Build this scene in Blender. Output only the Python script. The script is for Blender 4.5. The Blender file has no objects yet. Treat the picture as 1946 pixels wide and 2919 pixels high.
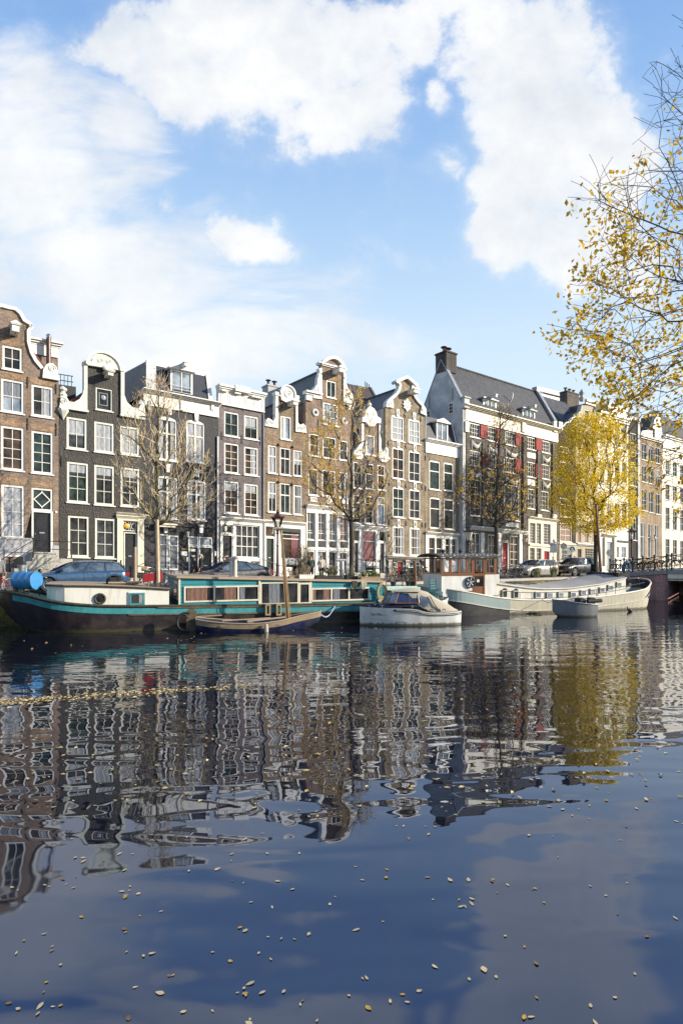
import bpy, bmesh, math, random
from mathutils import Vector, Matrix, noise as mnoise
from mathutils.geometry import tessellate_polygon
from mathutils.kdtree import KDTree

random.seed(7)
R = math.radians
SC = bpy.context.scene
COL = SC.collection
F, CX, HY, CAMZ = 1750.0, 973.0, 1590.0, 3.0      # focal length and horizon of the photograph, eye height above the water
QUAY = 1.4                                         # street level above the water
ROW = R(34.9)                                      # direction of the row of houses and of the quay

# ------------------------------------------------------------------ frames: measured points of the photo to places in the canal
class Fr:
    def __init__(self, px, D, ang, z=0.0, sag=0.0, cpx=None):
        self.a, self.zb, self.sag = ang, z, sag
        x0, y0 = (px - CX) / F * D, D
        self.c, self.s_ = math.cos(ang), math.sin(ang)
        self.o = Vector((x0, y0, z)); self.t0 = 0
        if cpx is not None:
            t = self.s(cpx); self.o = Vector((x0 + self.c * t, y0 + self.s_ * t, z))
    def s(self, px, yo=0.0):
        k = (px - CX) / F
        X, Y = self.o.x - self.s_ * yo, self.o.y + self.c * yo
        return (k * Y - X) / (self.c - k * self.s_)
    def D(self, px, yo=0.0):
        return self.o.y + self.c * yo + self.s_ * self.s(px, yo)
    def z(self, px, py, yo=0.0):
        return CAMZ - (py - HY) / F * self.D(px, yo) - self.zb + self.sag * self.s(px, yo)
    def p(self, px, py, yo=0.0):
        return (self.s(px, yo), self.z(px, py, yo))
    def world(self, x, y, z=0.0):
        return Vector((self.o.x + self.c * x - self.s_ * y, self.o.y + self.s_ * x + self.c * y, self.zb + z))

# ------------------------------------------------------------------ mesh collector
class MB:
    def __init__(self): self.v, self.f, self.mi, self.m, self.sm, self.smooth = [], [], [], 0, [], False
    def face(self, idx): self.f.append(tuple(idx)); self.mi.append(self.m); self.sm.append(self.smooth)
    def poly(self, pts):
        b = len(self.v); self.v += [tuple(p) for p in pts]; self.face(range(b, b + len(pts)))
    def box(self, x0, y0, z0, x1, y1, z1, M=None):
        if x0 > x1: x0, x1 = x1, x0
        if y0 > y1: y0, y1 = y1, y0
        if z0 > z1: z0, z1 = z1, z0
        b = len(self.v)
        vs = [(x0,y0,z0),(x1,y0,z0),(x1,y1,z0),(x0,y1,z0),(x0,y0,z1),(x1,y0,z1),(x1,y1,z1),(x0,y1,z1)]
        if M: vs = [tuple(M @ Vector(q)) for q in vs]
        self.v += vs
        for q in ((0,3,2,1),(4,5,6,7),(0,1,5,4),(1,2,6,5),(2,3,7,6),(3,0,4,7)): self.face([b+i for i in q])
    def bar(self, a, b_, w, h=None):
        a, b_ = Vector(a), Vector(b_); h = h or w
        d = (b_ - a); L = d.length
        if L < 1e-6: return
        q = d.to_track_quat('X', 'Z').to_matrix().to_4x4(); q.translation = a
        self.box(0, -w/2, -h/2, L, w/2, h/2, q)
    def tube(self, pts, r, n=6, cap=True):
        pts = [Vector(p) for p in pts]; rs = r if isinstance(r, (list, tuple)) else [r] * len(pts)
        b = len(self.v); N = len(pts); up = Vector((0, 0, 1)); prev = None
        for i, p in enumerate(pts):
            d = (pts[min(i+1, N-1)] - pts[max(i-1, 0)])
            if d.length < 1e-9: d = Vector((0, 0, 1))
            d.normalize()
            if prev is None:
                x = d.cross(up)
                if x.length < .05: x = d.cross(Vector((1, 0, 0)))
            else:
                x = prev - d * prev.dot(d)
                if x.length < 1e-6: x = d.cross(up)
            x.normalize(); prev = x; y = d.cross(x)
            for k in range(n):
                t = 2 * math.pi * k / n
                self.v.append(tuple(p + (x * math.cos(t) + y * math.sin(t)) * rs[i]))
        for i in range(N - 1):
            for k in range(n):
                a0, a1 = b + i*n + k, b + i*n + (k+1) % n
                self.face((a0, a1, a1 + n, a0 + n))
        if cap:
            self.face([b + k for k in range(n)][::-1]); self.face([b + (N-1)*n + k for k in range(n)])
    def lathe(self, prof, n=12, c=(0, 0, 0), M=None):
        b = len(self.v)
        for r, z in prof:
            for k in range(n):
                t = 2 * math.pi * k / n
                q = Vector((r * math.cos(t), r * math.sin(t), z))
                if M: q = M @ q
                self.v.append(tuple(q + Vector(c)))
        for i in range(len(prof) - 1):
            for k in range(n):
                a0, a1 = b + i*n + k, b + i*n + (k+1) % n
                self.face((a0, a1, a1 + n, a0 + n))
        self.face([b + k for k in range(n)][::-1]); self.face([b + (len(prof)-1)*n + k for k in range(n)])
    def ball(self, c, r, n=8, sc=(1, 1, 1)):
        pr = [(max(1e-3, math.sin(math.pi * i / 6)) * r, -math.cos(math.pi * i / 6) * r) for i in range(7)]
        self.lathe(pr, n, c, Matrix.Diagonal((*sc, 1)))
    def torus(self, c, Rr, r, axis='Y', n=18, m=6, arc=(0, 2*math.pi)):
        full = abs(arc[1] - arc[0] - 2*math.pi) < 1e-6
        pts = []
        for i in range(n + 1):
            t = arc[0] + (arc[1] - arc[0]) * i / n
            u, w = math.cos(t) * Rr, math.sin(t) * Rr
            q = {'Y': (u, 0, w), 'Z': (u, w, 0), 'X': (0, u, w)}[axis]
            pts.append(Vector(c) + Vector(q))
        self.tube(pts, r, m, cap=not full)
    def prism(self, pts, y0, y1, holes=()):
        """outline pts [(x,z)] pushed from y0 (front) to y1, holes cut through with their reveals"""
        loops = [list(pts)] + [list(h) for h in holes]
        flat = [q for L in loops for q in L]
        tris = tessellate_polygon([[Vector((a, b, 0)) for a, b in L] for L in loops])
        b = len(self.v); n = len(flat)
        self.v += [(a, y0, c) for a, c in flat] + [(a, y1, c) for a, c in flat]
        for t in tris:
            (ax, az), (bx, bz), (cx, cz) = flat[t[0]], flat[t[1]], flat[t[2]]
            ar = (bx-ax)*(cz-az) - (cx-ax)*(bz-az)
            if abs(ar) < 1e-9: continue
            q = t if ar > 0 else (t[0], t[2], t[1])
            self.face([b + i for i in q]); self.face([b + n + i for i in q][::-1])
        o = b
        for L in loops:
            k = len(L)
            for i in range(k):
                j = (i + 1) % k
                self.face((o + i, o + j, o + n + j, o + n + i))
            o += k
    def ribbon(self, path, w, y0, y1):
        """a moulding of width w laid along a path of (x,z), pushed from y0 to y1"""
        P = [Vector(p) for p in path]; out, inn = [], []
        for i, p in enumerate(P):
            d = P[min(i+1, len(P)-1)] - P[max(i-1, 0)]
            if d.length < 1e-9: d = Vector((1, 0))
            d.normalize(); nrm = Vector((-d.y, d.x))
            out.append(p + nrm * w * .25); inn.append(p - nrm * w * .75)
        for i in range(len(P) - 1):
            q = [out[i], out[i+1], inn[i+1], inn[i]]
            b = len(self.v)
            self.v += [(a.x, y0, a.y) for a in q] + [(a.x, y1, a.y) for a in q]
            for g in ((0,1,2,3),(7,6,5,4),(0,4,5,1),(2,6,7,3)) + (((3,7,4,0),) if i == 0 else ()) + (((1,5,6,2),) if i == len(P)-2 else ()):
                self.face([b + j for j in g])
    def build(self, name, mats, parent=None, loc=None, rz=None, shear=0.0, bevel=0.0):
        if not isinstance(mats, (list, tuple)): mats = [mats]
        me = bpy.data.meshes.new(name)
        vs = self.v if not shear else [(x, y, z - shear * x) for x, y, z in self.v]
        me.from_pydata(vs, [], self.f)
        for m in mats: me.materials.append(m)
        me.polygons.foreach_set('material_index', self.mi)
        me.polygons.foreach_set('use_smooth', self.sm)
        me.validate(); 
        bm = bmesh.new(); bm.from_mesh(me); bmesh.ops.recalc_face_normals(bm, faces=bm.faces); bm.to_mesh(me); bm.free()
        o = bpy.data.objects.new(name, me); COL.objects.link(o)
        if parent: o.parent = parent
        if loc is not None: o.location = loc
        if rz is not None: o.rotation_euler = (0, 0, rz)
        if bevel:
            b = o.modifiers.new('bevel', 'BEVEL'); b.width = bevel; b.segments = 2; b.limit_method = 'ANGLE'
        return o

def tag(o, label=None, cat=None, group=None, kind=None):
    if label: o['label'] = label
    if cat: o['category'] = cat
    if group: o['group'] = group
    if kind: o['kind'] = kind
    return o
def empty(name, loc, rz, label, cat, group=None):
    o = bpy.data.objects.new(name, None); COL.objects.link(o); o.empty_display_size = .3
    o.location = loc; o.rotation_euler = (0, 0, rz)
    return tag(o, label, cat, group)
def structure(name, mb, m, **k): return tag(mb.build(name, m, **k), kind='structure')
def copy_tree(o, parent=None):
    c = o.copy(); COL.objects.link(c)
    if parent: c.parent = parent
    for ch in list(o.children): copy_tree(ch, c)
    return c
def text(body, size, m, parent, loc, rot, name='lettering', shear=0.0, ext=.004):
    cu = bpy.data.curves.new(name, 'FONT'); cu.body = body; cu.size = size; cu.extrude = ext
    cu.align_x = 'CENTER'; cu.align_y = 'CENTER'; cu.shear = shear
    cu.materials.append(m)
    tmp = bpy.data.objects.new(name, cu); COL.objects.link(tmp)
    me = bpy.data.meshes.new_from_object(tmp.evaluated_get(bpy.context.evaluated_depsgraph_get()))
    if not me.materials: me.materials.append(m)
    bpy.data.objects.remove(tmp); bpy.data.curves.remove(cu)
    o = bpy.data.objects.new(name, me); COL.objects.link(o); o.parent = parent; o.location = loc; o.rotation_euler = rot
    return o

# ------------------------------------------------------------------ materials
class NT:
    def __init__(self, tree): self.t = tree; self.n = tree.nodes; self.l = tree.links
    def add(self, typ, **k):
        nd = self.n.new(typ)
        for a, b in k.items(): setattr(nd, a, b)
        return nd
    def link(self, a, b): self.l.new(a, b)
    def val(self, sock, v):
        if isinstance(v, (int, float, tuple, list)): sock.default_value = v
        else: self.link(v, sock)
    def math(self, op, a, b=0.0, c=None, clamp=False):
        nd = self.add('ShaderNodeMath', operation=op, use_clamp=clamp)
        self.val(nd.inputs[0], a); self.val(nd.inputs[1], b)
        if c is not None: self.val(nd.inputs[2], c)
        return nd.outputs[0]
    def mix(self, fac, a, b, blend='MIX'):
        nd = self.add('ShaderNodeMix', data_type='RGBA', blend_type=blend)
        self.val(nd.inputs[0], fac)
        for s, v in ((6, a), (7, b)):
            if isinstance(v, (tuple, list)): v = tuple(v) + ((1.0,) if len(v) == 3 else ())
            self.val(nd.inputs[s], v)
        return nd.outputs[2]
    def noise(self, vec, scale, detail=4, rough=.55, dist=0.0):
        nd = self.add('ShaderNodeTexNoise'); nd.inputs['Scale'].default_value = scale
        nd.inputs['Detail'].default_value = detail; nd.inputs['Roughness'].default_value = rough
        nd.inputs['Distortion'].default_value = dist
        if vec is not None: self.link(vec, nd.inputs['Vector'])
        return nd.outputs['Fac']
    def remap(self, v, a, b, c=0.0, d=1.0, smooth=False):
        nd = self.add('ShaderNodeMapRange'); nd.interpolation_type = 'SMOOTHSTEP' if smooth else 'LINEAR'; nd.clamp = True
        self.val(nd.inputs['Value'], v)
        for i, x in zip((1, 2, 3, 4), (a, b, c, d)): self.val(nd.inputs[i], x)
        return nd.outputs[0]
    def coord(self, which='Object', scale=None):
        o = self.add('ShaderNodeTexCoord').outputs[which]
        if scale:
            mp = self.add('ShaderNodeMapping'); mp.inputs['Scale'].default_value = scale; self.link(o, mp.inputs['Vector']); o = mp.outputs[0]
        return o
    def bump(self, h, strength, dist=.02):
        nd = self.add('ShaderNodeBump'); nd.inputs['Strength'].default_value = strength; nd.inputs['Distance'].default_value = dist
        self.link(h, nd.inputs['Height']); return nd.outputs[0]

def new_mat(name):
    m = bpy.data.materials.new(name); m.use_nodes = True
    t = NT(m.node_tree); return m, t, t.n['Principled BSDF']
def mul(c, k): return tuple(min(1, x * k) for x in c)

def mat(name, col, rough=.6, col2=None, var=.18, vs=5.0, bump=0.0, bs=35.0, metal=0.0, coat=0.0, spec=.5, scale=None, sharp=(.3, .7), wl=0.0):
    m, t, p = new_mat(name); v = t.coord('Object', scale)
    n = t.noise(v, vs, 6, .6)
    c = t.mix(t.remap(n, *sharp), mul(col, 1 - var), col2 or mul(col, 1 + var))
    if wl:      # a band of weed and scum along the waterline
        sx = t.add('ShaderNodeSeparateXYZ'); t.link(t.coord('Object'), sx.inputs[0])
        zz = t.math('ADD', sx.outputs[2], t.math('MULTIPLY', t.math('SUBTRACT', t.noise(v, 5.0, 5, .65), .5), .28))
        c = t.mix(t.remap(zz, wl * .5, wl, .9, 0.0), c, (.055, .05, .022))
    t.link(c, p.inputs['Base Color'])
    t.link(t.remap(t.noise(v, vs * 3, 3), .3, .7, max(.02, rough - .08), min(1, rough + .1)), p.inputs['Roughness'])
    p.inputs['Metallic'].default_value = metal; p.inputs['Coat Weight'].default_value = coat; p.inputs['Coat Roughness'].default_value = .04
    p.inputs['Specular IOR Level'].default_value = spec
    if bump: t.link(t.bump(t.noise(v, bs, 4, .6), bump, .01), p.inputs['Normal'])
    return m

def brick(name, c1, c2, mortar, dark=.55, bump=.6, rough=.85, lump=7.0, spec=.3):
    """brickwork in stretcher bond, with courses 66 mm high, weathered in large patches"""
    m, t, p = new_mat(name); v = t.coord('Object')
    sx = t.add('ShaderNodeSeparateXYZ'); t.link(v, sx.inputs[0])
    cb = t.add('ShaderNodeCombineXYZ'); t.link(t.math('ADD', sx.outputs[0], sx.outputs[1]), cb.inputs[0]); t.link(sx.outputs[2], cb.inputs[1])
    br = t.add('ShaderNodeTexBrick'); t.link(cb.outputs[0], br.inputs['Vector'])
    for k, x in (('Color1', c1), ('Color2', c2), ('Mortar', mortar)): br.inputs[k].default_value = (*x, 1)
    for k, x in (('Scale', 1.0), ('Mortar Size', .007), ('Mortar Smooth', .3), ('Bias', 0.0), ('Brick Width', .21), ('Row Height', .066)): br.inputs[k].default_value = x
    wide = t.remap(t.noise(v, .55, 5, .6), .3, .7, dark, 1.15)
    spk = t.remap(t.noise(v, 11, 3, .7), .32, .68, .62, 1.3)
    mp = t.add('ShaderNodeMapping'); mp.inputs['Scale'].default_value = (2.6, 2.6, .22); t.link(v, mp.inputs[0])
    run = t.remap(t.noise(mp.outputs[0], 1.0, 5, .65), .34, .62, .66, 1.08)
    c = t.mix(1.0, br.outputs['Color'], t.math('MULTIPLY', t.math('MULTIPLY', wide, run), spk), 'MULTIPLY')
    t.link(c, p.inputs['Base Color']); p.inputs['Roughness'].default_value = rough; p.inputs['Specular IOR Level'].default_value = spec
    h = t.math('ADD', t.math('MULTIPLY', t.noise(v, lump, 3, .65), 1.0), t.math('MULTIPLY', br.outputs['Fac'], -.25))
    t.link(t.bump(h, bump, .05), p.inputs['Normal'])
    return m

def tiles(name, col, col2, axis, period=.24, rough=.6, bump=1.0, shine=.5):
    """pantiles: rolls running up the slope, courses across it"""
    m, t, p = new_mat(name); v = t.coord('Object')
    sx = t.add('ShaderNodeSeparateXYZ'); t.link(v, sx.inputs[0])
    s = t.math('SINE', t.math('MULTIPLY', sx.outputs[axis], 2 * math.pi / period))
    row = t.math('FRACT', t.math('MULTIPLY', sx.outputs[2], 1 / .26))
    n = t.noise(v, 2.2, 5, .65); n2 = t.noise(v, 14, 2, .6)
    c = t.mix(t.remap(t.math('ADD', t.math('MULTIPLY', n, .6), t.math('MULTIPLY', n2, .4)), .35, .65), col, col2)
    t.link(c, p.inputs['Base Color']); p.inputs['Roughness'].default_value = rough; p.inputs['Specular IOR Level'].default_value = shine
    t.link(t.bump(t.math('ADD', t.math('MULTIPLY', s, .5), t.math('MULTIPLY', row, .5)), bump, .06), p.inputs['Normal'])
    return m

def boards(name, col, col2, axis, period, rough=.55, gap=.08, bump=.5, grime=.5):
    """painted or bare planks: thin dark gaps at a fixed spacing along one axis"""
    m, t, p = new_mat(name); v = t.coord('Object')
    sx = t.add('ShaderNodeSeparateXYZ'); t.link(v, sx.inputs[0])
    fr = t.math('FRACT', t.math('MULTIPLY', sx.outputs[axis], 1 / period))
    g = t.math('LESS_THAN', fr, gap)
    n = t.remap(t.noise(v, 3.0, 6, .65), .3, .7)
    c = t.mix(n, col, col2); c = t.mix(t.math('MULTIPLY', g, grime), c, mul(col, .25))
    t.link(c, p.inputs['Base Color']); p.inputs['Roughness'].default_value = rough
    t.link(t.bump(fr, bump, .02), p.inputs['Normal'])
    return m

def glass_mat(name, col, col2, rough=.04, vs=1.3, coat=0.0):
    m, t, p = new_mat(name); v = t.coord('Object')
    t.link(t.mix(t.remap(t.noise(v, vs, 4, .6), .4, .62), col, col2), p.inputs['Base Color'])
    p.inputs['Roughness'].default_value = rough; p.inputs['Specular IOR Level'].default_value = .36; p.inputs['Coat Weight'].default_value = coat
    p.inputs['Coat Roughness'].default_value = .03
    t.link(t.bump(t.noise(v, 2.0, 2, .5), .12, .03), p.inputs['Normal'])
    return m
def curtain_mat(name, col, fold=22):
    m, t, p = new_mat(name); v = t.coord('Object')
    sx = t.add('ShaderNodeSeparateXYZ'); t.link(v, sx.inputs[0])
    w = t.math('SINE', t.math('ADD', t.math('MULTIPLY', sx.outputs[0], fold), t.math('MULTIPLY', t.noise(v, 3, 2), 9)))
    t.link(t.mix(t.remap(w, -1, 1), mul(col, .62), col), p.inputs['Base Color'])  # shade of the folds put into the colour as stripes
    p.inputs['Roughness'].default_value = .7; p.inputs['Coat Weight'].default_value = .8; p.inputs['Coat Roughness'].default_value = .04
    return m
def leaf_mat(name, cols, trans=.45, vs=3.0):
    m, t, p = new_mat(name); v = t.coord('Object')
    inf = t.add('ShaderNodeNewGeometry')
    rp = t.add('ShaderNodeValToRGB'); el = rp.color_ramp.elements
    el[0].position = 0; el[0].color = (*cols[0], 1); el[1].position = 1; el[1].color = (*cols[-1], 1)
    for i, c in enumerate(cols[1:-1]):
        e = el.new((i + 1) / (len(cols) - 1)); e.color = (*c, 1)
    f = t.math('ADD', t.math('MULTIPLY', inf.outputs['Random Per Island'], .62), t.math('MULTIPLY', t.remap(t.noise(v, vs * .25, 3), .3, .7), .38))
    t.link(f, rp.inputs[0])
    tr = t.add('ShaderNodeBsdfTranslucent'); t.link(rp.outputs[0], tr.inputs[0])
    t.link(rp.outputs[0], p.inputs['Base Color']); p.inputs['Roughness'].default_value = .5; p.inputs['Specular IOR Level'].default_value = .35
    mx = t.add('ShaderNodeMixShader'); mx.inputs[0].default_value = trans
    t.link(p.outputs[0], mx.inputs[1]); t.link(tr.outputs[0], mx.inputs[2])
    t.link(mx.outputs[0], t.n['Material Output'].inputs[0])
    return m

MT = dict(
    white=mat('white_paint', (.70, .695, .66), .45, (.52, .51, .46), .03, 1.6, .15, 20, scale=(2.2, 2.2, .7), sharp=(.45, .8)),
    cream=mat('cream_paint', (.66, .62, .49), .5, (.50, .46, .35), .04, 1.6, .15, 20, scale=(2.2, 2.2, .7), sharp=(.42, .78)),
    offwhite=mat('greyish_white_paint', (.63, .645, .57), .5, (.47, .48, .41), .04, 1.6, .15, 20, scale=(2.2, 2.2, .7), sharp=(.42, .78)),
    stone=mat('pale_stone', (.46, .44, .38), .8, (.33, .31, .27), .1, 3, .3, 18),
    pgrey=mat('grey_plaster', (.58, .59, .59), .85, (.35, .36, .365), .1, .9, .25, 14, sharp=(.38, .62)),
    plinth=mat('pale_plinth', (.42, .42, .43), .8, (.33, .33, .34), .1, 2, .2, 18),
    black=mat('black_paint', (.012, .013, .016), .35, None, .3, 3),
    iron=mat('black_iron', (.02, .021, .022), .5, None, .3, 8),
    dkgreen=mat('dark_green_paint', (.012, .022, .02), .3, None, .3, 3),
    red=mat('red_paint', (.27, .012, .016), .5, (.20, .010, .014), .1, 4, spec=.12),
    slate=mat('slate', (.028, .031, .042), .5, (.045, .048, .06), .1, 4, .4, 12),
    felt=mat('roof_felt', (.07, .07, .072), .9, None, .25, 3, .4, 30),
    lead=mat('lead_flashing', (.22, .24, .27), .45, None, .2, 3),
    glass=glass_mat('window_glass', (.010, .011, .013), (.045, .042, .04)),
    glass_green=glass_mat('window_glass_green_room', (.012, .016, .014), (.03, .055, .05), .03, 2.2),
    glass_dim=glass_mat('window_glass_dim_room', (.02, .022, .028), (.07, .075, .08), .05, 1.7),
    glass_warm=glass_mat('window_glass_warm_room', (.012, .010, .009), (.08, .05, .03)),
    glass_sky=glass_mat('window_glass_pale_sky', (.12, .16, .21), (.30, .35, .40)),  # pale sky reflection put into the glass colour
    curtain=curtain_mat('white_curtain', (.33, .35, .38)),
    curtain_g=curtain_mat('grey_curtain', (.15, .17, .20), 30),
    curtain_r=curtain_mat('dark_red_curtain', (.16, .025, .04), 26),
    curtain_o=curtain_mat('brown_curtain', (.20, .10, .075), 30),
    lampglass=mat('frosted_lamp_glass', (.62, .60, .50), .25, None, .1, 5),
    maroon=mat('maroon_iron', (.05, .018, .018), .45, None, .25, 6),
    amber=mat('amber_glass', (.65, .32, .04), .3, None, .15, 5),
    soil=mat('potting_soil', (.03, .022, .016), .95, None, .3, 20),
    rubber=mat('black_rubber', (.015, .015, .016), .75, None, .3, 12),
    chrome=mat('bright_metal', (.62, .63, .64), .22, None, .1, 5, metal=1.0),
    steel=mat('grey_galvanised_steel', (.33, .34, .35), .45, None, .15, 6, metal=.6),
    darkletter=mat('dark_lettering', (.03, .03, .035), .6),
)
# ------------------------------------------------------------------ camera, sun, sky
cam = bpy.data.cameras.new('camera'); camo = bpy.data.objects.new('camera', cam); COL.objects.link(camo)
cam.sensor_fit = 'HORIZONTAL'; cam.sensor_width = 24.0; cam.lens = 24.0 * F / 1946
cam.shift_y = (HY - 2919 / 2) / 1946; cam.clip_start = .1; cam.clip_end = 3000
camo.location = (0, 0, CAMZ); camo.rotation_euler = (R(90), 0, 0)
SC.camera = camo

SUN_EL, SUN_PHI = R(20), R(47)
nf = Vector((math.sin(ROW), -math.cos(ROW), 0)); uu = Vector((math.cos(ROW), math.sin(ROW), 0))
sh = nf * math.cos(SUN_PHI) + uu * math.sin(SUN_PHI)
sdir = Vector((sh.x * math.cos(SUN_EL), sh.y * math.cos(SUN_EL), math.sin(SUN_EL)))
sl = bpy.data.lights.new('sun', 'SUN'); sl.energy = 2.8; sl.angle = R(.5); sl.color = (1.0, .885, .72)
so = bpy.data.objects.new('sun', sl); COL.objects.link(so); so.location = (40, 0, 40)
so.rotation_euler = sdir.to_track_quat('Z', 'Y').to_euler()

w = bpy.data.worlds.new('World'); SC.world = w; w.use_nodes = True
t = NT(w.node_tree); bg = t.n['Background']
sky = t.add('ShaderNodeTexSky', sky_type='NISHITA'); sky.sun_disc = False
sky.sun_elevation = SUN_EL; sky.sun_rotation = math.atan2(sdir.x, sdir.y)
sky.air_density = 1.0; sky.dust_density = .4; sky.ozone_density = 2.0
dirv = t.add('ShaderNodeTexCoord').outputs['Generated']
sx = t.add('ShaderNodeSeparateXYZ'); t.link(dirv, sx.inputs[0])
yy = t.math('MAXIMUM', sx.outputs[1], .12)
ca = t.math('DIVIDE', sx.outputs[0], yy); cb_ = t.math('DIVIDE', sx.outputs[2], yy)
ab = t.add('ShaderNodeCombineXYZ'); t.link(ca, ab.inputs[0]); t.link(cb_, ab.inputs[1])
AB = ab.outputs[0]
def wob(scale, amt, seed):
    mp = t.add('ShaderNodeMapping'); mp.inputs['Location'].default_value = (seed, seed * 2, seed * 3); t.link(AB, mp.inputs[0])
    n = t.add('ShaderNodeTexNoise'); n.inputs['Scale'].default_value = scale; n.inputs['Detail'].default_value = 5; t.link(mp.outputs[0], n.inputs['Vector'])
    s = t.add('ShaderNodeVectorMath', operation='SUBTRACT'); t.link(n.outputs['Color'], s.inputs[0]); s.inputs[1].default_value = (.5, .5, .5)
    k = t.add('ShaderNodeVectorMath', operation='SCALE'); t.link(s.outputs[0], k.inputs[0]); k.inputs['Scale'].default_value = amt
    a = t.add('ShaderNodeVectorMath', operation='ADD'); t.link(AB, a.inputs[0]); t.link(k.outputs[0], a.inputs[1]); return a.outputs[0]
def blobs(lst, vec, inner, outer, gr=1.0):
    acc = None
    for (px, py, rx, ry, wt) in lst:
        a0, b0 = (px - CX) / F, (HY - py) / F
        mp = t.add('ShaderNodeMapping', vector_type='TEXTURE')
        mp.inputs['Location'].default_value = (a0, b0, 0); mp.inputs['Scale'].default_value = (rx * gr / F, ry * gr / F, 1); t.link(vec, mp.inputs[0])
        ln = t.add('ShaderNodeVectorMath', operation='LENGTH'); t.link(mp.outputs[0], ln.inputs[0])
        m_ = t.remap(ln.outputs['Value'], inner, outer, wt, 0.0, True)
        acc = m_ if acc is None else t.math('MAXIMUM', acc, m_)
    return acc
cum = blobs([(780,150,420,280,1),(600,60,330,240,.9),(960,320,270,150,1),(560,230,230,150,.92),(360,120,230,120,.55),(900,400,150,90,.8),(1060,150,160,200,.85),
             (720,692,150,108,1),(780,715,110,60,.9),
             (1480,140,360,250,1),(1300,60,220,170,.95),(1560,400,320,300,1),(1450,600,150,230,.95),(1760,420,190,420,.95),(1700,700,260,200,.85),(1235,300,70,90,.8),(1300,490,110,80,.72),(1170,100,170,150,1),
             (2300,350,420,300,.9),(-500,200,350,250,.8)], wob(3.2, .12, 1.7), .15, 1.15, 1.12)
n1 = t.noise(AB, 4.4, 14, .58, .15); n3 = t.noise(AB, 15.0, 10, .62, .1)
dsum = t.math('ADD', t.math('ADD', cum, t.math('MULTIPLY', t.math('SUBTRACT', n1, .5), 2.3)), t.math('MULTIPLY', t.math('SUBTRACT', n3, .5), 1.1))
dc = t.math('ADD', t.math('MULTIPLY', t.remap(dsum, .34, .70, 0, 1, True), .58), t.math('MULTIPLY', t.remap(dsum, -.05, 1.1, 0, 1, True), .42))
veil = blobs([(120,520,430,520,.95),(320,400,220,220,1),(60,220,170,220,.8),(330,760,560,260,.95),(520,960,680,190,.95),(-200,700,500,600,.9),(560,630,140,120,.5),(900,1000,500,110,.55)], wob(2.2, .16, 4.1), .1, 1.2)
mpv = t.add('ShaderNodeMapping'); mpv.inputs['Rotation'].default_value = (0, 0, R(28)); mpv.inputs['Scale'].default_value = (1.6, 4.2, 1); t.link(AB, mpv.inputs[0])
n2 = t.noise(mpv.outputs[0], 1.9, 8, .62, .5)
dv = t.math('MULTIPLY', t.remap(t.math('ADD', veil, t.math('MULTIPLY', t.math('SUBTRACT', n2, .5), 2.1)), .10, .95, 0, 1, True), .90)
front = t.remap(sx.outputs[1], .1, .3)
dens = t.math('MULTIPLY', t.math('MAXIMUM', dc, dv), front)
# the blue of the air: Nishita graded towards the photograph's clear sky
el = sx.outputs[2]
rp = t.add('ShaderNodeValToRGB'); t.link(t.remap(el, 0, .75), rp.inputs[0]); E = rp.color_ramp.elements
E[0].position = 0; E[0].color = (.86, .92, .97, 1); E[1].position = 1; E[1].color = (.06, .17, .50, 1)
for ps, c in ((.22, (.74, .86, .96)), (.43, (.64, .79, .93)), (.63, (.43, .63, .89)), (.79, (.28, .48, .82)), (.88, (.22, .41, .76)), (.93, (.10, .25, .60))):
    e = E.new(ps); e.color = (*c, 1)
SKYK = 3.75
air = t.mix(.85, sky.outputs[0], t.mix(1.0, rp.outputs[0], (SKYK, SKYK, SKYK), 'MULTIPLY'))
shade = t.remap(t.noise(AB, 4.2, 8, .6), .40, .68)
cc = t.mix(shade, (.95 * SKYK, .95 * SKYK, .94 * SKYK), (.70 * SKYK, .745 * SKYK, .81 * SKYK))
fin = t.mix(dens, air, cc)
t.link(fin, bg.inputs[0]); bg.inputs[1].default_value = .1
vs_ = SC.view_settings; vs_.view_transform = 'Standard'; vs_.look = 'None'; vs_.exposure = 1.55; vs_.gamma = 1.0
cy = SC.cycles; cy.max_bounces = 6; cy.diffuse_bounces = 3; cy.glossy_bounces = 4; cy.transmission_bounces = 4; cy.transparent_max_bounces = 6
cy.caustics_reflective = False; cy.caustics_refractive = False; cy.use_denoising = True; cy.sample_clamp_indirect = 6.0

# ------------------------------------------------------------------ ground, water, quay
m_water, t, p = new_mat('canal_water'); v = t.coord('Object')
p.inputs['Base Color'].default_value = (.006, .007, .012, 1); p.inputs['Roughness'].default_value = .015; p.inputs['IOR'].default_value = 2.2; p.inputs['Specular Tint'].default_value = (.48, .63, 1.0, 1)
sx = t.add('ShaderNodeSeparateXYZ'); t.link(v, sx.inputs[0])
def wn(sc, detail, rough, dist=0.0):
    mp = t.add('ShaderNodeMapping'); mp.inputs['Scale'].default_value = sc; t.link(v, mp.inputs[0]); return t.noise(mp.outputs[0], 1.0, detail, rough, dist)
t.link(t.remap(sx.outputs[1], 3.5, 7.5, .07, .008), p.inputs['Roughness'])
far = t.remap(sx.outputs[1], 5.0, 13)
farr = t.remap(sx.outputs[1], 8, 20)
patch = t.remap(t.noise(v, .16, 2), .38, .62, .45, 1.0)
h1 = t.math('MULTIPLY', wn((.38, 1.15, 1), 1, .4, .5), t.remap(sx.outputs[1], 3, 14, .036, .016))
h2 = t.math('MULTIPLY', t.math('MULTIPLY', wn((1.3, 2.0, 1), 1, .4, .3), .0145), t.math('MULTIPLY', far, patch))
h3 = t.math('MULTIPLY', t.math('MULTIPLY', wn((2.8, 5.0, 1), 2, .5), .0052), t.math('MULTIPLY', farr, patch))
h = t.math('ADD', h1, t.math('ADD', h2, h3))
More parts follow.
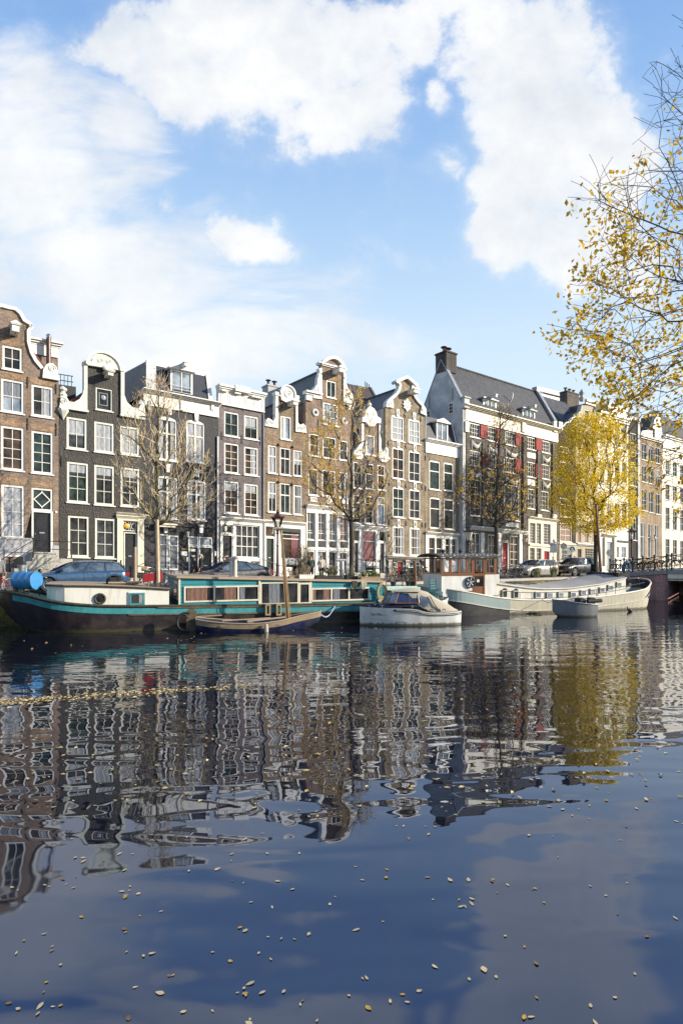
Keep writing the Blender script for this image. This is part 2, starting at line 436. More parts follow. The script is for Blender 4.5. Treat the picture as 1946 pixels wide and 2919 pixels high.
t.link(t.bump(h, 1.0, 1.0), p.inputs['Normal'])

m_street, t, p = new_mat('street_bricks'); v = t.coord('Object')
br = t.add('ShaderNodeTexBrick'); t.link(v, br.inputs['Vector'])
for k, x in (('Color1', (.14, .085, .07)), ('Color2', (.10, .07, .065)), ('Mortar', (.05, .045, .04))): br.inputs[k].default_value = (*x, 1)
for k, x in (('Scale', 1.0), ('Mortar Size', .008), ('Brick Width', .21), ('Row Height', .1)): br.inputs[k].default_value = x
t.link(t.mix(t.remap(t.noise(v, 1.1, 5), .3, .7), br.outputs['Color'], (.17, .15, .13)), p.inputs['Base Color']); p.inputs['Roughness'].default_value = .85
t.link(t.bump(br.outputs['Fac'], -.3, .02), p.inputs['Normal'])

def sheet(name, pts, z, m):
    mb = MB(); mb.poly([(x, y, z) for x, y in pts]); return structure(name, mb, m)
sheet('ground', [(-1500, -600), (1500, -600), (1500, 2400), (-1500, 2400)], -2.0, MT['soil'])
sheet('water', [(-400, -40), (400, -40), (400, 300), (-400, 300)], 0.0, m_water)
QE = Fr(30, 27, ROW, 0.0)                     # the quay edge
FA = Fr(120, 35, ROW, QUAY)                   # the line of the facades
# street: a slab behind the quay edge, running to the horizon
mb = MB()
a, b = QE.world(-60, .35), QE.world(300, .35); c, d = QE.world(900, 900), QE.world(-900, 900)
mb.prism([(a.x, a.y), (b.x, b.y), (c.x, c.y), (d.x, d.y)], 0, 1)
mb.v = [(x, z, QUAY - (.0 if y == 0 else 3.2)) for x, y, z in mb.v]
structure('street', mb, m_street)
m_quay, t, p = new_mat('mossy_quay_brick'); v = t.coord('Object')
br = t.add('ShaderNodeTexBrick'); sx = t.add('ShaderNodeSeparateXYZ'); t.link(v, sx.inputs[0])
cb = t.add('ShaderNodeCombineXYZ'); t.link(sx.outputs[0], cb.inputs[0]); t.link(sx.outputs[2], cb.inputs[1]); t.link(cb.outputs[0], br.inputs['Vector'])
for k, x in (('Color1', (.12, .085, .05)), ('Color2', (.08, .06, .04)), ('Mortar', (.02, .02, .015))): br.inputs[k].default_value = (*x, 1)
for k, x in (('Scale', 1.0), ('Mortar Size', .012), ('Brick Width', .24), ('Row Height', .08)): br.inputs[k].default_value = x
moss = t.mix(t.remap(t.noise(v, 2.5, 6, .7), .42, .6), br.outputs['Color'], (.17, .16, .02))
t.link(moss, p.inputs['Base Color']); p.inputs['Roughness'].default_value = .9
t.link(t.bump(br.outputs['Fac'], -.6, .03), p.inputs['Normal'])
mb = MB(); mb.box(-60, 0, -2.5, 300, .35, QUAY - .16)
qw = mb.build('quay_wall', m_quay, loc=QE.o, rz=ROW); tag(qw, 'mossy brick quay wall along the far bank below the street', 'quay wall')
mb = MB()
for i in range(-30, 90): mb.box(i * 1.6, -.08, QUAY - .16, i * 1.6 + 1.585, .5, QUAY + .02)
mb.build('coping', MT['stone'], qw)
# the bank under the photographer, out of the frame
mb = MB(); mb.box(-60, -40, -2.5, 60, 1.5, QUAY); structure('near_bank', mb, m_street)
# ------------------------------------------------------------------ houses
RW = random.Random(3)
class House:
    def __init__(self, name, label, px0, px1, wall, sag=.035, fwd=0.0, trim='white', group='canal houses along the quay'):
        self.px0, self.px1 = px0, px1; cpx = (px0 + px1) / 2
        self.fr = Fr(120, 35, ROW, QUAY, sag)
        if fwd:
            o = self.fr.world(0, -fwd); self.fr.o = Vector((o.x, o.y, QUAY))
        t_ = self.fr.s(cpx); o = self.fr.world(t_, 0); self.fr.o = Vector((o.x, o.y, QUAY))
        self.sag = sag
        self.root = empty(name, self.fr.o, ROW, label, 'house', group)
        self.wall, self.trim = wall, MT[trim]; self.holes = []
        self.s0, self.s1 = self.fr.s(px0), self.fr.s(px1)
    def p(self, x, y, yo=0.0): return self.fr.p(x, y, yo)
    def pts(self, L, yo=0.0): return [self.p(x, y, yo) for x, y in L]
    def put(self, mb, name, m, parent=None, bevel=0.0):
        return None if not mb.v else mb.build(name, m, parent or self.root, shear=self.sag, bevel=bevel)
    def rect(self, x0, x1, yt, yb):
        c = (x0 + x1) / 2; s0, s1 = self.fr.s(x0), self.fr.s(x1)
        return s0, s1, self.fr.z(c, yt), self.fr.z(c, yb)
    def hole(self, s0, s1, zt, zb, arch=0.0):
        if arch:
            n = 6; top = [(s1 + (s0 - s1) * i / n, zt - arch * (2 * i / n - 1) ** 2) for i in range(n + 1)]
            self.holes.append([(s0, zb), (s1, zb)] + top)
        else: self.holes.append([(s0, zb), (s1, zb), (s1, zt), (s0, zt)])
    def finish(self, top, depth=7.0, eave=None, back=True, side=None):
        """the front wall with its openings, and the body of the house behind it"""
        out = [(self.s0, -.3), (self.s1, -.3)] + [q for q in self.pts(top)][::-1]
        mb = MB(); mb.prism(out, 0, .3, self.holes)
        if eave is None: eave = min(q[1] for q in self.pts(top))
        self.eave = eave
        self.put(mb, 'facade', self.wall)
        mb = MB(); mb.box(self.s0 + .01, .31, -.3, self.s1 - .01, depth, eave - .05)
        self.put(mb, 'side_wall', side or self.wall); self.depth = depth
    def window(self, x0, x1, yt, yb, g=(2, 3), fw=.10, mw=.03, col=None, cur=None, pane='glass', bars=None, arch=0.0, sill=True, name='window', lintel=True, inset=.03, vbar=None):
        s0, s1, zt, zb = self.rect(x0, x1, yt, yb); self.hole(s0, s1, zt, zb, arch)
        if pane == 'glass': pane = RW.choice(('glass', 'glass', 'glass_warm', 'glass_green', 'glass_dim'))
        if cur is None and g != (1, 1) and RW.random() < .22: cur = RW.choice(('tg', 'sg', 'Rg', 'hg'))
        col = col or self.trim; f = MB(); d0, d1 = inset, .15
        za = zt - arch * .999
        f.box(s0, d0, zb, s0 + fw, d1, za); f.box(s1 - fw, d0, zb, s1, d1, za)
        f.box(s0 + fw, d0, zb, s1 - fw, d1, zb + fw)
        if arch:
            n = 6; up = [(s0 + (s1 - s0) * i / n, zt - .002 - arch * (2 * i / n - 1) ** 2) for i in range(n + 1)]
            f.prism([(s0, za - fw), (s1, za - fw)] + up[::-1], d0, d1)
        else: f.box(s0 + fw, d0, zt - fw, s1 - fw, d1, zt)
        i0, i1, j0, j1 = s0 + fw, s1 - fw, zb + fw, (za - fw)
        m0 = d0 + .045
        c, r = g
        for k in range(1, c): xx = i0 + (i1 - i0) * k / c; f.box(xx - mw/2, m0, j0, xx + mw/2, m0 + .04, j1)
        for k in range(1, r): zz = j0 + (j1 - j0) * k / r; f.box(i0, m0 + .003, zz - mw/2, i1, m0 + .037, zz + mw/2)
        for (fr_, th) in (bars or ()): zz = j0 + (j1 - j0) * fr_; f.box(i0, m0 - .02, zz - th/2, i1, m0 + .045, zz + th/2)
        for (fr_, th) in (vbar or ()): xx = i0 + (i1 - i0) * fr_; f.box(xx - th/2, m0 - .015, j0, xx + th/2, m0 + .045, j1)
        if sill: f.box(s0 - .06, -.09, zb - .07, s1 + .06, d0 + .04, zb - .002)
        w_ = self.put(f, name, col)
        pm = MB(); pm.box(i0 - .03, .115, j0 - .03, i1 + .03, .14, zt - .01); self.put(pm, 'pane', MT[pane], w_)
        H_ = j1 - j0; W_ = i1 - i0
        if cur:
            cm = {'w': 'curtain', 'g': 'curtain_g', 'r': 'curtain_r', 'o': 'curtain_o'}[cur[1:] or 'w']; q = MB()
            if cur[0] == 't': q.box(i0 + .01, .10, j1 - H_ * .22, i1 - .01, .113, j1)
            if cur[0] == 'f': q.box(i0 + .01, .10, j0, i1 - .01, .113, j1)
            if cur[0] == 's': q.box(i0 + .01, .10, j0, i0 + W_ * .27, .113, j1); q.box(i1 - W_ * .27, .10, j0, i1 - .01, .113, j1)
            if cur[0] == 'r_' or cur[0] == 'R': q.box(i1 - W_ * .42, .10, j0, i1 - .01, .113, j1)
            if cur[0] == 'h': q.box(i0 + .01, .10, j0 + H_ * .45, i1 - .01, .113, j1)
            self.put(q, 'curtain', MT[cm], w_)
        return w_
    def lintels(self, wins, m, h=.26):
        """flat brick arches over a row of windows, each a piece of the wall standing 12 mm proud"""
        for x0, x1, yt in wins:
            s0, s1, zt, zb = self.rect(x0, x1, yt, yt + 10); mb = MB()
            mb.prism([(s0 - .02, zt + .012), (s1 + .02, zt + .012), (s1 + .16, zt + h), (s0 - .16, zt + h)], -.012, .02)
            self.put(mb, 'brick_arch', m)
    def door(self, x0, x1, yt, yb, m, panels=2, col=None, fw=.08, name='door', floor=None, split=None, letter=True):
        s0, s1, zt, zb = self.rect(x0, x1, yt, yb)
        if floor is not None: zb = floor
        self.hole(s0, s1, zt, zb); f = MB(); col = col or self.trim
        if fw:
            f.box(s0, -.03, zb, s0 + fw, .16, zt); f.box(s1 - fw, -.03, zb, s1, .16, zt); f.box(s0 + fw, -.03, zt - fw, s1 - fw, .16, zt)
            fo = self.put(f, 'door_frame', col)
        i0, i1, j1 = s0 + fw, s1 - fw, zt - fw
        d = MB(); d.box(i0, .10, zb + .01, i1, .155, j1); W_, H_ = i1 - i0, j1 - zb
        for k in range(panels):
            a, b = zb + H_ * (.07 + .9 * k / panels), zb + H_ * (.9 * (k + 1) / panels + .03)
            for q in ((a, a + .03), (b - .03, b)): d.box(i0 + W_ * .16, .085, q[0], i1 - W_ * .16, .102, q[1])
            for q in ((i0 + W_ * .16, i0 + W_ * .16 + .03), (i1 - W_ * .16 - .03, i1 - W_ * .16)): d.box(q[0], .086, a + .03, q[1], .102, b - .03)
        do = self.put(d, name, m)
        h = MB(); h.ball((i0 + W_ * .1, .06, zb + H_ * .45), .035); h.tube([(i0 + W_ * .1, .06, zb + H_ * .45), (i0 + W_ * .1, .11, zb + H_ * .45)], .012, 5)
        if letter: h.box(i0 + W_ * .35, .075, zb + H_ * .47, i0 + W_ * .65, .1, zb + H_ * .5)
        self.put(h, 'handle', MT['chrome'], do)
        return do
    def plate(self, name, L, y0, y1, m=None, parent=None):
        mb = MB(); mb.prism(self.pts(L), y0, y1); return self.put(mb, name, m or self.trim, parent)
    def coping(self, L, w=.22, y0=-.12, y1=.34, m=None, name='gable_coping'):
        mb = MB(); mb.ribbon(self.pts(L), w, y0, y1); return self.put(mb, name, m or self.trim)
    def band(self, x0, x1, yt, yb, y0, y1=.02, m=None, name='cornice', over=0.0, steps=1):
        s0, s1, zt, zb = self.rect(x0, x1, yt, yb); mb = MB()
        for k in range(steps):
            pr = y0 * (k + 1) / steps; a = zb + (zt - zb) * k / steps; b = zb + (zt - zb) * (k + 1) / steps
            mb.box(s0 - over * (k + 1) / steps, pr, a, s1 + over * (k + 1) / steps, y1, b - .001)
        return self.put(mb, name, m or self.trim)
    def beam(self, x0, x1, yt, yb, length=.95, m=None):
        s0, s1, zt, zb = self.rect(x0, x1, yt, yb); c = (s0 + s1) / 2; w_ = (s1 - s0) * .55; mb = MB()
        h_ = (zt - zb) * .62
        mb.box(c - w_/2, -length, zt - h_, c + w_/2, .05, zt - .05); mb.box(c - w_/2 - .07, -length - .07, zt - .05, c + w_/2 + .07, .02, zt)
        mb.prism([(c - w_/2 - .12, zt + .002), (c + w_/2 + .12, zt + .002), (c, zt + .2)], -length - .1, .02)
        b = self.put(mb, 'hoist_beam', m or self.trim)
        k = MB(); k.tube([(c, -length * .75, zt - h_), (c, -length * .75, zt - h_ - .14)], .015, 5); k.torus((c, -length * .75, zt - h_ - .2), .05, .014, 'X', 10, 5, (0, 4.7)); self.put(k, 'hook', MT['iron'], b)
        return b
    def anchors(self, L):
        for x, yt, yb in L:
            s, z1 = self.p(x, yt); _, z0 = self.p(x, yb); mb = MB(); mb.box(s - .025, -.05, z0, s + .025, .0, z1); mb.box(s - .05, -.06, (z0+z1)/2 - .04, s + .05, -.01, (z0+z1)/2 + .04); self.put(mb, 'wall_anchor', MT['iron'])
    def roof_gable(self, m, ridge_z, e0=None, e1=None, y0=.31, y1=None, ez=None, thick=.12, name='roof'):
        """ridge running back from the facade"""
        e0 = self.s0 if e0 is None else e0; e1 = self.s1 if e1 is None else e1; y1 = y1 or self.depth
        ez = self.eave - .05 if ez is None else ez; c = (e0 + e1) / 2
        mb = MB(); mb.prism([(e0 - .05, ez), (e1 + .05, ez), (c, ridge_z)], y0, y1)
        r = self.put(mb, name, m)
        k = MB(); k.tube([(c, y0 + .02, ridge_z + .02), (c, y1, ridge_z + .02)], .09, 6); self.put(k, 'ridge', m, r); return r
    def chimney(self, x0, x1, yt, yb, yo, m, depth=.8, pots=2, name='chimney'):
        s0, s1 = self.fr.s(x0, yo), self.fr.s(x1, yo); c = (x0 + x1) / 2; zt, zb = self.fr.z(c, yt, yo), self.fr.z(c, yb, yo)
        mb = MB(); mb.box(s0, yo, zb, s1, yo + depth, zt - .12); mb.box(s0 - .06, yo - .06, zt - .12, s1 + .06, yo + depth + .06, zt)
        ch = self.put(mb, name, m)
        for i in range(pots):
            x = s0 + (s1 - s0) * (i + .5) / pots
            q = MB(); q.lathe([(.13, zt), (.11, zt + .38)], 8, (x, yo + depth / 2, 0)); q.lathe([(.24, zt + .44), (.2, zt + .5)], 8, (x, yo + depth / 2, 0))
            for a in range(3): q.tube([(x + .1 * math.cos(a * 2.1), yo + depth / 2 + .1 * math.sin(a * 2.1), zt + .36), (x + .12 * math.cos(a * 2.1), yo + depth / 2 + .12 * math.sin(a * 2.1), zt + .45)], .02, 4)
            self.put(q, 'chimney_pot', MT['maroon'], ch)
        return ch
    def dormer(self, x0, x1, yt, yb, yo, back, g=(2, 2), cur='t', ped=True, roofm=None, beam=False, fw=.12):
        """a dormer whose window stands at depth yo; the box runs back into the roof"""
        s0, s1 = self.fr.s(x0, yo), self.fr.s(x1, yo); c = (x0 + x1) / 2; zt, zb = self.fr.z(c, yt, yo), self.fr.z(c, yb, yo)
        d = MB(); d.box(s0, yo + .06, zb, s0 + .05, yo + back, zt); d.box(s1 - .05, yo + .06, zb, s1, yo + back, zt); d.box(s0 + .05, yo + .2, zb, s1 - .05, yo + back, zt - .02)
        do = self.put(d, 'dormer', MT['lead'])
        f = MB(); f.box(s0, yo, zb, s0 + fw, yo + .06, zt); f.box(s1 - fw, yo, zb, s1, yo + .06, zt); f.box(s0 + fw, yo, zb, s1 - fw, yo + .06, zb + fw * .8); f.box(s0 + fw, yo, zt - fw, s1 - fw, yo + .06, zt)
        i0, i1, j0, j1 = s0 + fw, s1 - fw, zb + fw * .8, zt - fw
        for k in range(1, g[0]): x = i0 + (i1 - i0) * k / g[0]; f.box(x - .03, yo + .02, j0, x + .03, yo + .055, j1)
        for k in range(1, g[1]): z = j0 + (j1 - j0) * k / g[1]; f.box(i0, yo + .022, z - .02, i1, yo + .053, z + .02)
        self.put(f, 'window', self.trim, do)
        q = MB(); q.box(i0 - .02, yo + .07, j0 - .02, i1 + .02, yo + .1, j1 + .02); self.put(q, 'pane', MT['glass_sky' if cur else 'glass'], do)
        h = MB(); h.box(s0 - .16, yo - .2, zt, s1 + .16, yo + back, zt + .1)
        mid = (s0 + s1) / 2
        if ped: h.prism([(s0 - .16, zt + .102), (s1 + .16, zt + .102), (mid, zt + .42)], yo - .18, yo + back)
        else: h.prism([(s0 - .12, zt + .102), (s1 + .12, zt + .102), (mid, zt + .2)], yo - .15, yo + back)
        self.put(h, 'dormer_roof', self.trim if ped else MT['lead'], do)
        if beam:
            q = MB(); q.box(mid - .1, yo - .8, zt + .12, mid + .1, yo + .1, zt + .32); q.box(mid - .16, yo - .85, zt + .32, mid + .16, yo + .1, zt + .36); self.put(q, 'hoist_beam', self.trim, do)
        return do
    def scroll(self, mb, px, py, r, y=-.03):
        s, z = self.p(px, py)
        pts = [];
        for i in range(22):
            a = i * .55; rr = r * (1 - i / 24); pts.append((s + math.cos(a) * rr, y, z + math.sin(a) * rr))
        q = MB(); q.tube(pts, r * .16, 5); self.put(q, 'scroll', self.trim)
    def lamp(self, px, py, m=None):
        s, z = self.p(px, py); mb = MB()
        mb.tube([(s, .0, z - .3), (s, -.12, z - .38), (s, -.26, z - .3), (s, -.28, z - .18)], .02, 5); mb.lathe([(.06, z + .18), (.14, z + .2), (.03, z + .34), (.02, z + .42)], 6, (s, -.28, 0)); mb.lathe([(.07, z - .2), (.05, z - .17)], 6, (s, -.28, 0))
        l_ = self.put(mb, 'wall_lamp', MT['iron']); g = MB(); g.lathe([(.06, z - .17), (.125, z + .18)], 6, (s, -.28, 0)); self.put(g, 'lamp_glass', MT['lampglass'], l_)
    def rail(self, pts_, posts=(), r=.022, name='stair_railing', m=None, balls=True):
        mb = MB()
        for P in pts_: mb.tube(P, r, 5)
        for (x, y, z0, z1) in posts:
            mb.tube([(x, y, z0), (x, y, z1)], .038, 6)
            if balls: mb.ball((x, y, z1 + .04), .06, 6)
        return self.put(mb, name, m or MT['iron'])
    def plaque(self, x0, x1, yt, yb, body=None, size=.3, m=None, name='plaque', shear=0):
        s0, s1, zt, zb = self.rect(x0, x1, yt, yb); mb = MB(); mb.box(s0, -.05, zb, s1, .0, zt); mb.box(s0 + .03, -.058, zb + .03, s1 - .03, -.045, zt - .03)
        o = self.put(mb, name, m or MT['white'])
        if body: text(body, size, MT['darkletter'], o, ((s0 + s1) / 2, -.06, (zt + zb) / 2 - self.sag * (s0 + s1) / 2), (R(90), 0, 0), 'lettering', shear)
        return o
BR = dict(
    A=brick('brown_brick', (.30, .222, .16), (.175, .135, .12), (.27, .22, .18), .62, .45),
    B=brick('tarred_brick', (.026, .021, .018), (.016, .014, .013), (.05, .042, .035), .7, 1.0, .55, 9, .6),
    C=brick('dark_painted_brick', (.030, .030, .038), (.022, .023, .030), (.04, .04, .048), .8, .9, .6, 8, .5),
    D=brick('grey_brown_brick', (.205, .178, .188), (.145, .127, .137), (.21, .19, .175), .75, .4),
    E=brick('ochre_brown_brick', (.33, .25, .165), (.20, .15, .11), (.27, .22, .17), .6, .5),
    F=brick('warm_brown_brick', (.32, .228, .165), (.19, .142, .12), (.31, .25, .19), .6, .5),
    H=brick('pale_ochre_brick', (.39, .315, .215), (.235, .195, .145), (.36, .31, .235), .62, .8),
    J=brick('speckled_ochre_brick', (.235, .205, .16), (.065, .062, .062), (.26, .23, .18), .55, 1.0, .8, 8),  # cast shade on the front averaged into the brick tones
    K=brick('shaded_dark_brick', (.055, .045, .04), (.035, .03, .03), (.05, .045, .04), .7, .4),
    N=brick('beige_brick', (.40, .30, .19), (.28, .21, .14), (.34, .28, .2), .7, .4),
    arch=brick('lintel_brick', (.42, .28, .17), (.25, .16, .11), (.33, .27, .2), .65, .5),
    archd=brick('tarred_lintel_brick', (.05, .04, .032), (.022, .019, .017), (.055, .045, .038), .7, 1.0, .5, 10, .6),
)
TL = dict(
    red=tiles('red_pantiles', (.16, .035, .028), (.09, .025, .022), 1), dark_x=tiles('black_pantiles', (.045, .048, .055), (.10, .10, .10), 0, .23, .5, 1.0),
    green_y=tiles('blue_green_pantiles', (.025, .05, .05), (.09, .11, .085), 1, .24, .45), brown_y=tiles('brown_pantiles', (.10, .055, .045), (.05, .035, .03), 1), dark_y=tiles('dark_pantiles', (.05, .055, .062), (.09, .095, .10), 1, .24, .45),
)
# ---- A: brown brick house with a bell gable, cut by the left edge of the frame
h = House('gabled_house', 'brown brick house with white bell gable, tallest at the left edge', -121, 167.5, BR['A'])
half = [(23,874),(45,879),(60,892),(71,912),(88,922),(92,935),(84,944),(84,975),(92,1005),(104,1028),(122,1049),(130,1060),(130,1077),(167.5,1079)]
def mirrored(h, L, cx):
    c, _ = h.p(cx, HY); return [(2 * c - s, z) for s, z in h.pts(L)][::-1][:-1]
for (x0, x1, yt, yb, g, cu) in ((7,63,988,1055,(2,2),None),(3,68,1083,1176,(2,2),'hg'),(90,151,1100,1188,(2,2),'R'),(3,68,1217,1340,(2,4),None),(90,151,1231,1350,(2,4),None),(4,69,1383,1534,(2,4),'f')):
    h.window(x0, x1, yt, yb, g, .11, .035, cur=cu, pane='glass_sky' if (yt, x0) == (1083, 3) else 'glass')
for (x0, x1, yt, yb, g) in ((-92,-24,1070,1164,(2,2)),(-92,-24,1203,1328,(2,4)),(-92,-24,1376,1526,(2,4))): h.window(x0, x1, yt, yb, g, .11, .035)
h.lintels([(7,63,985),(3,68,1081),(90,151,1098),(3,68,1214),(90,151,1229),(4,69,1380),(90,150,1390)], BR['arch'], .34)
tr = h.window(90, 150, 1392, 1456, (1, 1), .1, sill=False, name='fanlight')
s0, s1, zt, zb = h.rect(90, 150, 1392, 1456); cx_, cz_ = (s0+s1)/2, (zt+zb)/2; mb = MB(); q = [(cx_-.42,cz_),(cx_,cz_+.42),(cx_+.42,cz_),(cx_,cz_-.42)]
for i in range(4): a, b = q[i], q[(i+1)%4]; mb.bar((a[0],.07,a[1]),(b[0],.07,b[1]),.05)
for q_ in ((-.5,0,-.4,0),(.5,0,.4,0),(0,.5,0,.4),(0,-.5,0,-.4)): mb.bar((cx_+q_[0],.07,cz_+q_[1]),(cx_+q_[2],.07,cz_+q_[3]),.045)
h.put(mb, 'glazing_bar', MT['white'], tr)
h.door(90, 150, 1456, 1573, MT['black'], 1, fw=.1)
# basement light under the ground floor, the pale plinth, the stoop
s0, s1, zt, zb = h.rect(8, 72, 1581, 1640); h.hole(s0, s1, zt, max(zb, .02))
mb = MB(); mb.box(s0, -.05, zb, s0+.12, .1, zt); mb.box(s1-.12, -.05, zb, s1, .1, zt); mb.box(s0+.12, -.05, zt-.12, s1-.12, .1, zt)
bw = h.put(mb, 'basement_window', MT['white']); mb = MB(); mb.box(s0+.05, .1, zb, s1-.05, .13, zt-.05); h.put(mb, 'pane', MT['glass'], bw)
mb = MB(); zp = h.p(36, 1537)[1]; a = h.fr.s(90); b = h.fr.s(150)
mb.prism([(h.s0, -.3), (a - .02, -.3), (a - .02, zp), (h.s0, zp)], -.06, -.002, [[(s0-.01, max(zb,.02)), (s1+.01, max(zb,.02)), (s1+.01, zt+.01), (s0-.01, zt+.01)]])
mb.box(b + .02, -.06, -.3, h.s1, -.002, zp - .25); mb.box(h.s0, -.11, zp, a - .02, -.002, zp + .1)
h.put(mb, 'plinth', MT['plinth'])
mb = MB(); zf = h.p(120, 1574)[1]; n = 7
mb.box(a - .15, -1.35, -.3, h.fr.s(200, -.7), -.07, zf - .34); mb.box(a - .1, -1.1, zf - .34, b + .1, -.065, zf - .17); mb.box(a - .05, -.8, zf - .17, b + .05, -.065, zf)
for i in range(n):
    zz = (zf - .34) * (1 - (i + 1) / (n + 1)); mb.box(a - .15 - .3 * (i + 1), -1.35, -.3, a - .15 - .3 * i + .03, -.07, zz)
h.put(mb, 'stoop', MT['stone'], bevel=.02)
zt_ = zf - .34; L0 = (a - .1, -1.25, zt_ + .95); L1 = (a - 2.3, -1.25, 1.0)
sr = h.fr.s(200, -.9)
h.rail([[L0, L1], [(a - .1, -1.25, zt_ + .5), (a - 2.3, -1.25, .55)], [L0, (sr, -1.25, zt_ + .95)], [(a - .1, -1.25, zt_ + .5), (sr, -1.25, zt_ + .5)]],
       [(a - .1, -1.25, zt_, zt_ + 1.0), (a - 1.25, -1.25, .3, 1.55), (a - 2.3, -1.25, 0, 1.05), (sr, -1.25, zt_, zt_ + 1.0)])
h.finish([(s, 0) for s in ()] or half, 7.0, eave=h.p(150, 1085)[1]) if False else None
top = mirrored(h, half, 23) + h.pts(half)
out = [(h.s0, -.3), (h.s1, -.3)] + top[::-1]
mb = MB(); mb.prism(out, 0, .3, h.holes); h.put(mb, 'facade', h.wall); h.eave = h.p(150, 1085)[1]; h.depth = 7
mb = MB(); mb.box(h.s0+.01, .31, -.3, h.s1-.01, 7, h.eave); h.put(mb, 'side_wall', h.wall)
h.roof_gable(TL['red'], h.p(23, 905)[1], y1=7)
cop = half[:-4] + [(122,1049)]
mb = MB(); full = mirrored(h, cop, 23) + h.pts(cop); mb.ribbon(full, .19, -.12, .36); h.put(mb, 'gable_coping', MT['white'])
claw = [(121,1080),(122,1054),(131,1040),(139,1036),(150,1037),(160,1047),(164,1062),(166,1080)]
mb = MB(); mb.prism(h.pts(claw), -.14, .3); h.scroll(mb, 148, 1052, .22, -.16); mb.box(*(h.p(120,1080)[0], -.2, h.p(145,1081)[1]-.03, h.p(168,1080)[0], .3, h.p(145,1075)[1])); h.scroll(mb, 88, 930, .12, -.15); h.put(mb, 'gable_ornament', MT['white'])
h.beam(20, 57, 937, 970, .9)
h.anchors([(79,1074,1106),(160,1094,1122),(79,1192,1226),(160,1207,1242)])
h.plaque(157, 163, 1457, 1462, '65' if False else None)

# ---- the cornice house behind it
h = House('rear_house', 'white corniced rear house wall peeping over the bell gable house', 60, 165, BR['A'], 0, fwd=-9, group='houses seen behind the front row')
h.finish([(60,975),(165,975)], 5, side=BR['A'])
h.band(60, 165, 985, 1012, -.12, m=MT['white'], name='frieze'); h.band(60, 165, 968, 984, -.4, m=MT['white'], name='cornice', over=.3, steps=3)
s, z = h.p(137, 970, -.3); zb_ = h.p(137, 1045, -.3)[1]; mb = MB(); mb.tube([(s, -.55, zb_), (s, -.55, z + .1)], .16, 10); pp = h.put(mb, 'flue_pipe', MT['maroon']); mb = MB(); mb.ball((s, -.55, z + .2), .2, 8); h.put(mb, 'cowl', MT['chrome'], pp)

# ---- B: tarred black house with cream neck gable
h = House('gabled_house', 'tarred black brick house with cream neck gable and lit fanlight over its door', 168.5, 412, BR['B'], trim='offwhite')
for (x0, x1, yt, yb, g, cu) in ((190,248,1191,1281,(2,2),'h'),(269,325,1204,1290,(2,2),'f'),(343,397,1216,1297,(2,2),'f'),(191,252,1318,1433,(2,3),'t'),(269,326,1327,1440,(2,3),'t'),(344,398,1334,1444,(2,3),'t'),(194,254,1471,1588,(2,3),None),(271,329,1478,1591,(2,3),None)):
    h.window(x0, x1, yt, yb, g, .12, .035, cur=cu)
h.lintels([(191,252,1317),(269,326,1325),(344,398,1332),(194,254,1469),(271,329,1476)], BR['archd'], .36)
w_ = h.window(273, 320, 1107, 1170, (1, 1), .07, name='loft_hatch', pane='glass')
s0, s1, zt, zb = h.rect(283, 308, 1119, 1155); mb = MB()
for q in ((s0,.085,zb,s0+.04,.112,zt),(s1-.04,.085,zb,s1,.112,zt),(s0+.04,.085,zb,s1-.04,.112,zb+.04),(s0+.04,.085,zt-.04,s1-.04,.112,zt)): mb.box(*q)
mb.ball(((s0+s1)/2,.08,(zt+zb)/2+.1), .16, 10, (1,.3,1)); h.put(mb, 'star_ornament', MT['lead'], w_)
h.door(353, 390, 1518, 1630, MT['black'], 2, fw=.06, floor=.45)
fl = h.window(351, 389, 1486, 1514, (1, 1), .05, sill=False, name='fanlight', pane='glass')
s0, s1, zt, zb = h.rect(351, 389, 1486, 1514); mb = MB(); c = (s0+s1)/2; zc = (zt+zb)/2
for sg in (-1, 1): mb.tube([(c + sg*.42, .07, zt), (c + sg*.12, .07, zc + .1), (c + sg*.1, .07, zc), (c + sg*.12, .07, zc - .1), (c + sg*.42, .07, zb)], .025, 4); mb.tube([(c - sg*.09, .07, zt), (c + sg*.09, .07, zb)], .02, 4)
h.put(mb, 'glazing_bar', MT['white'], fl)
mb = MB(); mb.ball((s0 + .2, .0, zc), .17, 10, (1, .5, 1)); h.put(mb, 'door_lantern', MT['amber'], fl)
for x0, x1 in ((333, 350), (391, 409)): h.band(x0, x1, 1480, 1632, -.12, m=MT['cream'], name='door_pilaster')
h.band(332, 411, 1470, 1479, -.22, m=MT['cream'], name='door_cornice', over=.06, steps=3); h.band(333, 409, 1480, 1485, -.1, m=MT['cream'], name='door_lintel')
s, z = h.p(371, 1468); s_a, s_b = h.p(331, 1468)[0], h.p(412, 1468)[0]; mb = MB()
for i in range(26): x = s_a + (s_b - s_a) * i / 25; mb.tube([(x, -.18, z - .02), (x, -.18, z + .14)], .016, 4)
mb.tube([(s_a, -.18, z + .09), (s_b, -.18, z + .09)], .012, 4); h.put(mb, 'cresting', MT['cream'])
text('67', .2, MT['darkletter'], h.root, (h.p(400,1521)[0], -.128, h.p(400,1521)[1]), (R(90),0,0))
mb = MB(); a, b = h.fr.s(338), h.fr.s(408); mb.box(a, -.9, -.3, b, -.0, .42); mb.box(a - .1, -1.2, -.3, b + .1, -.9, .24); h.put(mb, 'doorstep', MT['stone'])
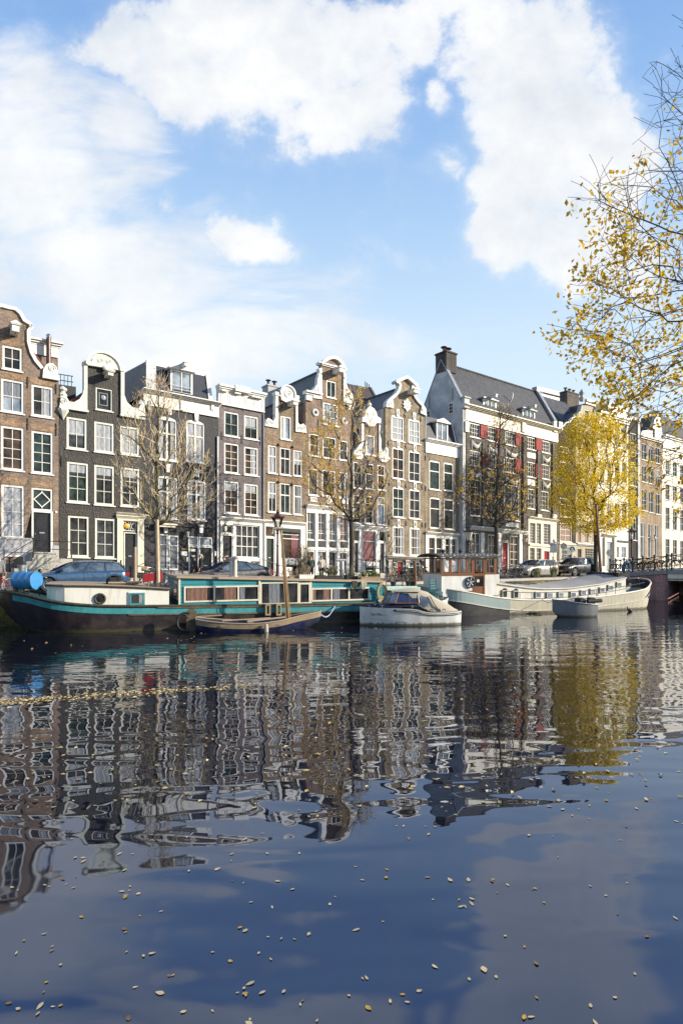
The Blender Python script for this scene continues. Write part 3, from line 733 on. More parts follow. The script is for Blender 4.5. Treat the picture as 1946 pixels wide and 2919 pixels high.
h.rail([[(a, -1.15, 1.0), (a, -.5, 1.35), (a, 0, 1.35)], [(b, -1.15, 1.0), (b, -.5, 1.35), (b, 0, 1.35)], [(b, -.6, 1.4), (b + 2.3, -.6, 1.4)], [(b, -.6, .85), (b + 2.3, -.6, .85)]], [(a, -1.15, 0, 1.1), (b, -1.15, 0, 1.1), (a, -.5, .4, 1.4), (b, -.6, .4, 1.45), (b + 2.3, -.6, 0, 1.45)])
topB = [(168.5,1166),(246,1170),(246,1034),(343,1052),(343,1186),(412,1196)]
h.finish(topB, 7, eave=h.p(290,1182)[1])
h.plate('gable_pediment', [(237,1041),(236,1030),(259,1032),(263,1022),(275,1011),(293,1006),(311,1010),(325,1021),(334,1039),(336,1047),(355,1050),(352,1060),(296,1050)], -.22, .34)
mb = MB(); s, z = h.p(294, 1030); mb.ribbon([(s + math.cos(a_) * 1.02, z - .42 + math.sin(a_) * .92) for a_ in [math.pi * (1 - i / 12) for i in range(13)]], .12, -.32, -.2); h.scroll(mb, 283, 1031, .17, -.23); h.scroll(mb, 307, 1034, .17, -.23); h.put(mb, 'pediment_moulding', MT['offwhite']); mb = MB(); mb.ball(h.p(297,1052)[:1] + (-.22,) + h.p(297,1052)[1:], .16, 8); h.put(mb, 'pediment_drop', MT['offwhite'])
for L in ([(238,1040),(248,1042),(248,1112),(238,1110)], [(343,1055),(353,1057),(353,1128),(343,1126)]): h.plate('gable_pilaster', L, -.14, .32)
h.plate('gable_claw', [(238,1110),(235,1124),(226,1138),(210,1147),(196,1145),(188,1131),(172,1131),(169,1160),(248,1172),(248,1110)], -.12, .3)
h.plate('gable_claw', [(343,1126),(353,1126),(361,1147),(377,1162),(395,1164),(402,1149),(411,1152),(413,1186),(343,1188)], -.12, .3)
mb = MB(); s, z = h.p(180, 1135); mb.lathe([(.3, z), (.2, z+.1), (.25, z+.22), (.12, z+.4), (.24, z+.5), (.24, z+.58), (.1, z+.68), (.02, z+.74)], 8, (s, .1, 0)); s, z = h.p(404, 1153); mb.lathe([(.26, z), (.2, z+.2), (.02, z+.4)], 8, (s, .1, 0)); h.scroll(mb, 180, 1144, .2, -.14); h.put(mb, 'gable_finial', MT['offwhite'])
mb = MB(); s, z = h.p(180, 1166); mb.lathe([(.02, z-.62), (.1, z-.45), (.3, z-.1), (.3, z)], 6, (s, -.05, 0)); h.put(mb, 'gable_bracket', MT['offwhite'])
h.band(168, 251, 1164, 1170, -.18, m=MT['offwhite'], name='gable_ledge'); h.band(341, 412, 1186, 1192, -.18, m=MT['offwhite'], name='gable_ledge')
h.beam(291, 318, 1068, 1087, .9)
h.roof_gable(TL['red'], h.p(296, 1075)[1], y1=7)
h.anchors([(176,1300,1330)])

# ---- C: blue-black painted house with white cornice, mansard and dormer
h = House('mansard_house', 'blue-black painted house with white cornice, slate mansard and open dormer window', 412.5, 621, BR['C'])
for (x0, x1, yt, yb, cu) in ((449,504,1187,1312,'s'),(531,583,1197,1318,'f')):
    h.window(x0, x1, yt, yb, (1, 1), .09, bars=((.66, .09),), vbar=((.5, .12),), arch=.16, cur=cu, lintel=False)
for (x0, x1, yt, yb, cu) in ((450,506,1357,1478,'s'),(534,587,1368,1482,'s')): h.window(x0, x1, yt, yb, (1, 1), .09, bars=((.66, .09),), vbar=((.5, .12),), arch=.08, cur=cu)
for (x0, x1, yt, yb) in ((452,480,1522,1624),(480.5,510,1526,1625)): h.window(x0, x1, yt, yb, (1, 1), .1, bars=((.72, .06),), cur='fg', sill=False)
for x0, x1, yt, yb in ((537,566.5,1529,1556),(567,606,1531,1557)):
    fl = h.window(x0, x1, yt, yb, (1, 1), .08, sill=False, name='fanlight', pane='glass_sky'); s0, s1, zt, zb = h.rect(x0, x1, yt, yb); mb = MB(); c, zc = (s0+s1)/2, (zt+zb)/2
    mb.torus((c,.11,zc), .13, .012, 'Y', 16, 4); mb.box(c-.07,.1,zc+.06,c+.07,.114,zc+.085); mb.box(c-.014,.1,zc-.1,c+.014,.114,zc+.06); h.put(mb, 'etched_emblem', MT['white'], fl)
d1 = h.door(537, 566.5, 1557, 1642, MT['black'], 2, fw=.08, floor=.02); d2 = h.door(567, 606, 1558, 1642, MT['black'], 2, fw=.08, floor=.02)
for (x0, x1, yt, yb, m_, nm) in ((516,533,1562,1569,MT['black'],'house_sign'),(515,533,1571,1584,MT['white'],'house_sign'),(543,557,1565,1572,MT['cream'],'door_plate'),(546,556,1583,1588,MT['white'],'door_plate'),(531,537,1588,1601,MT['white'],'letter_box'),(611,618,1571,1585,MT['white'],'notice')): h.plaque(x0, x1, yt, yb, m=m_, name=nm)
s0, s1, zt, zb = h.rect(517, 532, 1564, 1566.5); mb = MB(); mb.box(s0, -.065, zb, s1, -.05, zt); h.put(mb, 'sign_stripe', MT['amber'])
for px, py in ((559,1188),(483,1171),(478,1335),(561,1349),(472,1508),(572,1508)):
    s, z = h.p(px, py); mb = MB(); mb.prism([(s-.11, z-.26), (s+.11, z-.26), (s+.15, z+.2), (s-.15, z+.2)], -.1, .02); mb.box(s-.18, -.13, z+.2, s+.18, .02, z+.27); h.put(mb, 'keystone', MT['white'])
h.lamp(531, 1524); h.band(412, 621, 1497, 1501, -.1, m=BR['C'], name='string_course')
mb = MB(); a, b = h.fr.s(452), h.fr.s(536); mb.box(a, -.08, -.3, b, -.002, .75); mb.box(h.fr.s(413), -.06, -.3, h.fr.s(451), -.002, .6); h.put(mb, 'plinth', MT['plinth'])
s, z = h.p(464, 1497); mb = MB(); mb.box(s-.5, -.6, z, s+.75, .0, z+.1); mb.box(s-.4, -.5, z-.14, s+.65, 0, z-.002); h.put(mb, 'awning_box', MT['cream'])
h.finish([(412.5,1150),(621,1180)], 7.5, eave=h.p(516,1150)[1])
h.band(408, 622, 1142, 1172, -.12, m=MT['white'], name='frieze'); h.band(406, 624, 1129, 1141, -.5, m=MT['white'], name='cornice', over=.06, steps=4)
for px in (516, 603, 425): h.band(px-4, px+4, 1143, 1170, -.2, m=MT['white'], name='cornice_bracket')
s0, s1 = h.fr.s(418, .1), h.fr.s(604, .1); zb_ = h.p(516, 1130)[1]; yo = 1.1; t0, t1 = h.fr.s(419, yo), h.fr.s(594, yo); zt_ = h.fr.z(516, 1049, yo)
mb = MB(); V = [(s0,.1,zb_),(s1,.1,zb_),(s1,7.4,zb_),(s0,7.4,zb_),(t0,yo,zt_),(t1,yo,zt_),(t1,7.4,zt_+.6),(t0,7.4,zt_+.6)]
b = len(mb.v); mb.v += V
for q in ((0,1,5,4),(1,2,6,5),(2,3,7,6),(3,0,4,7),(4,5,6,7)): mb.face(q)
ro = h.put(mb, 'roof', MT['slate'])
mb = MB(); mb.box(t0-.05, yo-.1, zt_-.28, t1+.05, yo+.12, zt_+.05); mb.bar((s1-.1,.06,zb_),(t1-.1,yo-.06,zt_),.26,.1); mb.bar((s0+.25,.02,zb_),(t0+.25,yo-.08,zt_),.6,.1); h.put(mb, 'roof_trim', MT['white'], ro)
h.dormer(486, 549, 1056, 1131, .25, 1.6, (2, 1), 't', True, beam=True)
s0, s1 = h.fr.s(492,.2), h.fr.s(543,.2); zz = h.fr.z(517,1126,.2); mb = MB()
for k in range(3): mb.tube([(s0,.16,zz+.15+.2*k),(s1,.16,zz+.15+.2*k)], .02, 4)
h.put(mb, 'window_guard', MT['white'])
mb = MB(); s, z1 = h.p(619, 1245); mb.tube([(s, -.08, 0), (s, -.08, z1)], .06, 8); h.put(mb, 'drainpipe', MT['white'])

# ---- D: grey-brown brick house with a white panelled parapet and white ground floor
h = House('parapet_house', 'grey-brown brick house with panelled white parapet and white shopfront-like ground floor', 621.5, 752, BR['D'])
for r in ((639,681,1175,1244),(696,736,1186,1252)):
    w_ = h.window(*r, (2, 2), .1, cur='h' if r[0] > 690 else None); s0, s1, zt, zb = h.rect(*r); mb = MB(); zc = zb + (zt - zb) * .52
    for i in range(9): x = s0 + .14 + (s1 - s0 - .28) * i / 8; mb.tube([(x,-.02,zb+.05),(x,-.02,zc)], .01, 4)
    mb.tube([(s0+.1,-.02,zc),(s1-.1,-.02,zc)], .014, 4); h.put(mb, 'window_guard', MT['iron'], w_)
for r, cu in (((639,681,1264,1349),None),((696,736,1275,1355),'R'),((639,681,1372,1464),'t'),((696,736,1380,1469),'t')): h.window(*r, (2, 4), .1, cur=cu, pane='glass_warm')
h.lintels([(639,681,1173),(696,736,1184),(639,681,1262),(696,736,1273),(639,681,1370),(696,736,1378)], BR['D'], .3)
h.window(632, 663, 1496, 1521, (2, 1), .07, sill=False, name='fanlight'); h.door(632, 664, 1523, 1640, MT['black'], 2, floor=.35)
h.window(671, 739, 1497, 1590, (4, 3), .08, .05); h.window(676, 704, 1600, 1626, (1, 1), .06, sill=False, name='basement_window', pane='glass_sky'); h.window(713, 738, 1600, 1626, (2, 1), .06, sill=False, name='basement_window', pane='glass_sky')
zc = h.p(687, 1488)[1]; out = [(h.fr.s(627), 0), (h.fr.s(750.5), 0), (h.fr.s(750.5), zc), (h.fr.s(627), zc)]
holes = list(h.holes[-5:]); mb = MB(); mb.prism(out, -.06, -.003, [[(a + (-.004 if i in (0,3) else .004), max(.05,b) + (.004 if i > 1 else 0)) for i, (a, b) in enumerate(q)] for q in holes]); h.put(mb, 'ground_floor_front', MT['white'])
h.band(622, 751, 1477, 1486, -.3, m=MT['white'], name='ground_floor_cornice', over=.05, steps=3)
h.finish([(621.5,1150),(752,1176)], 7, eave=h.p(690,1160)[1])
s0, s1, zt, zb = h.rect(621.5, 752, 1124, 1162); mb = MB(); mb.box(s0, -.1, zb, s1, .3, zt)
for k in range(5): a = s0 + .15 + (s1-s0-.2) * k / 5; b = a + (s1-s0-.2) / 5 - .1; zc = (zt+zb)/2; mb.box(a, -.13, zb+.12, a+.05, -.1, zt-.1); mb.box(b-.05, -.13, zb+.12, b, -.1, zt-.1); mb.box(a+.05, -.129, zb+.12, b-.05, -.1, zb+.17); mb.box(a+.05, -.129, zt-.15, b-.05, -.1, zt-.1)
mb.box(s0, -.16, zb-.06, s1, .0, zb); h.put(mb, 'parapet', MT['white'])
mb = MB()
for k, (pr, dz) in enumerate(((-.2,.1),(-.32,.2),(-.42,.34))): mb.box(s0-.03*k, pr, zt+(0,.1,.2)[k], s1+.03*k, .32, zt+dz-.001)
c = (s0+s1)/2 - .1; mb.box(c-.55, -.48, zt+.05, c+.55, .3, zt+.44)
for x in (s0+.35, s0+1.3, c+.95, s1-.45): mb.box(x-.22, -.36, zt-.1, x+.22, -.1, zt-.001)
h.put(mb, 'parapet_cornice', MT['white'])
h.anchors([(632,1230,1254),(689,1240,1264),(742,1247,1270)])
h.lamp(637, 1508)
a = h.fr.s(648, -.5); mb = MB(); mb.box(a-.8, -.9, -.3, a+.8, -.07, .33); mb.box(a-.8, -1.2, -.3, a+.8, -.9, .17); h.put(mb, 'doorstep', MT['stone'])
h.rail([[(a-.75,-.1,1.5),(a-.75,-.5,1.35),(a-.75,-1.1,.95)],[(a+.8,-.1,1.55),(a+.8,-.45,1.4),(a+.8,-1.15,.9)]],[(a-.75,-1.1,0,.95),(a+.8,-1.15,0,.95)])
mb = MB(); s, z1 = h.p(751, 1180); mb.tube([(s-.03, -.06, 0), (s-.03, -.06, z1)], .05, 8); h.put(mb, 'drainpipe', MT['lead'])

# ---- E: small ochre-brown neck gable with a shop
h = House('gabled_house', 'small ochre-brown house with white scrolled neck gable and shop window behind the street lamp', 752.5, 871, BR['E'])
h.window(800, 830, 1187, 1253, (1, 1), .09, vbar=((.35, .2),), pane='glass_sky')
for r in ((764,789,1270,1349),(798,828,1277,1354),(836,861,1284,1357)): h.window(*r, (1, 1), .08, bars=((.62, .08),), vbar=((.5, .03),), cur='f' if r[0] < 790 else ('h' if r[0] > 830 else None))
for r in ((764,789,1373,1460),(798,828,1378,1464),(836,861,1383,1467)): h.window(*r, (1, 1), .08, bars=((.62, .08),), vbar=((.5, .03),), cur='h' if r[0] < 790 else ('s' if r[0] > 830 else None))
h.lintels([(764,789,1268),(798,828,1275),(836,861,1282),(764,789,1371),(798,828,1376),(836,861,1381)], BR['arch'], .28)
h.window(756, 783, 1501, 1530, (1, 1), .05, sill=False, name='fanlight', pane='glass_warm'); h.door(756, 783, 1532, 1642, MT['dkgreen'], 2, floor=.3)
h.window(799, 856, 1507, 1594, (1, 1), .08, bars=((.68, .06), (.83, .05)), cur='Rr', pane='glass_warm'); s0, s1, zt, zb = h.rect(800, 854, 1508, 1518); mb = MB(); mb.box(s0, -.18, zb, s1, -.01, zt); h.put(mb, 'awning', MT['dkgreen'])
h.window(816, 848, 1610, 1632, (1, 1), .05, sill=False, name='basement_window')
zc = h.p(812, 1496)[1]; holes = h.holes[-4:]
mb = MB(); mb.prism([(h.s0+.02, 0), (h.s1-.03, 0), (h.s1-.03, zc), (h.s0+.02, zc)], -.06, -.003, [[(a + (-.004 if i in (0,3) else .004), max(.05,b) + (.004 if i > 1 else 0)) for i, (a, b) in enumerate(q)] for q in holes]); h.put(mb, 'ground_floor_front', MT['white'])
h.band(753, 870, 1486, 1495, -.3, m=MT['white'], name='ground_floor_cornice', over=.03, steps=3)
topE = [(752.5,1214),(791,1222),(791,1112),(841,1124),(841,1232),(871,1238)]
h.finish(topE, 6.5, eave=h.p(812,1226)[1])
h.plate('gable_pediment', [(782,1127),(781,1117),(794,1119),(799,1109),(806,1104),(816,1102),(827,1106),(835,1116),(839,1127),(850,1130),(849,1139),(838,1137),(834,1146),(816,1150),(800,1141),(797,1130)], -.18, .32)
mb = MB(); h.scroll(mb, 817, 1125, .34, -.2); s, z = h.p(817,1123); mb.ribbon([(s + math.cos(a_) * .62, z + math.sin(a_) * .58) for a_ in [math.pi * (1.1 - 1.2 * i / 12) for i in range(13)]], .1, -.28, -.17); h.put(mb, 'pediment_moulding', MT['white'])
h.plate('gable_claw', [(753,1214),(754,1200),(762,1192),(770,1196),(777,1203),(783,1190),(784,1127),(791,1127),(791,1221)], -.12, .3); h.plate('gable_claw', [(841,1138),(846,1140),(847,1205),(853,1212),(862,1208),(869,1216),(871,1234),(841,1231)], -.12, .3)
mb = MB(); h.scroll(mb, 763, 1204, .22, -.14); h.scroll(mb, 775, 1206, .14, -.14); h.scroll(mb, 861, 1220, .22, -.14); h.scroll(mb, 850, 1220, .14, -.14); h.put(mb, 'gable_scroll', MT['white'])
h.beam(813, 837, 1150, 1167, .9)
h.roof_gable(TL['brown_y'], h.p(812, 1140)[1], y1=6.4); h.anchors([(802,1133,1165)])
for px, py in ((793,1268),(833,1274),(793,1374),(832,1381)): s, z = h.p(px, py); mb = MB(); mb.ball((s,-.06,z), .1, 6); h.put(mb, 'wall_anchor', MT['iron'])
a = h.fr.s(769, -.5); mb = MB(); mb.box(a-.6, -.8, -.3, a+.6, -.07, .28); h.put(mb, 'doorstep', MT['stone']); h.rail([[(a-.5,-.07,1.5),(a-.45,-.15,1.45),(a+.75,-1.2,.95)],[(a-.5,-.07,.8),(a-.45,-.15,.75),(a+.75,-1.2,.4)]],[(a+.75,-1.2,0,.95)],m=MT['lead'])

# ---- F: tall warm brown neck gable
h = House('gabled_house', 'tall warm brown house with round-topped neck gable and white ANNO plaque', 871.5, 1003, BR['F'])
h.window(930, 958, 1086, 1134, (1, 1), .08, pane='glass', vbar=((.5, .03),)); h.window(921, 962, 1150, 1212, (2, 3), .09, pane='glass_sky')
for r in ((881,910,1237,1300),(920,958,1246,1307),(967,991,1256,1312)): h.window(*r, (1, 2), .08)
for r, cu in (((879,907,1336,1412),None),((918,956,1341,1415),None),((966,991,1346,1420),'s')): h.window(*r, (1, 1), .08, cur=cu)
h.lintels([(930,958,1084),(921,962,1148),(881,910,1235),(920,958,1243),(967,991,1252),(879,907,1334),(918,956,1339)], BR['arch'], .28)
xs = ((873.5,896),(904,927),(936,958),(967,989))
for i, (x0, x1) in enumerate(xs): h.window(x0, x1, 1462 + i*2, 1538 + i*1.5, (2, 3), .05, .03, bars=((.24, .05),), cur=('s','s','s','fo')[i], sill=False)
for i, (x0, x1) in enumerate(xs): s0, s1, zt, zb = h.rect(x0, x1, 1541+i, 1559+i); mb = MB(); mb.box(s0+.03, -.075, zb, s1-.03, -.062, zt); h.put(mb, 'dark_panel', MT['black'])
h.window(873.5, 893, 1573, 1634, (2, 3), .05, sill=False); h.window(904, 931, 1573, 1632, (2, 4), .05, sill=False, pane='glass_sky'); h.door(932, 957, 1573, 1640, MT['black'], 1, fw=.05, floor=.03); h.window(968, 987, 1576, 1636, (2, 3), .05, sill=False, pane='glass_warm')
zc = h.p(937, 1456)[1]; holes = h.holes[-8:]
mb = MB(); mb.prism([(h.s0+.02, 0), (h.s1-.03, 0), (h.s1-.03, zc), (h.s0+.02, zc)], -.06, -.003, [[(a + (-.004 if i in (0,3) else .004), max(.03,b) + (.004 if i > 1 else 0)) for i, (a, b) in enumerate(q)] for q in holes]); h.put(mb, 'ground_floor_front', MT['white'])
for x0, x1 in ((896.5,903.5),(927.5,935.5),(958.5,966.5),(990,997)): h.band(x0, x1, 1462, 1640, -.11, -.06, name='timber_post')
h.band(872, 1003, 1563, 1570, -.13, -.06, name='ground_floor_beam')
h.band(872, 1003, 1444, 1455, -.32, name='ground_floor_cornice', over=.02, steps=4)
h.plaque(883, 903, 1417, 1430, 'ANNO', .3); pl = h.plaque(929, 945, 1418, 1438, name='relief_plaque'); h.plaque(972, 991, 1423, 1436, name='plaque')
s, z = h.p(937, 1428); mb = MB()
for dx, dz, l, a_ in ((-.16,.12,.2,1.3),(.1,.18,.12,1.5),(0,-.02,.3,.8),(-.18,-.2,.16,1.57),(.02,-.2,.18,1.5),(.2,-.15,.18,1.4)): mb.bar((s+dx-math.cos(a_)*l/2,-.062,z+dz-math.sin(a_)*l/2),(s+dx+math.cos(a_)*l/2,-.062,z+dz+math.sin(a_)*l/2),.02,.08)
h.put(mb, 'relief', MT['darkletter'], pl)
arcF = [(912,1036),(922,1027),(933,1021),(947,1018),(960,1023),(971,1034),(979,1050)]
topF = [(871.5,1130),(914,1140),(914,1036)] + arcF[1:-1] + [(978,1050),(978,1153),(1003,1160)]
h.finish(topF, 7.5, eave=h.p(937,1150)[1])
h.coping(arcF, .2, -.25, .36); h.band(907, 985, 1042, 1049, -.2, .3, name='pediment_base', over=.02, steps=2)
h.plate('gable_claw', [(891,1135),(889,1114),(895,1104),(902,1097),(904,1078),(909,1062),(907,1050),(915,1050),(915,1138)], -.12, .3); h.plate('gable_claw', [(977,1060),(984,1068),(983,1090),(989,1106),(998,1116),(1004,1128),(1003,1150),(977,1148)], -.12, .3)
mb = MB(); h.scroll(mb, 901, 1112, .26, -.14); h.scroll(mb, 907, 1070, .12, -.14); h.scroll(mb, 990, 1130, .26, -.14); h.scroll(mb, 981, 1078, .12, -.14); h.put(mb, 'gable_scroll', MT['white'])
h.band(868, 914, 1118, 1127, -.3, .3, name='gable_ledge', steps=2); h.band(975, 1006, 1147, 1156, -.3, .3, name='gable_ledge', steps=2); h.band(870, 886, 1128, 1142, -.2, name='gable_bracket'); h.band(990, 1003, 1157, 1170, -.2, name='gable_bracket')
for px, py in ((898,1176),(981,1200)):
    s, z = h.p(px, py); mb = MB(); mb.torus((s,-.03,z), .2, .09, 'Y', 16, 6); o = h.put(mb, 'oval_window', MT['white']); o.scale = (1, 1, 1); mb = MB(); mb.box(s-.16,-.012,z-.16,s+.16,-.002,z+.16); h.put(mb, 'pane', MT['glass'], o)
h.beam(940, 967, 1056, 1077, 1.0)
h.roof_gable(TL['green_y'], h.p(940, 1046)[1], e0=h.s0, y1=9, ez=h.eave - .3)
h.chimney(764, 799, 1098, 1180, 5.5, MT['pgrey'], 1.0, 2)
h.anchors([(917,1130,1162),(907,1196,1224)])

# ---- G: small ornate gable
h = House('gabled_house', 'narrow brown house with ornate white carved gable behind the bare quay tree', 1003.5, 1098, BR['F'])
h.window(1043, 1068, 1241, 1297, (1, 1), .09, pane='glass_sky')
for r in ((1007,1032,1317,1392),(1042,1065,1322,1394),(1076,1099-1.5,1326,1397)): h.window(*r, (1, 1), .08, bars=((.6, .06),))
for r, pn in (((1006,1030,1411,1492),'glass'),((1040,1064,1414,1493),'glass'),((1075,1097,1417,1496),'glass_sky')): h.window(*r, (1, 1), .08, bars=((.75, .06),), pane=pn)
h.door(1007, 1023, 1545, 1640, MT['black'], 1, floor=.4, letter=False); h.window(1007, 1023, 1512, 1543, (1, 1), .05, sill=False, name='fanlight', pane='glass_warm')
h.window(1033, 1070, 1514, 1602, (1, 1), .06, bars=((.68, .05),), cur='fr'); h.window(1080, 1097, 1515, 1543, (1, 1), .05, sill=False, name='fanlight', pane='glass_warm'); h.door(1080, 1097, 1546, 1640, MT['black'], 1, floor=.4, letter=False)
h.window(1040, 1068, 1616, 1636, (1, 2), .05, sill=False, name='basement_window')
zc = h.p(1052, 1511)[1]; holes = h.holes[-6:]
mb = MB(); mb.prism([(h.s0+.02, 0), (h.s1-.02, 0), (h.s1-.02, zc), (h.s0+.02, zc)], -.06, -.003, [[(a + (-.004 if i in (0,3) else .004), max(.03,b) + (.004 if i > 1 else 0)) for i, (a, b) in enumerate(q)] for q in holes]); h.put(mb, 'ground_floor_front', MT['white'])
h.band(1003, 1104, 1500, 1510, -.34, name='ground_floor_cornice', steps=4); h.band(1034, 1070, 1606, 1613, -.2, name='window_ledge')
h.finish([(1003.5,1296),(1034,1299),(1034,1200),(1078,1206),(1078,1305),(1098,1308)], 6, eave=h.p(1050,1302)[1])
h.plate('gable_pediment', [(1028,1203),(1029,1190),(1036,1186),(1039,1172),(1045,1163),(1053,1160),(1062,1166),(1068,1176),(1071,1188),(1081,1194),(1081,1208),(1070,1206),(1062,1216),(1048,1216),(1040,1204)], -.2, .3)
mb = MB(); s, z = h.p(1053, 1162); mb.lathe([(.16, z-.05), (.1, z+.08), (.2, z+.22), (.16, z+.36), (.05, z+.46), (.07, z+.55), (.01, z+.6)], 8, (s,.05,0))
for px, py, r in ((1046,1180,.16),(1061,1182,.16),(1053,1196,.2)): h.scroll(mb, px, py, r, -.22)
h.put(mb, 'gable_carving', MT['white'])
h.plate('gable_claw', [(1004,1293),(1010,1284),(1018,1275),(1026,1262),(1029,1240),(1028,1208),(1034,1208),(1034,1297)], -.12, .28); h.plate('gable_claw', [(1078,1210),(1082,1214),(1079,1235),(1084,1255),(1083,1275),(1088,1290),(1098,1280),(1104,1290),(1104,1308),(1078,1304)], -.12, .28)
for x0, x1, yt in ((1003,1036,1294),(1076,1106,1303)):
    s0, s1, zt, zb = h.rect(x0, x1, yt, yt+14); mb = MB(); mb.box(s0,-.22,zb+.25,s1,.28,zt); mb.prism([(s0+.05,zb+.25),(s1-.05,zb+.25),((s0+s1)/2+.2,zb-.02),((s0+s1)/2-.2,zb-.02)],-.15,.1); h.put(mb, 'gable_console', MT['white'])
s, z = h.p(1099, 1284); mb = MB(); mb.ball((s,-.05,z), .2, 8, (1,.8,1.3)); h.scroll(mb, 1018, 1286, .2, -.14); h.put(mb, 'gable_scroll', MT['white'])
h.roof_gable(TL['brown_y'], h.p(1050, 1215)[1], y1=5.9)
h.lamp(1101.5, 1537)
a = h.fr.s(1090,-.5); b = h.fr.s(1015,-.5); mb = MB(); mb.box(a-.5,-.8,-.3,a+.4,-.07,.38); mb.box(b-.4,-.8,-.3,b+.4,-.07,.38); h.put(mb, 'doorstep', MT['stone'])
h.rail([[(b+.45,-.1,1.5),(b+.6,-.9,1.3),(a-.6,-.9,1.3),(a-.5,-.1,1.5)],[(b+.6,-.9,.75),(a-.6,-.9,.75)]],[(b+.6,-.9,0,1.35),(a-.6,-.9,0,1.35),((a+b)/2,-.9,0,1.35)])
# house behind it with the long brown roof
h = House('rear_house', 'rear house with long brown tiled roof between the tall gable and the bell gable', 985, 1112, BR['E'], 0, fwd=-6.2, group='houses seen behind the front row')
h.finish([(985,1250),(1112,1225)], 6, side=MT['pgrey'])
s0, s1 = h.fr.s(980), h.fr.s(1106,.2); ez = h.fr.z(1050,1206); rz_ = h.fr.z(1050,1105,3); mb = MB(); mb.v += [(s0,-.3,ez),(s1,-.3,ez),(s1,3,rz_),(s0,3,rz_),(s1,6.3,ez),(s0,6.3,ez)]
for q in ((0,1,2,3),(3,2,4,5),(0,3,5),(1,4,2)): mb.face(q)
h.put(mb, 'roof', tiles('weathered_brown_pantiles', (.085, .06, .05), (.05, .045, .042), 0)); mb = MB(); mb.bar((s1,-.3,ez+.06),(s1,3,rz_+.06),.25,.14); h.put(mb, 'roof_verge', MT['felt'])
mb = MB()
for k in range(3): s = h.fr.s(1041+5*k, 3); mb.tube([(s,3,rz_-.05),(s,3,rz_+.55-.1*k)], .045, 6)
h.put(mb, 'vent_pipe', MT['maroon'])

# ---- H: pale ochre bell gable
h = House('gabled_house', 'pale ochre brick house with pointed bell gable and white diamond plaque', 1098.5, 1211, BR['H'])
rows = (((1115,1151,1184,1256),(1164,1197,1194,1264)),((1118,1152,1274,1365),(1165,1198,1284,1373)),((1119,1152,1387,1475),(1166,1198,1393,1479)),((1119,1152,1498,1582),(1167,1198,1502,1584)))
for k, rw in enumerate(rows):
    for r in rw:
        h.window(*r, (1, 1), .09, vbar=((.5, .035),), bars=((.28, .04), (.66, .05)) if k else ((.3, .04), (.55, .04)), arch=.12, cur={3: 's', 2: None, 1: None, 0: 'f'}[k])
        c = (r[0]+r[1])/2; s, z = h.p(c-1, r[2]-7); mb = MB(); mb.prism([(s-.12,z-.28),(s+.12,z-.28),(s+.15,z+.3),(s-.15,z+.3)],-.07,.02); ks = h.put(mb, 'keystone', MT['white']); mb = MB(); mb.box(s-.06,-.082,z-.16,s+.06,-.068,z+.18); h.put(mb, 'keystone_panel', MT['darkletter'], ks)
for px, py in ((1155,1183),(1200,1193),(1108,1263),(1157,1271),(1110,1377),(1157,1384),(1203,1388),(1110,1490),(1157,1492),(1203,1496)): s, z = h.p(px, py); mb = MB(); mb.box(s-.05,-.07,z-.2,s+.05,-.0,z+.2); mb.box(s-.13,-.09,z-.05,s+.13,-.02,z+.05); h.put(mb, 'wall_anchor', MT['iron'])
h.lintels([(r[0],r[1],r[2]-1) for rw in rows for r in rw], brick('pale_lintel_brick', (.43,.35,.24), (.29,.24,.17), (.38,.33,.25), .7, .7), .3)
for r in ((1117,1128,1603,1650),(1130,1150,1601,1650),(1165,1177,1602,1650),(1180,1196,1603,1650)): h.door(*r, MT['black'] if r[0] != 1130 else MT['red'], 1, fw=.05, floor=.0, letter=False)
zc = h.p(1155, 1594)[1]; holes = h.holes[-4:]
mb = MB(); mb.prism([(h.s0+.02, 0.0), (h.s1-.02, 0.0), (h.s1-.02, zc), (h.s0+.02, zc)], -.06, -.003, [[(a + (-.004 if i in (0,3) else .004), max(.02,b) + (.004 if i > 1 else 0)) for i, (a, b) in enumerate(q)] for q in holes]); h.put(mb, 'ground_floor_front', MT['black'])
for x in (1108, 1157, 1204): h.band(x-4, x+4, 1600, 1655, -.16, -.06, m=MT['stone'], name='stone_pier'); h.band(x-6, x+6, 1596, 1600, -.22, -.06, m=MT['stone'], name='capital')
h.band(1099, 1211, 1585, 1592, -.25, m=MT['stone'], name='stone_ledge', steps=2)
curL = [(1098.5,1160),(1101,1150),(1106,1140),(1117,1131),(1128,1121),(1134,1110),(1137,1099),(1133,1090)]; curR = [(1176,1098),(1174,1108),(1176,1120),(1183,1133),(1190,1143),(1200,1153),(1206,1164),(1211,1180)]
h.finish(curL + [(1155,1076)] + curR, 7, eave=h.p(1155,1172)[1], side=MT['pgrey'])
h.coping([(1123,1090),(1126,1086),(1155,1074),(1181,1096),(1185,1101)], .22, -.3, .34)
h.coping(curL, .2, -.16, .32); h.coping(curR, .2, -.16, .32)
h.plate('gable_claw', [(1097,1160),(1099,1146),(1106,1137),(1114,1139),(1117,1150),(1118,1163)], -.18, .3); h.plate('gable_claw', [(1195,1178),(1198,1162),(1203,1156),(1209,1164),(1212,1186)], -.18, .3)
mb = MB(); h.scroll(mb, 1108, 1151, .24, -.2); h.scroll(mb, 1203, 1170, .24, -.2); h.put(mb, 'gable_scroll', MT['white'])
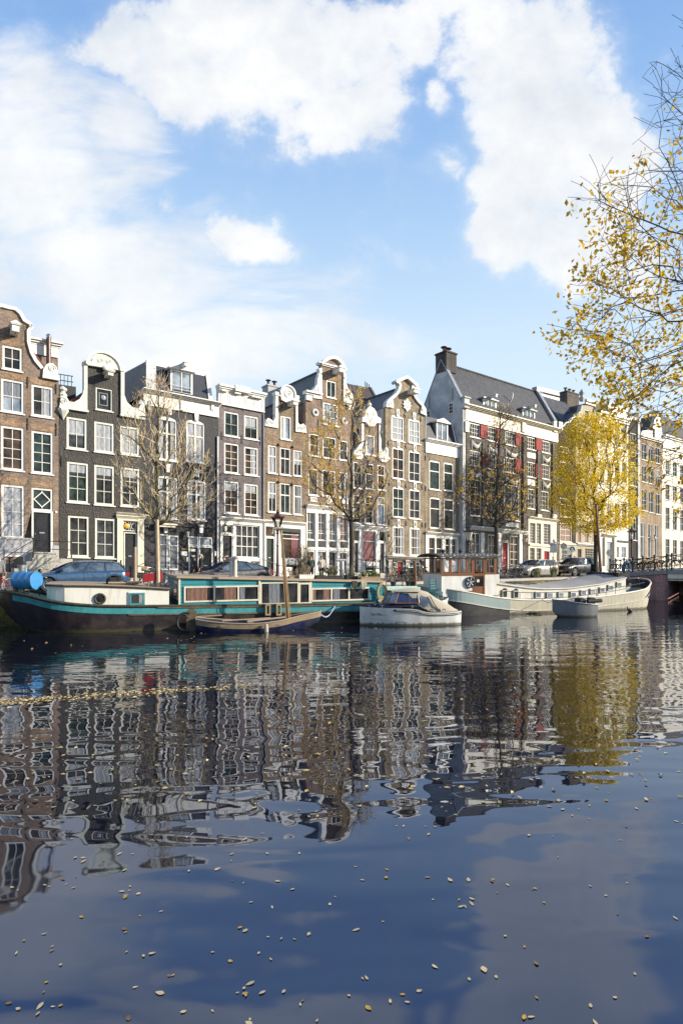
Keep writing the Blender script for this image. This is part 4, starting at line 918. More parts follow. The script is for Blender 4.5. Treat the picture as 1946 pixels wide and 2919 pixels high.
s, z = h.p(1158, 1155); mb = MB(); mb.prism([(s-.5,z),(s-.3,z-.06),(s-.36,z-.3),(s-.2,z-.3),(s,z-.55),(s+.2,z-.3),(s+.36,z-.3),(s+.3,z-.06),(s+.5,z),(s+.3,z+.06),(s+.36,z+.3),(s+.2,z+.3),(s,z+.55),(s-.2,z+.3),(s-.36,z+.3),(s-.3,z+.06)],-.12,0); dp = h.put(mb, 'diamond_plaque', MT['white']); mb = MB(); q = [(s-.2,z),(s,z-.3),(s+.2,z),(s,z+.3)]
for i in range(4): a, b = q[i], q[(i+1)%4]; mb.bar((a[0],-.13,a[1]),(b[0],-.13,b[1]),.02,.04)
h.put(mb, 'diamond_line', MT['darkletter'], dp)
h.beam(1154, 1180, 1116, 1132, .9); h.roof_gable(TL['dark_y'], h.p(1155, 1100)[1], y1=7)
h.rail([[(h.fr.s(1120,-1),-1.0,1.2),(h.fr.s(1205,-1),-1.0,1.2)],[(h.fr.s(1120,-1),-1.0,.7),(h.fr.s(1205,-1),-1.0,.7)]],[(h.fr.s(x,-1),-1.0,0,1.3) for x in (1120,1148,1176,1205)])

# ---- I: narrow house with slate mansard
h = House('mansard_house', 'narrow ochre brick house with small slate mansard beside the big grey side gable', 1211.5, 1318, BR['H'])
for r in ((1223,1254,1313,1396),(1264,1292,1319,1399),(1225,1255,1418,1506),(1265,1293,1422,1509)): h.window(*r, (1, 1), .09, bars=((.66, .07),), arch=.06)
h.lintels([(1223,1254,1311),(1264,1292,1317),(1225,1255,1416),(1265,1293,1420)], BR['H'], .3)
for r in ((1221,1238,1533,1640),(1242,1259,1534,1640),(1268,1281,1536,1600),(1286,1299,1537,1600)): h.window(*r, (1, 1), .05, bars=((.72, .05),), sill=False, pane='glass_warm')
zc = h.p(1262, 1528)[1]; holes = h.holes[-4:]
mb = MB(); mb.prism([(h.s0+.02, 0.0), (h.fr.s(1306), 0.0), (h.fr.s(1306), zc), (h.s0+.02, zc)], -.06, -.003, [[(a + (-.004 if i in (0,3) else .004), max(.02,b) + (.004 if i > 1 else 0)) for i, (a, b) in enumerate(q)] for q in holes]); h.put(mb, 'ground_floor_front', MT['white'])
h.band(1211, 1312, 1519, 1527, -.32, name='ground_floor_cornice', steps=4)
h.finish([(1211.5,1290),(1318,1304)], 6, eave=h.p(1262,1290)[1])
h.band(1211, 1307, 1270, 1298, -.1, name='frieze'); h.band(1210, 1317, 1260, 1270, -.42, name='cornice', steps=4)
s0, s1 = h.fr.s(1212,.1), h.fr.s(1300,.1); zb_ = h.p(1262,1261)[1]; yo = .9; t0, t1 = h.fr.s(1213,yo), h.fr.s(1285,yo); zt_ = h.fr.z(1262,1197,yo)
mb = MB(); mb.v += [(s0,.1,zb_),(s1,.1,zb_),(s1,6,zb_),(s0,6,zb_),(t0,yo,zt_),(t1,yo,zt_),(t1,6,zt_),(t0,6,zt_)]
for q in ((0,1,5,4),(1,2,6,5),(2,3,7,6),(3,0,4,7),(4,5,6,7)): mb.face(q)
ro = h.put(mb, 'roof', MT['slate']); mb = MB(); mb.bar((s1,.06,zb_),(t1,yo-.04,zt_),.1,.06); mb.bar((s0,.06,zb_),(t0,yo-.04,zt_),.1,.06); h.put(mb, 'roof_trim', MT['white'], ro)
h.dormer(1244, 1276, 1206, 1263, .2, 1.4, (2, 1), 't', True)
for px, py in ((1213,1305),(1213,1392),(1213,1497)): s, z = h.p(px, py); mb = MB(); mb.box(s-.05,-.07,z-.2,s+.05,-.0,z+.2); h.put(mb, 'wall_anchor', MT['iron'])
mb = MB(); mb.box(h.fr.s(1309),-.02,0,h.fr.s(1312),-.0,h.p(1310,1560)[1]); h.put(mb, 'service_box', MT['white'])

# ---- J: the big house with the grey side gable and red shutters
h = House('corniced_house', 'big speckled brick house with 1652 plaque, red shutters and black tiled roof', 1319, 1592, BR['J'], fwd=.35, sag=.045)
def jwin(r, g=(4, 4), **k): return h.window(*r, g, .08, .025, **k)
for r in ((1338,1368,1207,1247),(1386,1414,1217,1257),(1440,1467,1230,1269),(1500,1525,1246,1281),(1544,1566,1257,1291)): jwin(r, (4, 3))
for r in ((1338,1368,1285,1328),(1388,1414,1292,1338),(1436,1465,1304,1347),(1500,1525,1317,1360),(1544,1566,1324,1366)): jwin(r, (4, 3))
for r in ((1339,1371,1367,1471),(1389,1415,1374,1477),(1437,1479,1383,1483)): jwin(r, (2, 5))
jwin((1498,1523,1393,1450), (3, 4)); jwin((1539,1563,1400,1455), (3, 4))
for (x0, x1, yt, yb) in ((1367.5,1387,1213,1249),(1467.5,1483,1236,1269),(1525.5,1543,1250,1284),(1370,1388.5,1292,1330),(1466,1483,1309,1348),(1525.5,1543,1323,1364),(1415,1422,1225,1260)):
    s0, s1, zt, zb = h.rect(x0, x1, yt, yb); mb = MB(); mb.box(s0, -.1, zb, s1-.02, -.05, zt); mb.box(s0+.04, -.115, zb+.15, s1-.06, -.1, zb+.22); mb.box(s0+.04, -.115, zt-.22, s1-.06, -.1, zt-.15); mb.box(s0+.02,-.055,zb+.2,s0+.05,.0,zb+.26); h.put(mb, 'shutter', MT['red'])
h.plaque(1501, 1525, 1291, 1306, '1652', .42); h.plaque(1502, 1523, 1367, 1384); h.plaque(1440, 1477, 1490, 1502)
for (x0, x1, y) in ((1343,1367,1259),(1440,1480,1284),(1392,1413,1272),(1344,1368,1342),(1545,1565,1301),(1546,1565,1375),(1441,1478,1362),(1391,1412,1348)):
    s0, z0 = h.p(x0, y); s1, z1 = h.p(x1, y + (x1-x0)*.1); mb = MB(); n = 10; zm = (z0+z1)/2
    P = [(s0+(s1-s0)*i/n, -.08, zm-.42*math.sin(math.pi*i/n)) for i in range(n+1)]; mb.tube(P, [.07+.1*math.sin(math.pi*i/n) for i in range(n+1)], 6)
    for s in (s0, s1): mb.tube([(s,-.06,zm+.1),(s,-.06,zm-.75)], [.09,.05], 5)
    h.put(mb, 'stone_festoon', MT['white'])
# ground floor: two shopfronts of different height
for r in ((1343,1368,1519,1612),(1390,1413,1524,1616)): h.window(*r, (2, 3), .08, .035, sill=False)
h.door(1430, 1448, 1544, 1640, MT['red'], 2, floor=.2); h.window(1430, 1448, 1520, 1542, (1, 1), .05, sill=False, name='fanlight'); h.window(1453, 1477, 1528, 1618, (2, 4), .06, .035, sill=False)
nj = 5
for r in ((1508,1524,1491,1549),(1527,1540,1492,1551),(1547,1567,1494,1553)): h.window(*r, (4, 7), .05, .025, sill=False)
for r in ((1508,1522,1562,1606),(1527,1541,1563,1608)): h.window(*r, (3, 4), .05, .025, sill=False)
h.door(1548, 1566, 1569, 1640, MT['red'], 2, floor=.1)
zc = h.p(1542, 1484)[1]; holes = h.holes[-6:]; sa, sb = h.fr.s(1504), h.fr.s(1584)
mb = MB(); mb.prism([(sa, 0.0), (sb, 0.0), (sb, zc), (sa, zc)], -.06, -.003, [[(a + (-.004 if i in (0,3) else .004), max(.02,b) + (.004 if i > 1 else 0)) for i, (a, b) in enumerate(q)] for q in holes]); h.put(mb, 'ground_floor_front', MT['cream'])
h.band(1503, 1586, 1477, 1484, -.32, name='ground_floor_cornice', steps=4, m=MT['cream']); h.band(1506, 1570, 1553, 1558, -.16, -.06, name='ground_floor_beam', m=MT['cream'])
h.band(1338, 1500, 1507, 1517, -.36, name='ground_floor_cornice', steps=4, m=MT['white'])
for x0, x1 in ((1368.5,1378),(1418,1426),(1478,1488)): h.band(x0, x1, 1519, 1640, -.1, name='timber_post')
for px, yt, yb in ((1377,1262,1505),(1427,1275,1505),(1494,1245,1505),(1534,1285,1475),(1577,1265,1475),(1331,1215,1505)): h.band(px-5, px+5, yt, yb, -.14, m=BR['J'], name='pilaster')
for px, py in ((1534,1477),(1577,1477)): s, z = h.p(px, py); mb = MB(); mb.box(s-.3,-.2,z-.05,s+.3,-.0,z+.35); h.put(mb, 'pilaster_base', MT['cream'])
h.finish([(1319,1190),(1592,1254)], 5.2, eave=h.p(1456,1222)[1], side=MT['pgrey'])
h.band(1319, 1588, 1200, 1229, -.1, m=MT['cream'], name='frieze'); h.band(1316, 1592, 1188, 1199, -.55, m=MT['cream'], name='cornice', steps=4)
for px in (1326, 1488, 1578): h.band(px-5, px+5, 1202, 1232, -.24, m=MT['cream'], name='cornice_bracket')
ez = h.p(1456,1190)[1]; rz_ = ez + 4.35
mb = MB(); mb.v += [(h.s0,-.05,ez),(h.s1,-.05,ez),(h.s1,2.6,rz_),(h.s0,2.6,rz_),(h.s1,5.25,ez),(h.s0,5.25,ez)]
for q in ((0,1,2,3),(3,2,4,5),(0,3,5),(1,4,2),(0,5,4,1)): mb.face(q)
ro = h.put(mb, 'roof', TL['dark_x']); mb = MB(); mb.tube([(h.s0,2.6,rz_+.03),(h.s1,2.6,rz_+.03)], .11, 6); h.put(mb, 'ridge', TL['dark_x'], ro)
mb = MB(); mb.v += [(h.s0-.12,-.1,-.3),(h.s0-.12,5.3,-.3),(h.s0-.12,5.3,ez+.1),(h.s0-.12,2.6,rz_+.25),(h.s0-.12,-.1,ez+.1)]; mb.v += [(x+.35,y,z) for x,y,z in mb.v]
for q in ((0,1,2,3,4),(9,8,7,6,5)): mb.face(q)
for i in range(5): j = (i+1) % 5; mb.face((i, j, j+5, i+5))
sg = h.put(mb, 'side_gable', MT['pgrey'])
mb = MB(); mb.bar((h.s0+.05,-.14,ez+.12),(h.s0+.05,2.6,rz_+.3),.42,.1); mb.bar((h.s0+.05,5.3,ez+.12),(h.s0+.05,2.6,rz_+.3),.42,.1); h.put(mb, 'gable_coping', MT['lead'], sg)
mb = MB(); mb.bar((h.s1-.15,-.14,ez+.14),(h.s1-.15,2.6,rz_+.3),.45,.25); mb.box(h.s1-.5,-.4,ez,h.s1+.1,.3,ez+.75); mb.box(h.s1-.45,2.3,rz_,h.s1+.1,2.9,rz_+.5); h.put(mb, 'roof_verge', MT['lead'])
mb = MB(); mb.box(h.s0-.16,-.35,ez-.3,h.s0+.45,.2,ez+.55); mb.box(h.s0-.26,-.45,ez+.55,h.s0+.55,.3,ez+.66); h.put(mb, 'kneeler', MT['pgrey'])
for yy_, zz in ((1.0, ez-.6), (4.0, ez-.75)):
    mb = MB(); mb.box(h.s0-.16,yy_,zz,h.s0-.12,yy_+.62,zz+1.05); wn_ = h.put(mb, 'side_window', MT['white']); mb = MB()
    for a in range(2):
        for b in range(3): mb.box(h.s0-.172,yy_+.1+a*.23,zz+.1+b*.3,h.s0-.161,yy_+.29+a*.23,zz+.35+b*.3)
    h.put(mb, 'pane', MT['glass'], wn_); mb = MB(); mb.box(h.s0-.16,yy_+.1,zz+1.25,h.s0-.13,yy_+.14,zz+2.3); h.put(mb, 'wall_anchor', MT['iron'])
mb = MB(); mb.box(h.s0-.14,1.9,rz_-.9,h.s0+1.15,3.3,rz_+1.0); mb.box(h.s0-.22,1.82,rz_+.82,h.s0+1.23,3.38,rz_+.94); ch = h.put(mb, 'chimney', brick('sooty_brick', (.10,.085,.08), (.06,.055,.055), (.12,.11,.1), .7, .5))
for i in range(2):
    x = h.s0+.25+.55*i; q = MB(); q.lathe([(.14,rz_+1.0),(.12,rz_+1.4)],8,(x,2.6,0)); q.lathe([(.32,rz_+1.45),(.28,rz_+1.53)],8,(x,2.6,0)); q.tube([(x+.12,2.6,rz_+1.35),(x+.14,2.6,rz_+1.49)],.02,4); q.tube([(x-.12,2.6,rz_+1.35),(x-.14,2.6,rz_+1.49)],.02,4); h.put(q, 'chimney_pot', MT['maroon'], ch)
h.dormer(1377, 1414, 1140, 1177, .35, 1.6, (3, 1), 't', False, beam=True); h.dormer(1489, 1524, 1169, 1206, .35, 1.6, (3, 1), 't', False, beam=True)
mb = MB(); s = h.fr.s(1452,1.3); mb.tube([(s,1.2,ez+2.0),(s,1.0,ez+2.25),(s+.05,.95,ez+2.7),(s-.1,.9,ez+2.8)], .06, 6); h.put(mb, 'vent_pipe', MT['white'])
mb = MB(); mb.tube([(h.fr.s(1487),-.08,0),(h.fr.s(1487),-.08,h.p(1487,1245)[1])], .05, 6); h.put(mb, 'drainpipe', MT['iron'])
h.lamp(1492, 1540)

# ---- K .. O: the row beyond the big house
h = House('narrow_house', 'narrow shade-darkened brick house with white framed windows behind the yellow tree', 1592.5, 1640, BR['K'])  # the shade on this front is put into the brick colour
for r, cu in (((1593.5,1622,1273,1319),None),((1595,1628,1420,1474),None),((1595,1629,1491,1545),'fo')): h.window(*r, (2, 3), .1, .05, col=MT['cream'], cur=cu)
h.window(1600, 1629, 1560, 1600, (1, 2), .06, sill=False, pane='glass')
zc = h.p(1616, 1549)[1]; mb = MB(); q = h.holes[-1]; mb.prism([(h.s0,0),(h.s1,0),(h.s1,zc),(h.s0,zc)],-.05,-.003,[[(a + (-.004 if i in (0,3) else .004), max(.02,b) + (.004 if i > 1 else 0)) for i, (a, b) in enumerate(q)]]); h.put(mb, 'ground_floor_front', MT['stone']); h.band(1592, 1640, 1548, 1553, -.15, name='ground_floor_cornice', m=MT['cream'])
h.finish([(1592.5,1221),(1604,1212),(1622,1203),(1640,1186)], 9, eave=h.p(1616,1225)[1])
h.coping([(1592,1222),(1604,1213),(1611,1204),(1622,1202),(1630,1190),(1640,1186)], .1, -.1, .2)
mb = MB(); s0, s1 = h.fr.s(1560,3), h.fr.s(1655,2); ez = h.fr.z(1610,1222,.5); rz_ = h.fr.z(1610,1147,4)
mb.v += [(s0,.4,ez),(s1,.4,ez),(s1,4,rz_),(s0,4,rz_),(s1,9,ez),(s0,9,ez)]
for q in ((0,1,2,3),(3,2,4,5),(0,3,5),(1,4,2)): mb.face(q)
h.put(mb, 'roof', TL['dark_x'])
h = House('gabled_house', 'cream house with carved neck gable behind the yellow tree top', 1640.5, 1702, mat('beige_stucco', (.44, .38, .28), .8, (.34, .29, .21), .1, 1.5, .2, 18), trim='cream')
for r in ((1666,1680,1168,1204),): h.window(*r, (1, 1), .08)
for yt, yb in ((1225,1290),(1320,1385),(1410,1472),):
    for x0, x1 in ((1645,1656),(1666,1677),(1687,1698)): h.window(x0, x1, yt, yb, (1, 2), .06)
for x0, x1 in ((1645,1656),(1666,1677),(1687,1698)): h.window(x0, x1, 1495, 1548, (1, 2), .06, cur='fo')
h.window(1645, 1658, 1563, 1600, (1, 1), .06, sill=False); h.window(1667, 1697, 1563, 1600, (4, 5), .05, .02, sill=False)
h.finish([(1640.5,1190),(1657,1193),(1657,1155),(1690,1155),(1690,1202),(1702,1206)], 8, eave=h.p(1670,1200)[1])
h.band(1640, 1702, 1550, 1556, -.3, name='ground_floor_cornice', m=MT['white'], steps=2); h.band(1640, 1702, 1481, 1486, -.15, name='string_course', m=MT['white'])
h.band(1666, 1694, 1142, 1155, -.3, name='gable_cornice', m=MT['cream'], steps=2)
h.plate('gable_claw', [(1638,1192),(1642,1178),(1650,1172),(1654,1155),(1657,1155),(1657,1195)], -.15, .3, MT['stone']); h.plate('gable_claw', [(1690,1165),(1694,1180),(1702,1190),(1702,1206),(1690,1203)], -.15, .3, MT['stone'])
mb = MB(); s, z = h.p(1660, 1143); mb.lathe([(.2,z),(.3,z+.3),(.15,z+.6),(.3,z+.9),(.02,z+1.3)],6,(s,.1,0)); h.scroll(mb, 1647, 1183, .3, -.17); h.scroll(mb, 1697, 1195, .25, -.17); h.put(mb, 'gable_carving', MT['stone'])
h.roof_gable(TL['dark_y'], h.p(1672,1165)[1], y1=8); h.chimney(1616, 1650, 1118, 1180, 4.5, brick('dark_chimney_brick', (.16,.13,.11), (.1,.085,.08), (.2,.18,.16)), 1.0, 3)
h = House('corniced_house', 'white stuccoed house with arched portal beyond the yellow tree', 1702.5, 1790, MT['white'])
for yt, yb in ((1205,1268),(1318,1378),(1435,1500)):
    for x0, x1 in ((1710,1722),(1730,1742),(1751,1766),(1772,1786)): h.window(x0, x1, yt, yb, (1, 2), .06, pane='glass_sky' if yt == 1205 else 'glass')
h.window(1751, 1764, 1557, 1590, (1, 2), .06, sill=False, pane='glass_sky'); h.window(1770, 1784, 1558, 1590, (2, 2), .06, sill=False, pane='glass_sky')
h.door(1726, 1745, 1543, 1612, MT['lead'], 1, floor=.1); h.band(1719, 1725, 1532, 1612, -.2, name='door_pilaster', m=MT['cream']); h.band(1746, 1752, 1533, 1612, -.2, name='door_pilaster', m=MT['cream']); h.band(1716, 1754, 1524, 1531, -.4, name='door_cornice', m=MT['cream'], steps=3)
h.finish([(1702.5,1185),(1790,1200)], 8); h.band(1702, 1790, 1183, 1200, -.4, name='cornice', steps=3); h.band(1752, 1790, 1541, 1546, -.1, name='string_course', m=MT['black'])
h.band(1745, 1800, 1153, 1181, .5, 3.0, name='attic'); mb = MB(); s0, s1, zt, zb = h.rect(1700, 1746, 1146, 1186); mb.prism([(s0,zb),(s1,zb),(s1-.2,zt),(s0+.4,zt)], .6, 6); h.put(mb, 'roof', TL['dark_x'])
h = House('narrow_house', 'very narrow black brick house between the white house and the beige one', 1790.5, 1821, BR['K'])
for yt, yb in ((1235,1290),(1330,1385),(1475,1540)): h.window(1796, 1813, yt, yb, (2, 2), .07, col=MT['white'])
h.finish([(1790.5,1190),(1821,1197)], 8); h.band(1790, 1821, 1189, 1198, -.2, name='cornice', m=MT['lead']); mb = MB(); s0, s1, zt, zb = h.rect(1792, 1834, 1165, 1205); mb.prism([(s0,zb),(s1,zb),(s1,zt)], .6, 6); h.put(mb, 'roof', TL['dark_x']); h.band(1815, 1821, 1198, 1612, -.12, name='corner_pilaster', m=MT['pgrey'])
h = House('gabled_house', 'beige brick house with white scrolled gable near the right edge', 1821.5, 1886, BR['N'])
for yt, yb in ((1264,1311),(1328,1374),(1396,1456)):
    for k, (x0, x1) in enumerate(((1828,1843),(1848,1862),(1868,1881))): h.window(x0, x1, yt+k*6, yb+k*5, (2, 2), .06, pane='glass')
for k, (x0, x1) in enumerate(((1823,1838),(1845,1858),(1864,1876))): h.window(x0, x1, 1490+k*3, 1590, (1, 1), .06, bars=((.6,.05),), sill=False, cur='s')
h.finish([(1821.5,1243),(1838,1246),(1850,1225),(1862,1222),(1866,1190),(1882,1195),(1884,1240),(1886,1256)], 8, eave=h.p(1853,1250)[1])
h.plate('gable_front', [(1822,1243),(1828,1228),(1846,1226),(1858,1218),(1863,1196),(1874,1178),(1880,1196),(1883,1226),(1886,1240),(1887,1262)], -.1, .3, MT['white']); h.band(1821, 1888, 1248, 1256, -.3, name='cornice', m=MT['cream'], steps=2)
s0, s1, zt, zb = h.rect(1857, 1863, 1222, 1250); mb = MB(); mb.box(s0, -.12, zb, s1, -.1, zt); h.put(mb, 'gable_window', MT['glass'])
h.lamp(1859, 1533)
h = House('corniced_house', 'cream house with white cornice cut by the right edge of the frame', 1886.5, 1990, MT['cream'])
for k, (yt, yb) in enumerate(((1311,1353),(1380,1425),(1446,1509),(1536,1600))):
    for j, (x0, x1) in enumerate(((1896,1908),(1917,1929),(1938,1950),(1960,1972))): h.window(x0, x1, yt+j*7-k*1.5*j, yb+j*5-k*1.2*j, (2, 3), .05, .03, sill=k < 3)
h.finish([(1886.5,1268),(1990,1290)], 8); h.band(1886, 1990, 1266, 1290, -.15, name='frieze', m=MT['white']); h.band(1885, 1992, 1254, 1266, -.5, name='cornice', m=MT['white'], steps=3)
s0, s1 = h.fr.s(1884), h.fr.s(1992); zb_ = h.p(1938,1262)[1]; mb = MB(); mb.prism([(s0,zb_),(s1,zb_),(s1-.4,zb_+1.5),(s0+4,zb_+2.6),(s0+.5,zb_+2.9)], .4, 8); h.put(mb, 'roof', TL['dark_x'])
h = House('corniced_house', 'plain brown house continuing the row past the right edge', 1990.5, 2200, BR['F'])
for yt, yb in ((1330,1380),(1410,1460),(1500,1560)):
    for x0 in (2000, 2040, 2080, 2120, 2160): h.window(x0, x0+22, yt, yb, (2, 3), .08)
h.finish([(1990.5,1280),(2200,1330)], 8)
h = House('corniced_house', 'plain brown house continuing the row past the left edge', -420, -121.5, BR['E'])
for yt, yb in ((1040,1140),(1190,1310),(1370,1520)):
    for x0 in (-400, -310, -220): h.window(x0, x0+62, yt, yb, (2, 3), .1)
h.finish([(-420,960),(-121.5,1000)], 8)
h = House('modern_block', 'white modern roof block rising behind the black tiled roof', 1533, 1640, MT['white'], 0, fwd=-12, group='houses seen behind the front row')
for x0, x1 in ((1546,1560),(1565,1580),(1590,1603)): h.window(x0, x1, 1140, 1156, (1, 1), .08, pane='glass_sky', sill=False)
h.finish([(1533,1121),(1640,1121)], 6); h.band(1530, 1642, 1117, 1129, -.3, name='roof_edge', m=MT['lead'])
# rooftop terrace fence between the first two houses
fr_ = Fr(120, 35, ROW, QUAY); o = fr_.world(fr_.s(180, 4), 4); mb = MB(); z0 = fr_.z(180, 1098, 4); z1 = fr_.z(180, 1068, 4)
for i in range(6): mb.tube([(-.6+.22*i, 0, z0), (-.6+.22*i, 0, z1)], .02, 4)
for z in (z0+.3, z1): mb.bar((-.7,0,z),(.6,0,z),.05)
mb.box(-.8,-.1,z0-3.0,.75,2.0,z0)
tf = mb.build('terrace_fence', MT['iron'], loc=o, rz=ROW); tag(tf, 'black rooftop terrace fence between the brown bell gable and the black house', 'fence')
# ------------------------------------------------------------------ boats
def lerp_tab(T, x):
    if x <= T[0][0]: return T[0][1:]
    for a, b in zip(T, T[1:]):
        if x <= b[0]:
            f = (x - a[0]) / (b[0] - a[0]); f = f
            return tuple(p + (q - p) * f for p, q in zip(a[1:], b[1:]))
    return T[-1][1:]
def smooth_tab(T, x):
    """Catmull-Rom through the stations"""
    n = len(T)
    if x <= T[0][0]: return T[0][1:]
    if x >= T[-1][0]: return T[-1][1:]
    for i in range(n - 1):
        if x <= T[i+1][0]:
            a, b = T[i], T[i+1]; f = (x - a[0]) / (b[0] - a[0]); h = b[0] - a[0]
            p0 = T[i-1] if i else a; p3 = T[i+2] if i + 2 < n else b; out = []
            for k in range(1, len(a)):
                m0 = (b[k] - p0[k]) / max(1e-6, b[0] - p0[0]) * h; m1 = (p3[k] - a[k]) / max(1e-6, p3[0] - a[0]) * h
                out.append((2*f**3-3*f**2+1)*a[k] + (f**3-2*f**2+f)*m0 + (-2*f**3+3*f**2)*b[k] + (f**3-f**2)*m1)
            return tuple(out)
class Hull:
    """stations (x, half breadth at deck, half breadth at bottom, sheer height, bottom height)"""
    def __init__(self, T, yc, flare=.6, n=40, x0=None, x1=None):
        self.T, self.yc, self.fl = T, yc, flare
        a, b = T[0][0] if x0 is None else x0, T[-1][0] if x1 is None else x1
        self.xs = [a + (b - a) * i / n for i in range(n + 1)]
    def at(self, x, f, side=-1, off=0.0, dz=0.0):
        hd, hb, zd, zb = smooth_tab(self.T, x); hd, hb = max(0.01, hd), max(0.005, hb)
        ff = max(0, min(1, f)); y = hb + (hd - hb) * ff ** self.fl + off
        return (x, self.yc + side * y, zb + (zd - zb) * f + dz)
    def shell(self, mb, f0=0.0, f1=1.0, m=7, off=0.0, xs=None, closed=True):
        xs = xs or self.xs; mb.smooth = True
        for sd in (-1, 1):
            b = len(mb.v)
            for x in xs:
                for j in range(m + 1): mb.v.append(self.at(x, f0 + (f1 - f0) * j / m, sd, off))
            for i in range(len(xs) - 1):
                for j in range(m):
                    a = b + i * (m + 1) + j; mb.face((a, a + m + 1, a + m + 2, a + 1))
        mb.smooth = False
        if closed:
            for x in (xs[0], xs[-1]): mb.poly([self.at(x, f0 + (f1 - f0) * j / m, -1, off) for j in range(m + 1)] + [self.at(x, f0 + (f1 - f0) * j / m, 1, off) for j in range(m, -1, -1)])
            for i in range(len(xs) - 1): mb.poly([self.at(xs[i], f0, -1), self.at(xs[i+1], f0, -1), self.at(xs[i+1], f0, 1), self.at(xs[i], f0, 1)])
    def deck(self, mb, dz=-.1, f=1.0, inset=.02, xs=None):
        xs = xs or self.xs
        for a, b in zip(xs, xs[1:]):
            P = [self.at(a, f, -1, -inset, dz), self.at(b, f, -1, -inset, dz), self.at(b, f, 1, -inset, dz), self.at(a, f, 1, -inset, dz)]; mb.poly(P)
    def rail(self, mb, f, r, off=.0, dz=0.0, n=6, xs=None, sides=(-1, 1)):
        xs = xs or self.xs
        if len(sides) == 2: P = [self.at(x, f, -1, off, dz) for x in xs[::-1]] + [self.at(x, f, 1, off, dz) for x in xs]; mb.tube(P, r, n)
        else: mb.tube([self.at(x, f, sides[0], off, dz) for x in xs], r, n)
    def strake(self, mb, z0, z1, off=.02, xs=None, sides=(-1, 1)):
        """a painted band between two heights below the sheer"""
        xs = xs or self.xs
        for sd in sides:
            def P(x, dz, o):
                hd, hb, zd, zb = smooth_tab(self.T, x); f = (zd + dz - zb) / max(.05, zd - zb); return self.at(x, f, sd, o)
            for a, b in zip(xs, xs[1:]):
                q = [P(a, z0, off), P(b, z0, off), P(b, z1, off), P(a, z1, off)]; i = [P(a, z0, -.02), P(b, z0, -.02), P(b, z1, -.02), P(a, z1, -.02)]
                mb.poly(q); mb.poly([q[3], q[2], i[2], i[3]]); mb.poly([i[0], i[1], q[1], q[0]])

def strakes(h, name, m, par, *a):
    for sd in (-1, 1): mb = MB(); h.strake(mb, *a, sides=(sd,)); mb.build(name, m, par)
MT.update(
    hull=mat('tarred_hull', (.020, .013, .015), .42, (.055, .038, .032), .3, 1.6, .25, 10, sharp=(.42, .75), wl=.16),
    hull_low=mat('weedy_hull', (.025, .022, .016), .7, (.06, .055, .03), .3, 6, .3, 20),
    teal=mat('turquoise_paint', (.03, .22, .25), .45, (.06, .28, .30), .15, 3, .1, 20),
    tealgreen=mat('sea_green_paint', (.012, .20, .17), .5, (.02, .25, .22), .15, 3, .1, 20),
    teal_boards=boards('turquoise_boards', (.03, .21, .25), (.05, .28, .32), 2, .155, .45, .13, .9, .85),
    worn=mat('worn_tarred_wood', (.17, .14, .085), .8, (.06, .045, .03), .2, 5, .5, 20),
    rustwhite=mat('rust_stained_white_paint', (.66, .65, .59), .5, (.42, .33, .22), .04, 1.5, .15, 15, scale=(2.5, 2.5, .35), sharp=(.5, .85)),
    plank=mat('bare_pale_planks', (.42, .33, .23), .7, (.34, .25, .17), .15, 4, .2, 15),
    varnish=mat('varnished_wood', (.22, .085, .028), .3, (.14, .05, .018), .2, 5, .15, 14, coat=.5),
    mast=mat('varnished_mast', (.42, .24, .09), .4, (.32, .17, .06), .15, 6, .1, 14),
    blue=mat('blue_drum_paint', (.03, .18, .40), .4, (.04, .21, .46), .08, 2.5, .1, 14),
    bluelid=mat('sunlit_blue_lid', (.06, .36, .72), .4, (.08, .40, .76), .06, 2.5),  # sunlit tone of the lid put into its blue
    navy=mat('navy_hull_paint', (.008, .014, .055), .35, (.06, .05, .045), .2, 2, .15, 10, sharp=(.45, .8)),
    driftwood=mat('weathered_wood', (.34, .27, .17), .75, (.22, .16, .10), .2, 4, .4, 18),
    rope=mat('yellowed_rope', (.48, .40, .24), .9, (.34, .27, .15), .2, 30, .5, 60),
    bluerope=mat('blue_white_rope', (.45, .50, .62), .8, (.2, .25, .45), .2, 40),
    boatwhite=mat('weathered_white_gelcoat', (.66, .66, .63), .4, (.42, .41, .36), .06, 1.6, .12, 14, scale=(2, 2, .6), sharp=(.42, .8), wl=.15),
    canvas=mat('beige_canvas', (.45, .40, .31), .85, (.38, .335, .26), .1, 3, .35, 9),
    greystrake=mat('blue_grey_paint', (.30, .37, .36), .5, (.24, .31, .30), .1, 2.5, .15, 15),
    bargewhite=mat('barge_white_paint', (.70, .68, .62), .5, (.50, .47, .36), .08, 1.6, .15, 12),
    streaked=mat('sunlit_streaked_side', (.55, .52, .42), .55, (.33, .31, .22), .12, 3, .2, 15, scale=(3.0, 3.0, .5), wl=.14),
    bargedark=mat('barge_dark_bottom', (.022, .022, .026), .5, (.05, .045, .04), .2, 2, .2, 12),
    roofgrey=mat('grey_bitumen_roof', (.36, .345, .32), .85, (.27, .26, .245), .1, 2, .3, 25),
    dinghy=mat('grey_steel_hull', (.20, .21, .22), .5, (.13, .14, .15), .15, 3, .15, 14, wl=.12),
    oxred=mat('red_lacquered_wood', (.32, .012, .02), .35, (.24, .01, .015), .15, 4),
    boatglass=glass_mat('cabin_glass', (.015, .016, .02), (.05, .05, .05), .03),
    blueglass=glass_mat('tinted_blue_glass', (.015, .03, .09), (.03, .06, .17), .03),
    seafoam=mat('faded_sea_green_paint', (.28, .48, .40), .6, (.40, .55, .46), .1, 3, .15, 14),
)
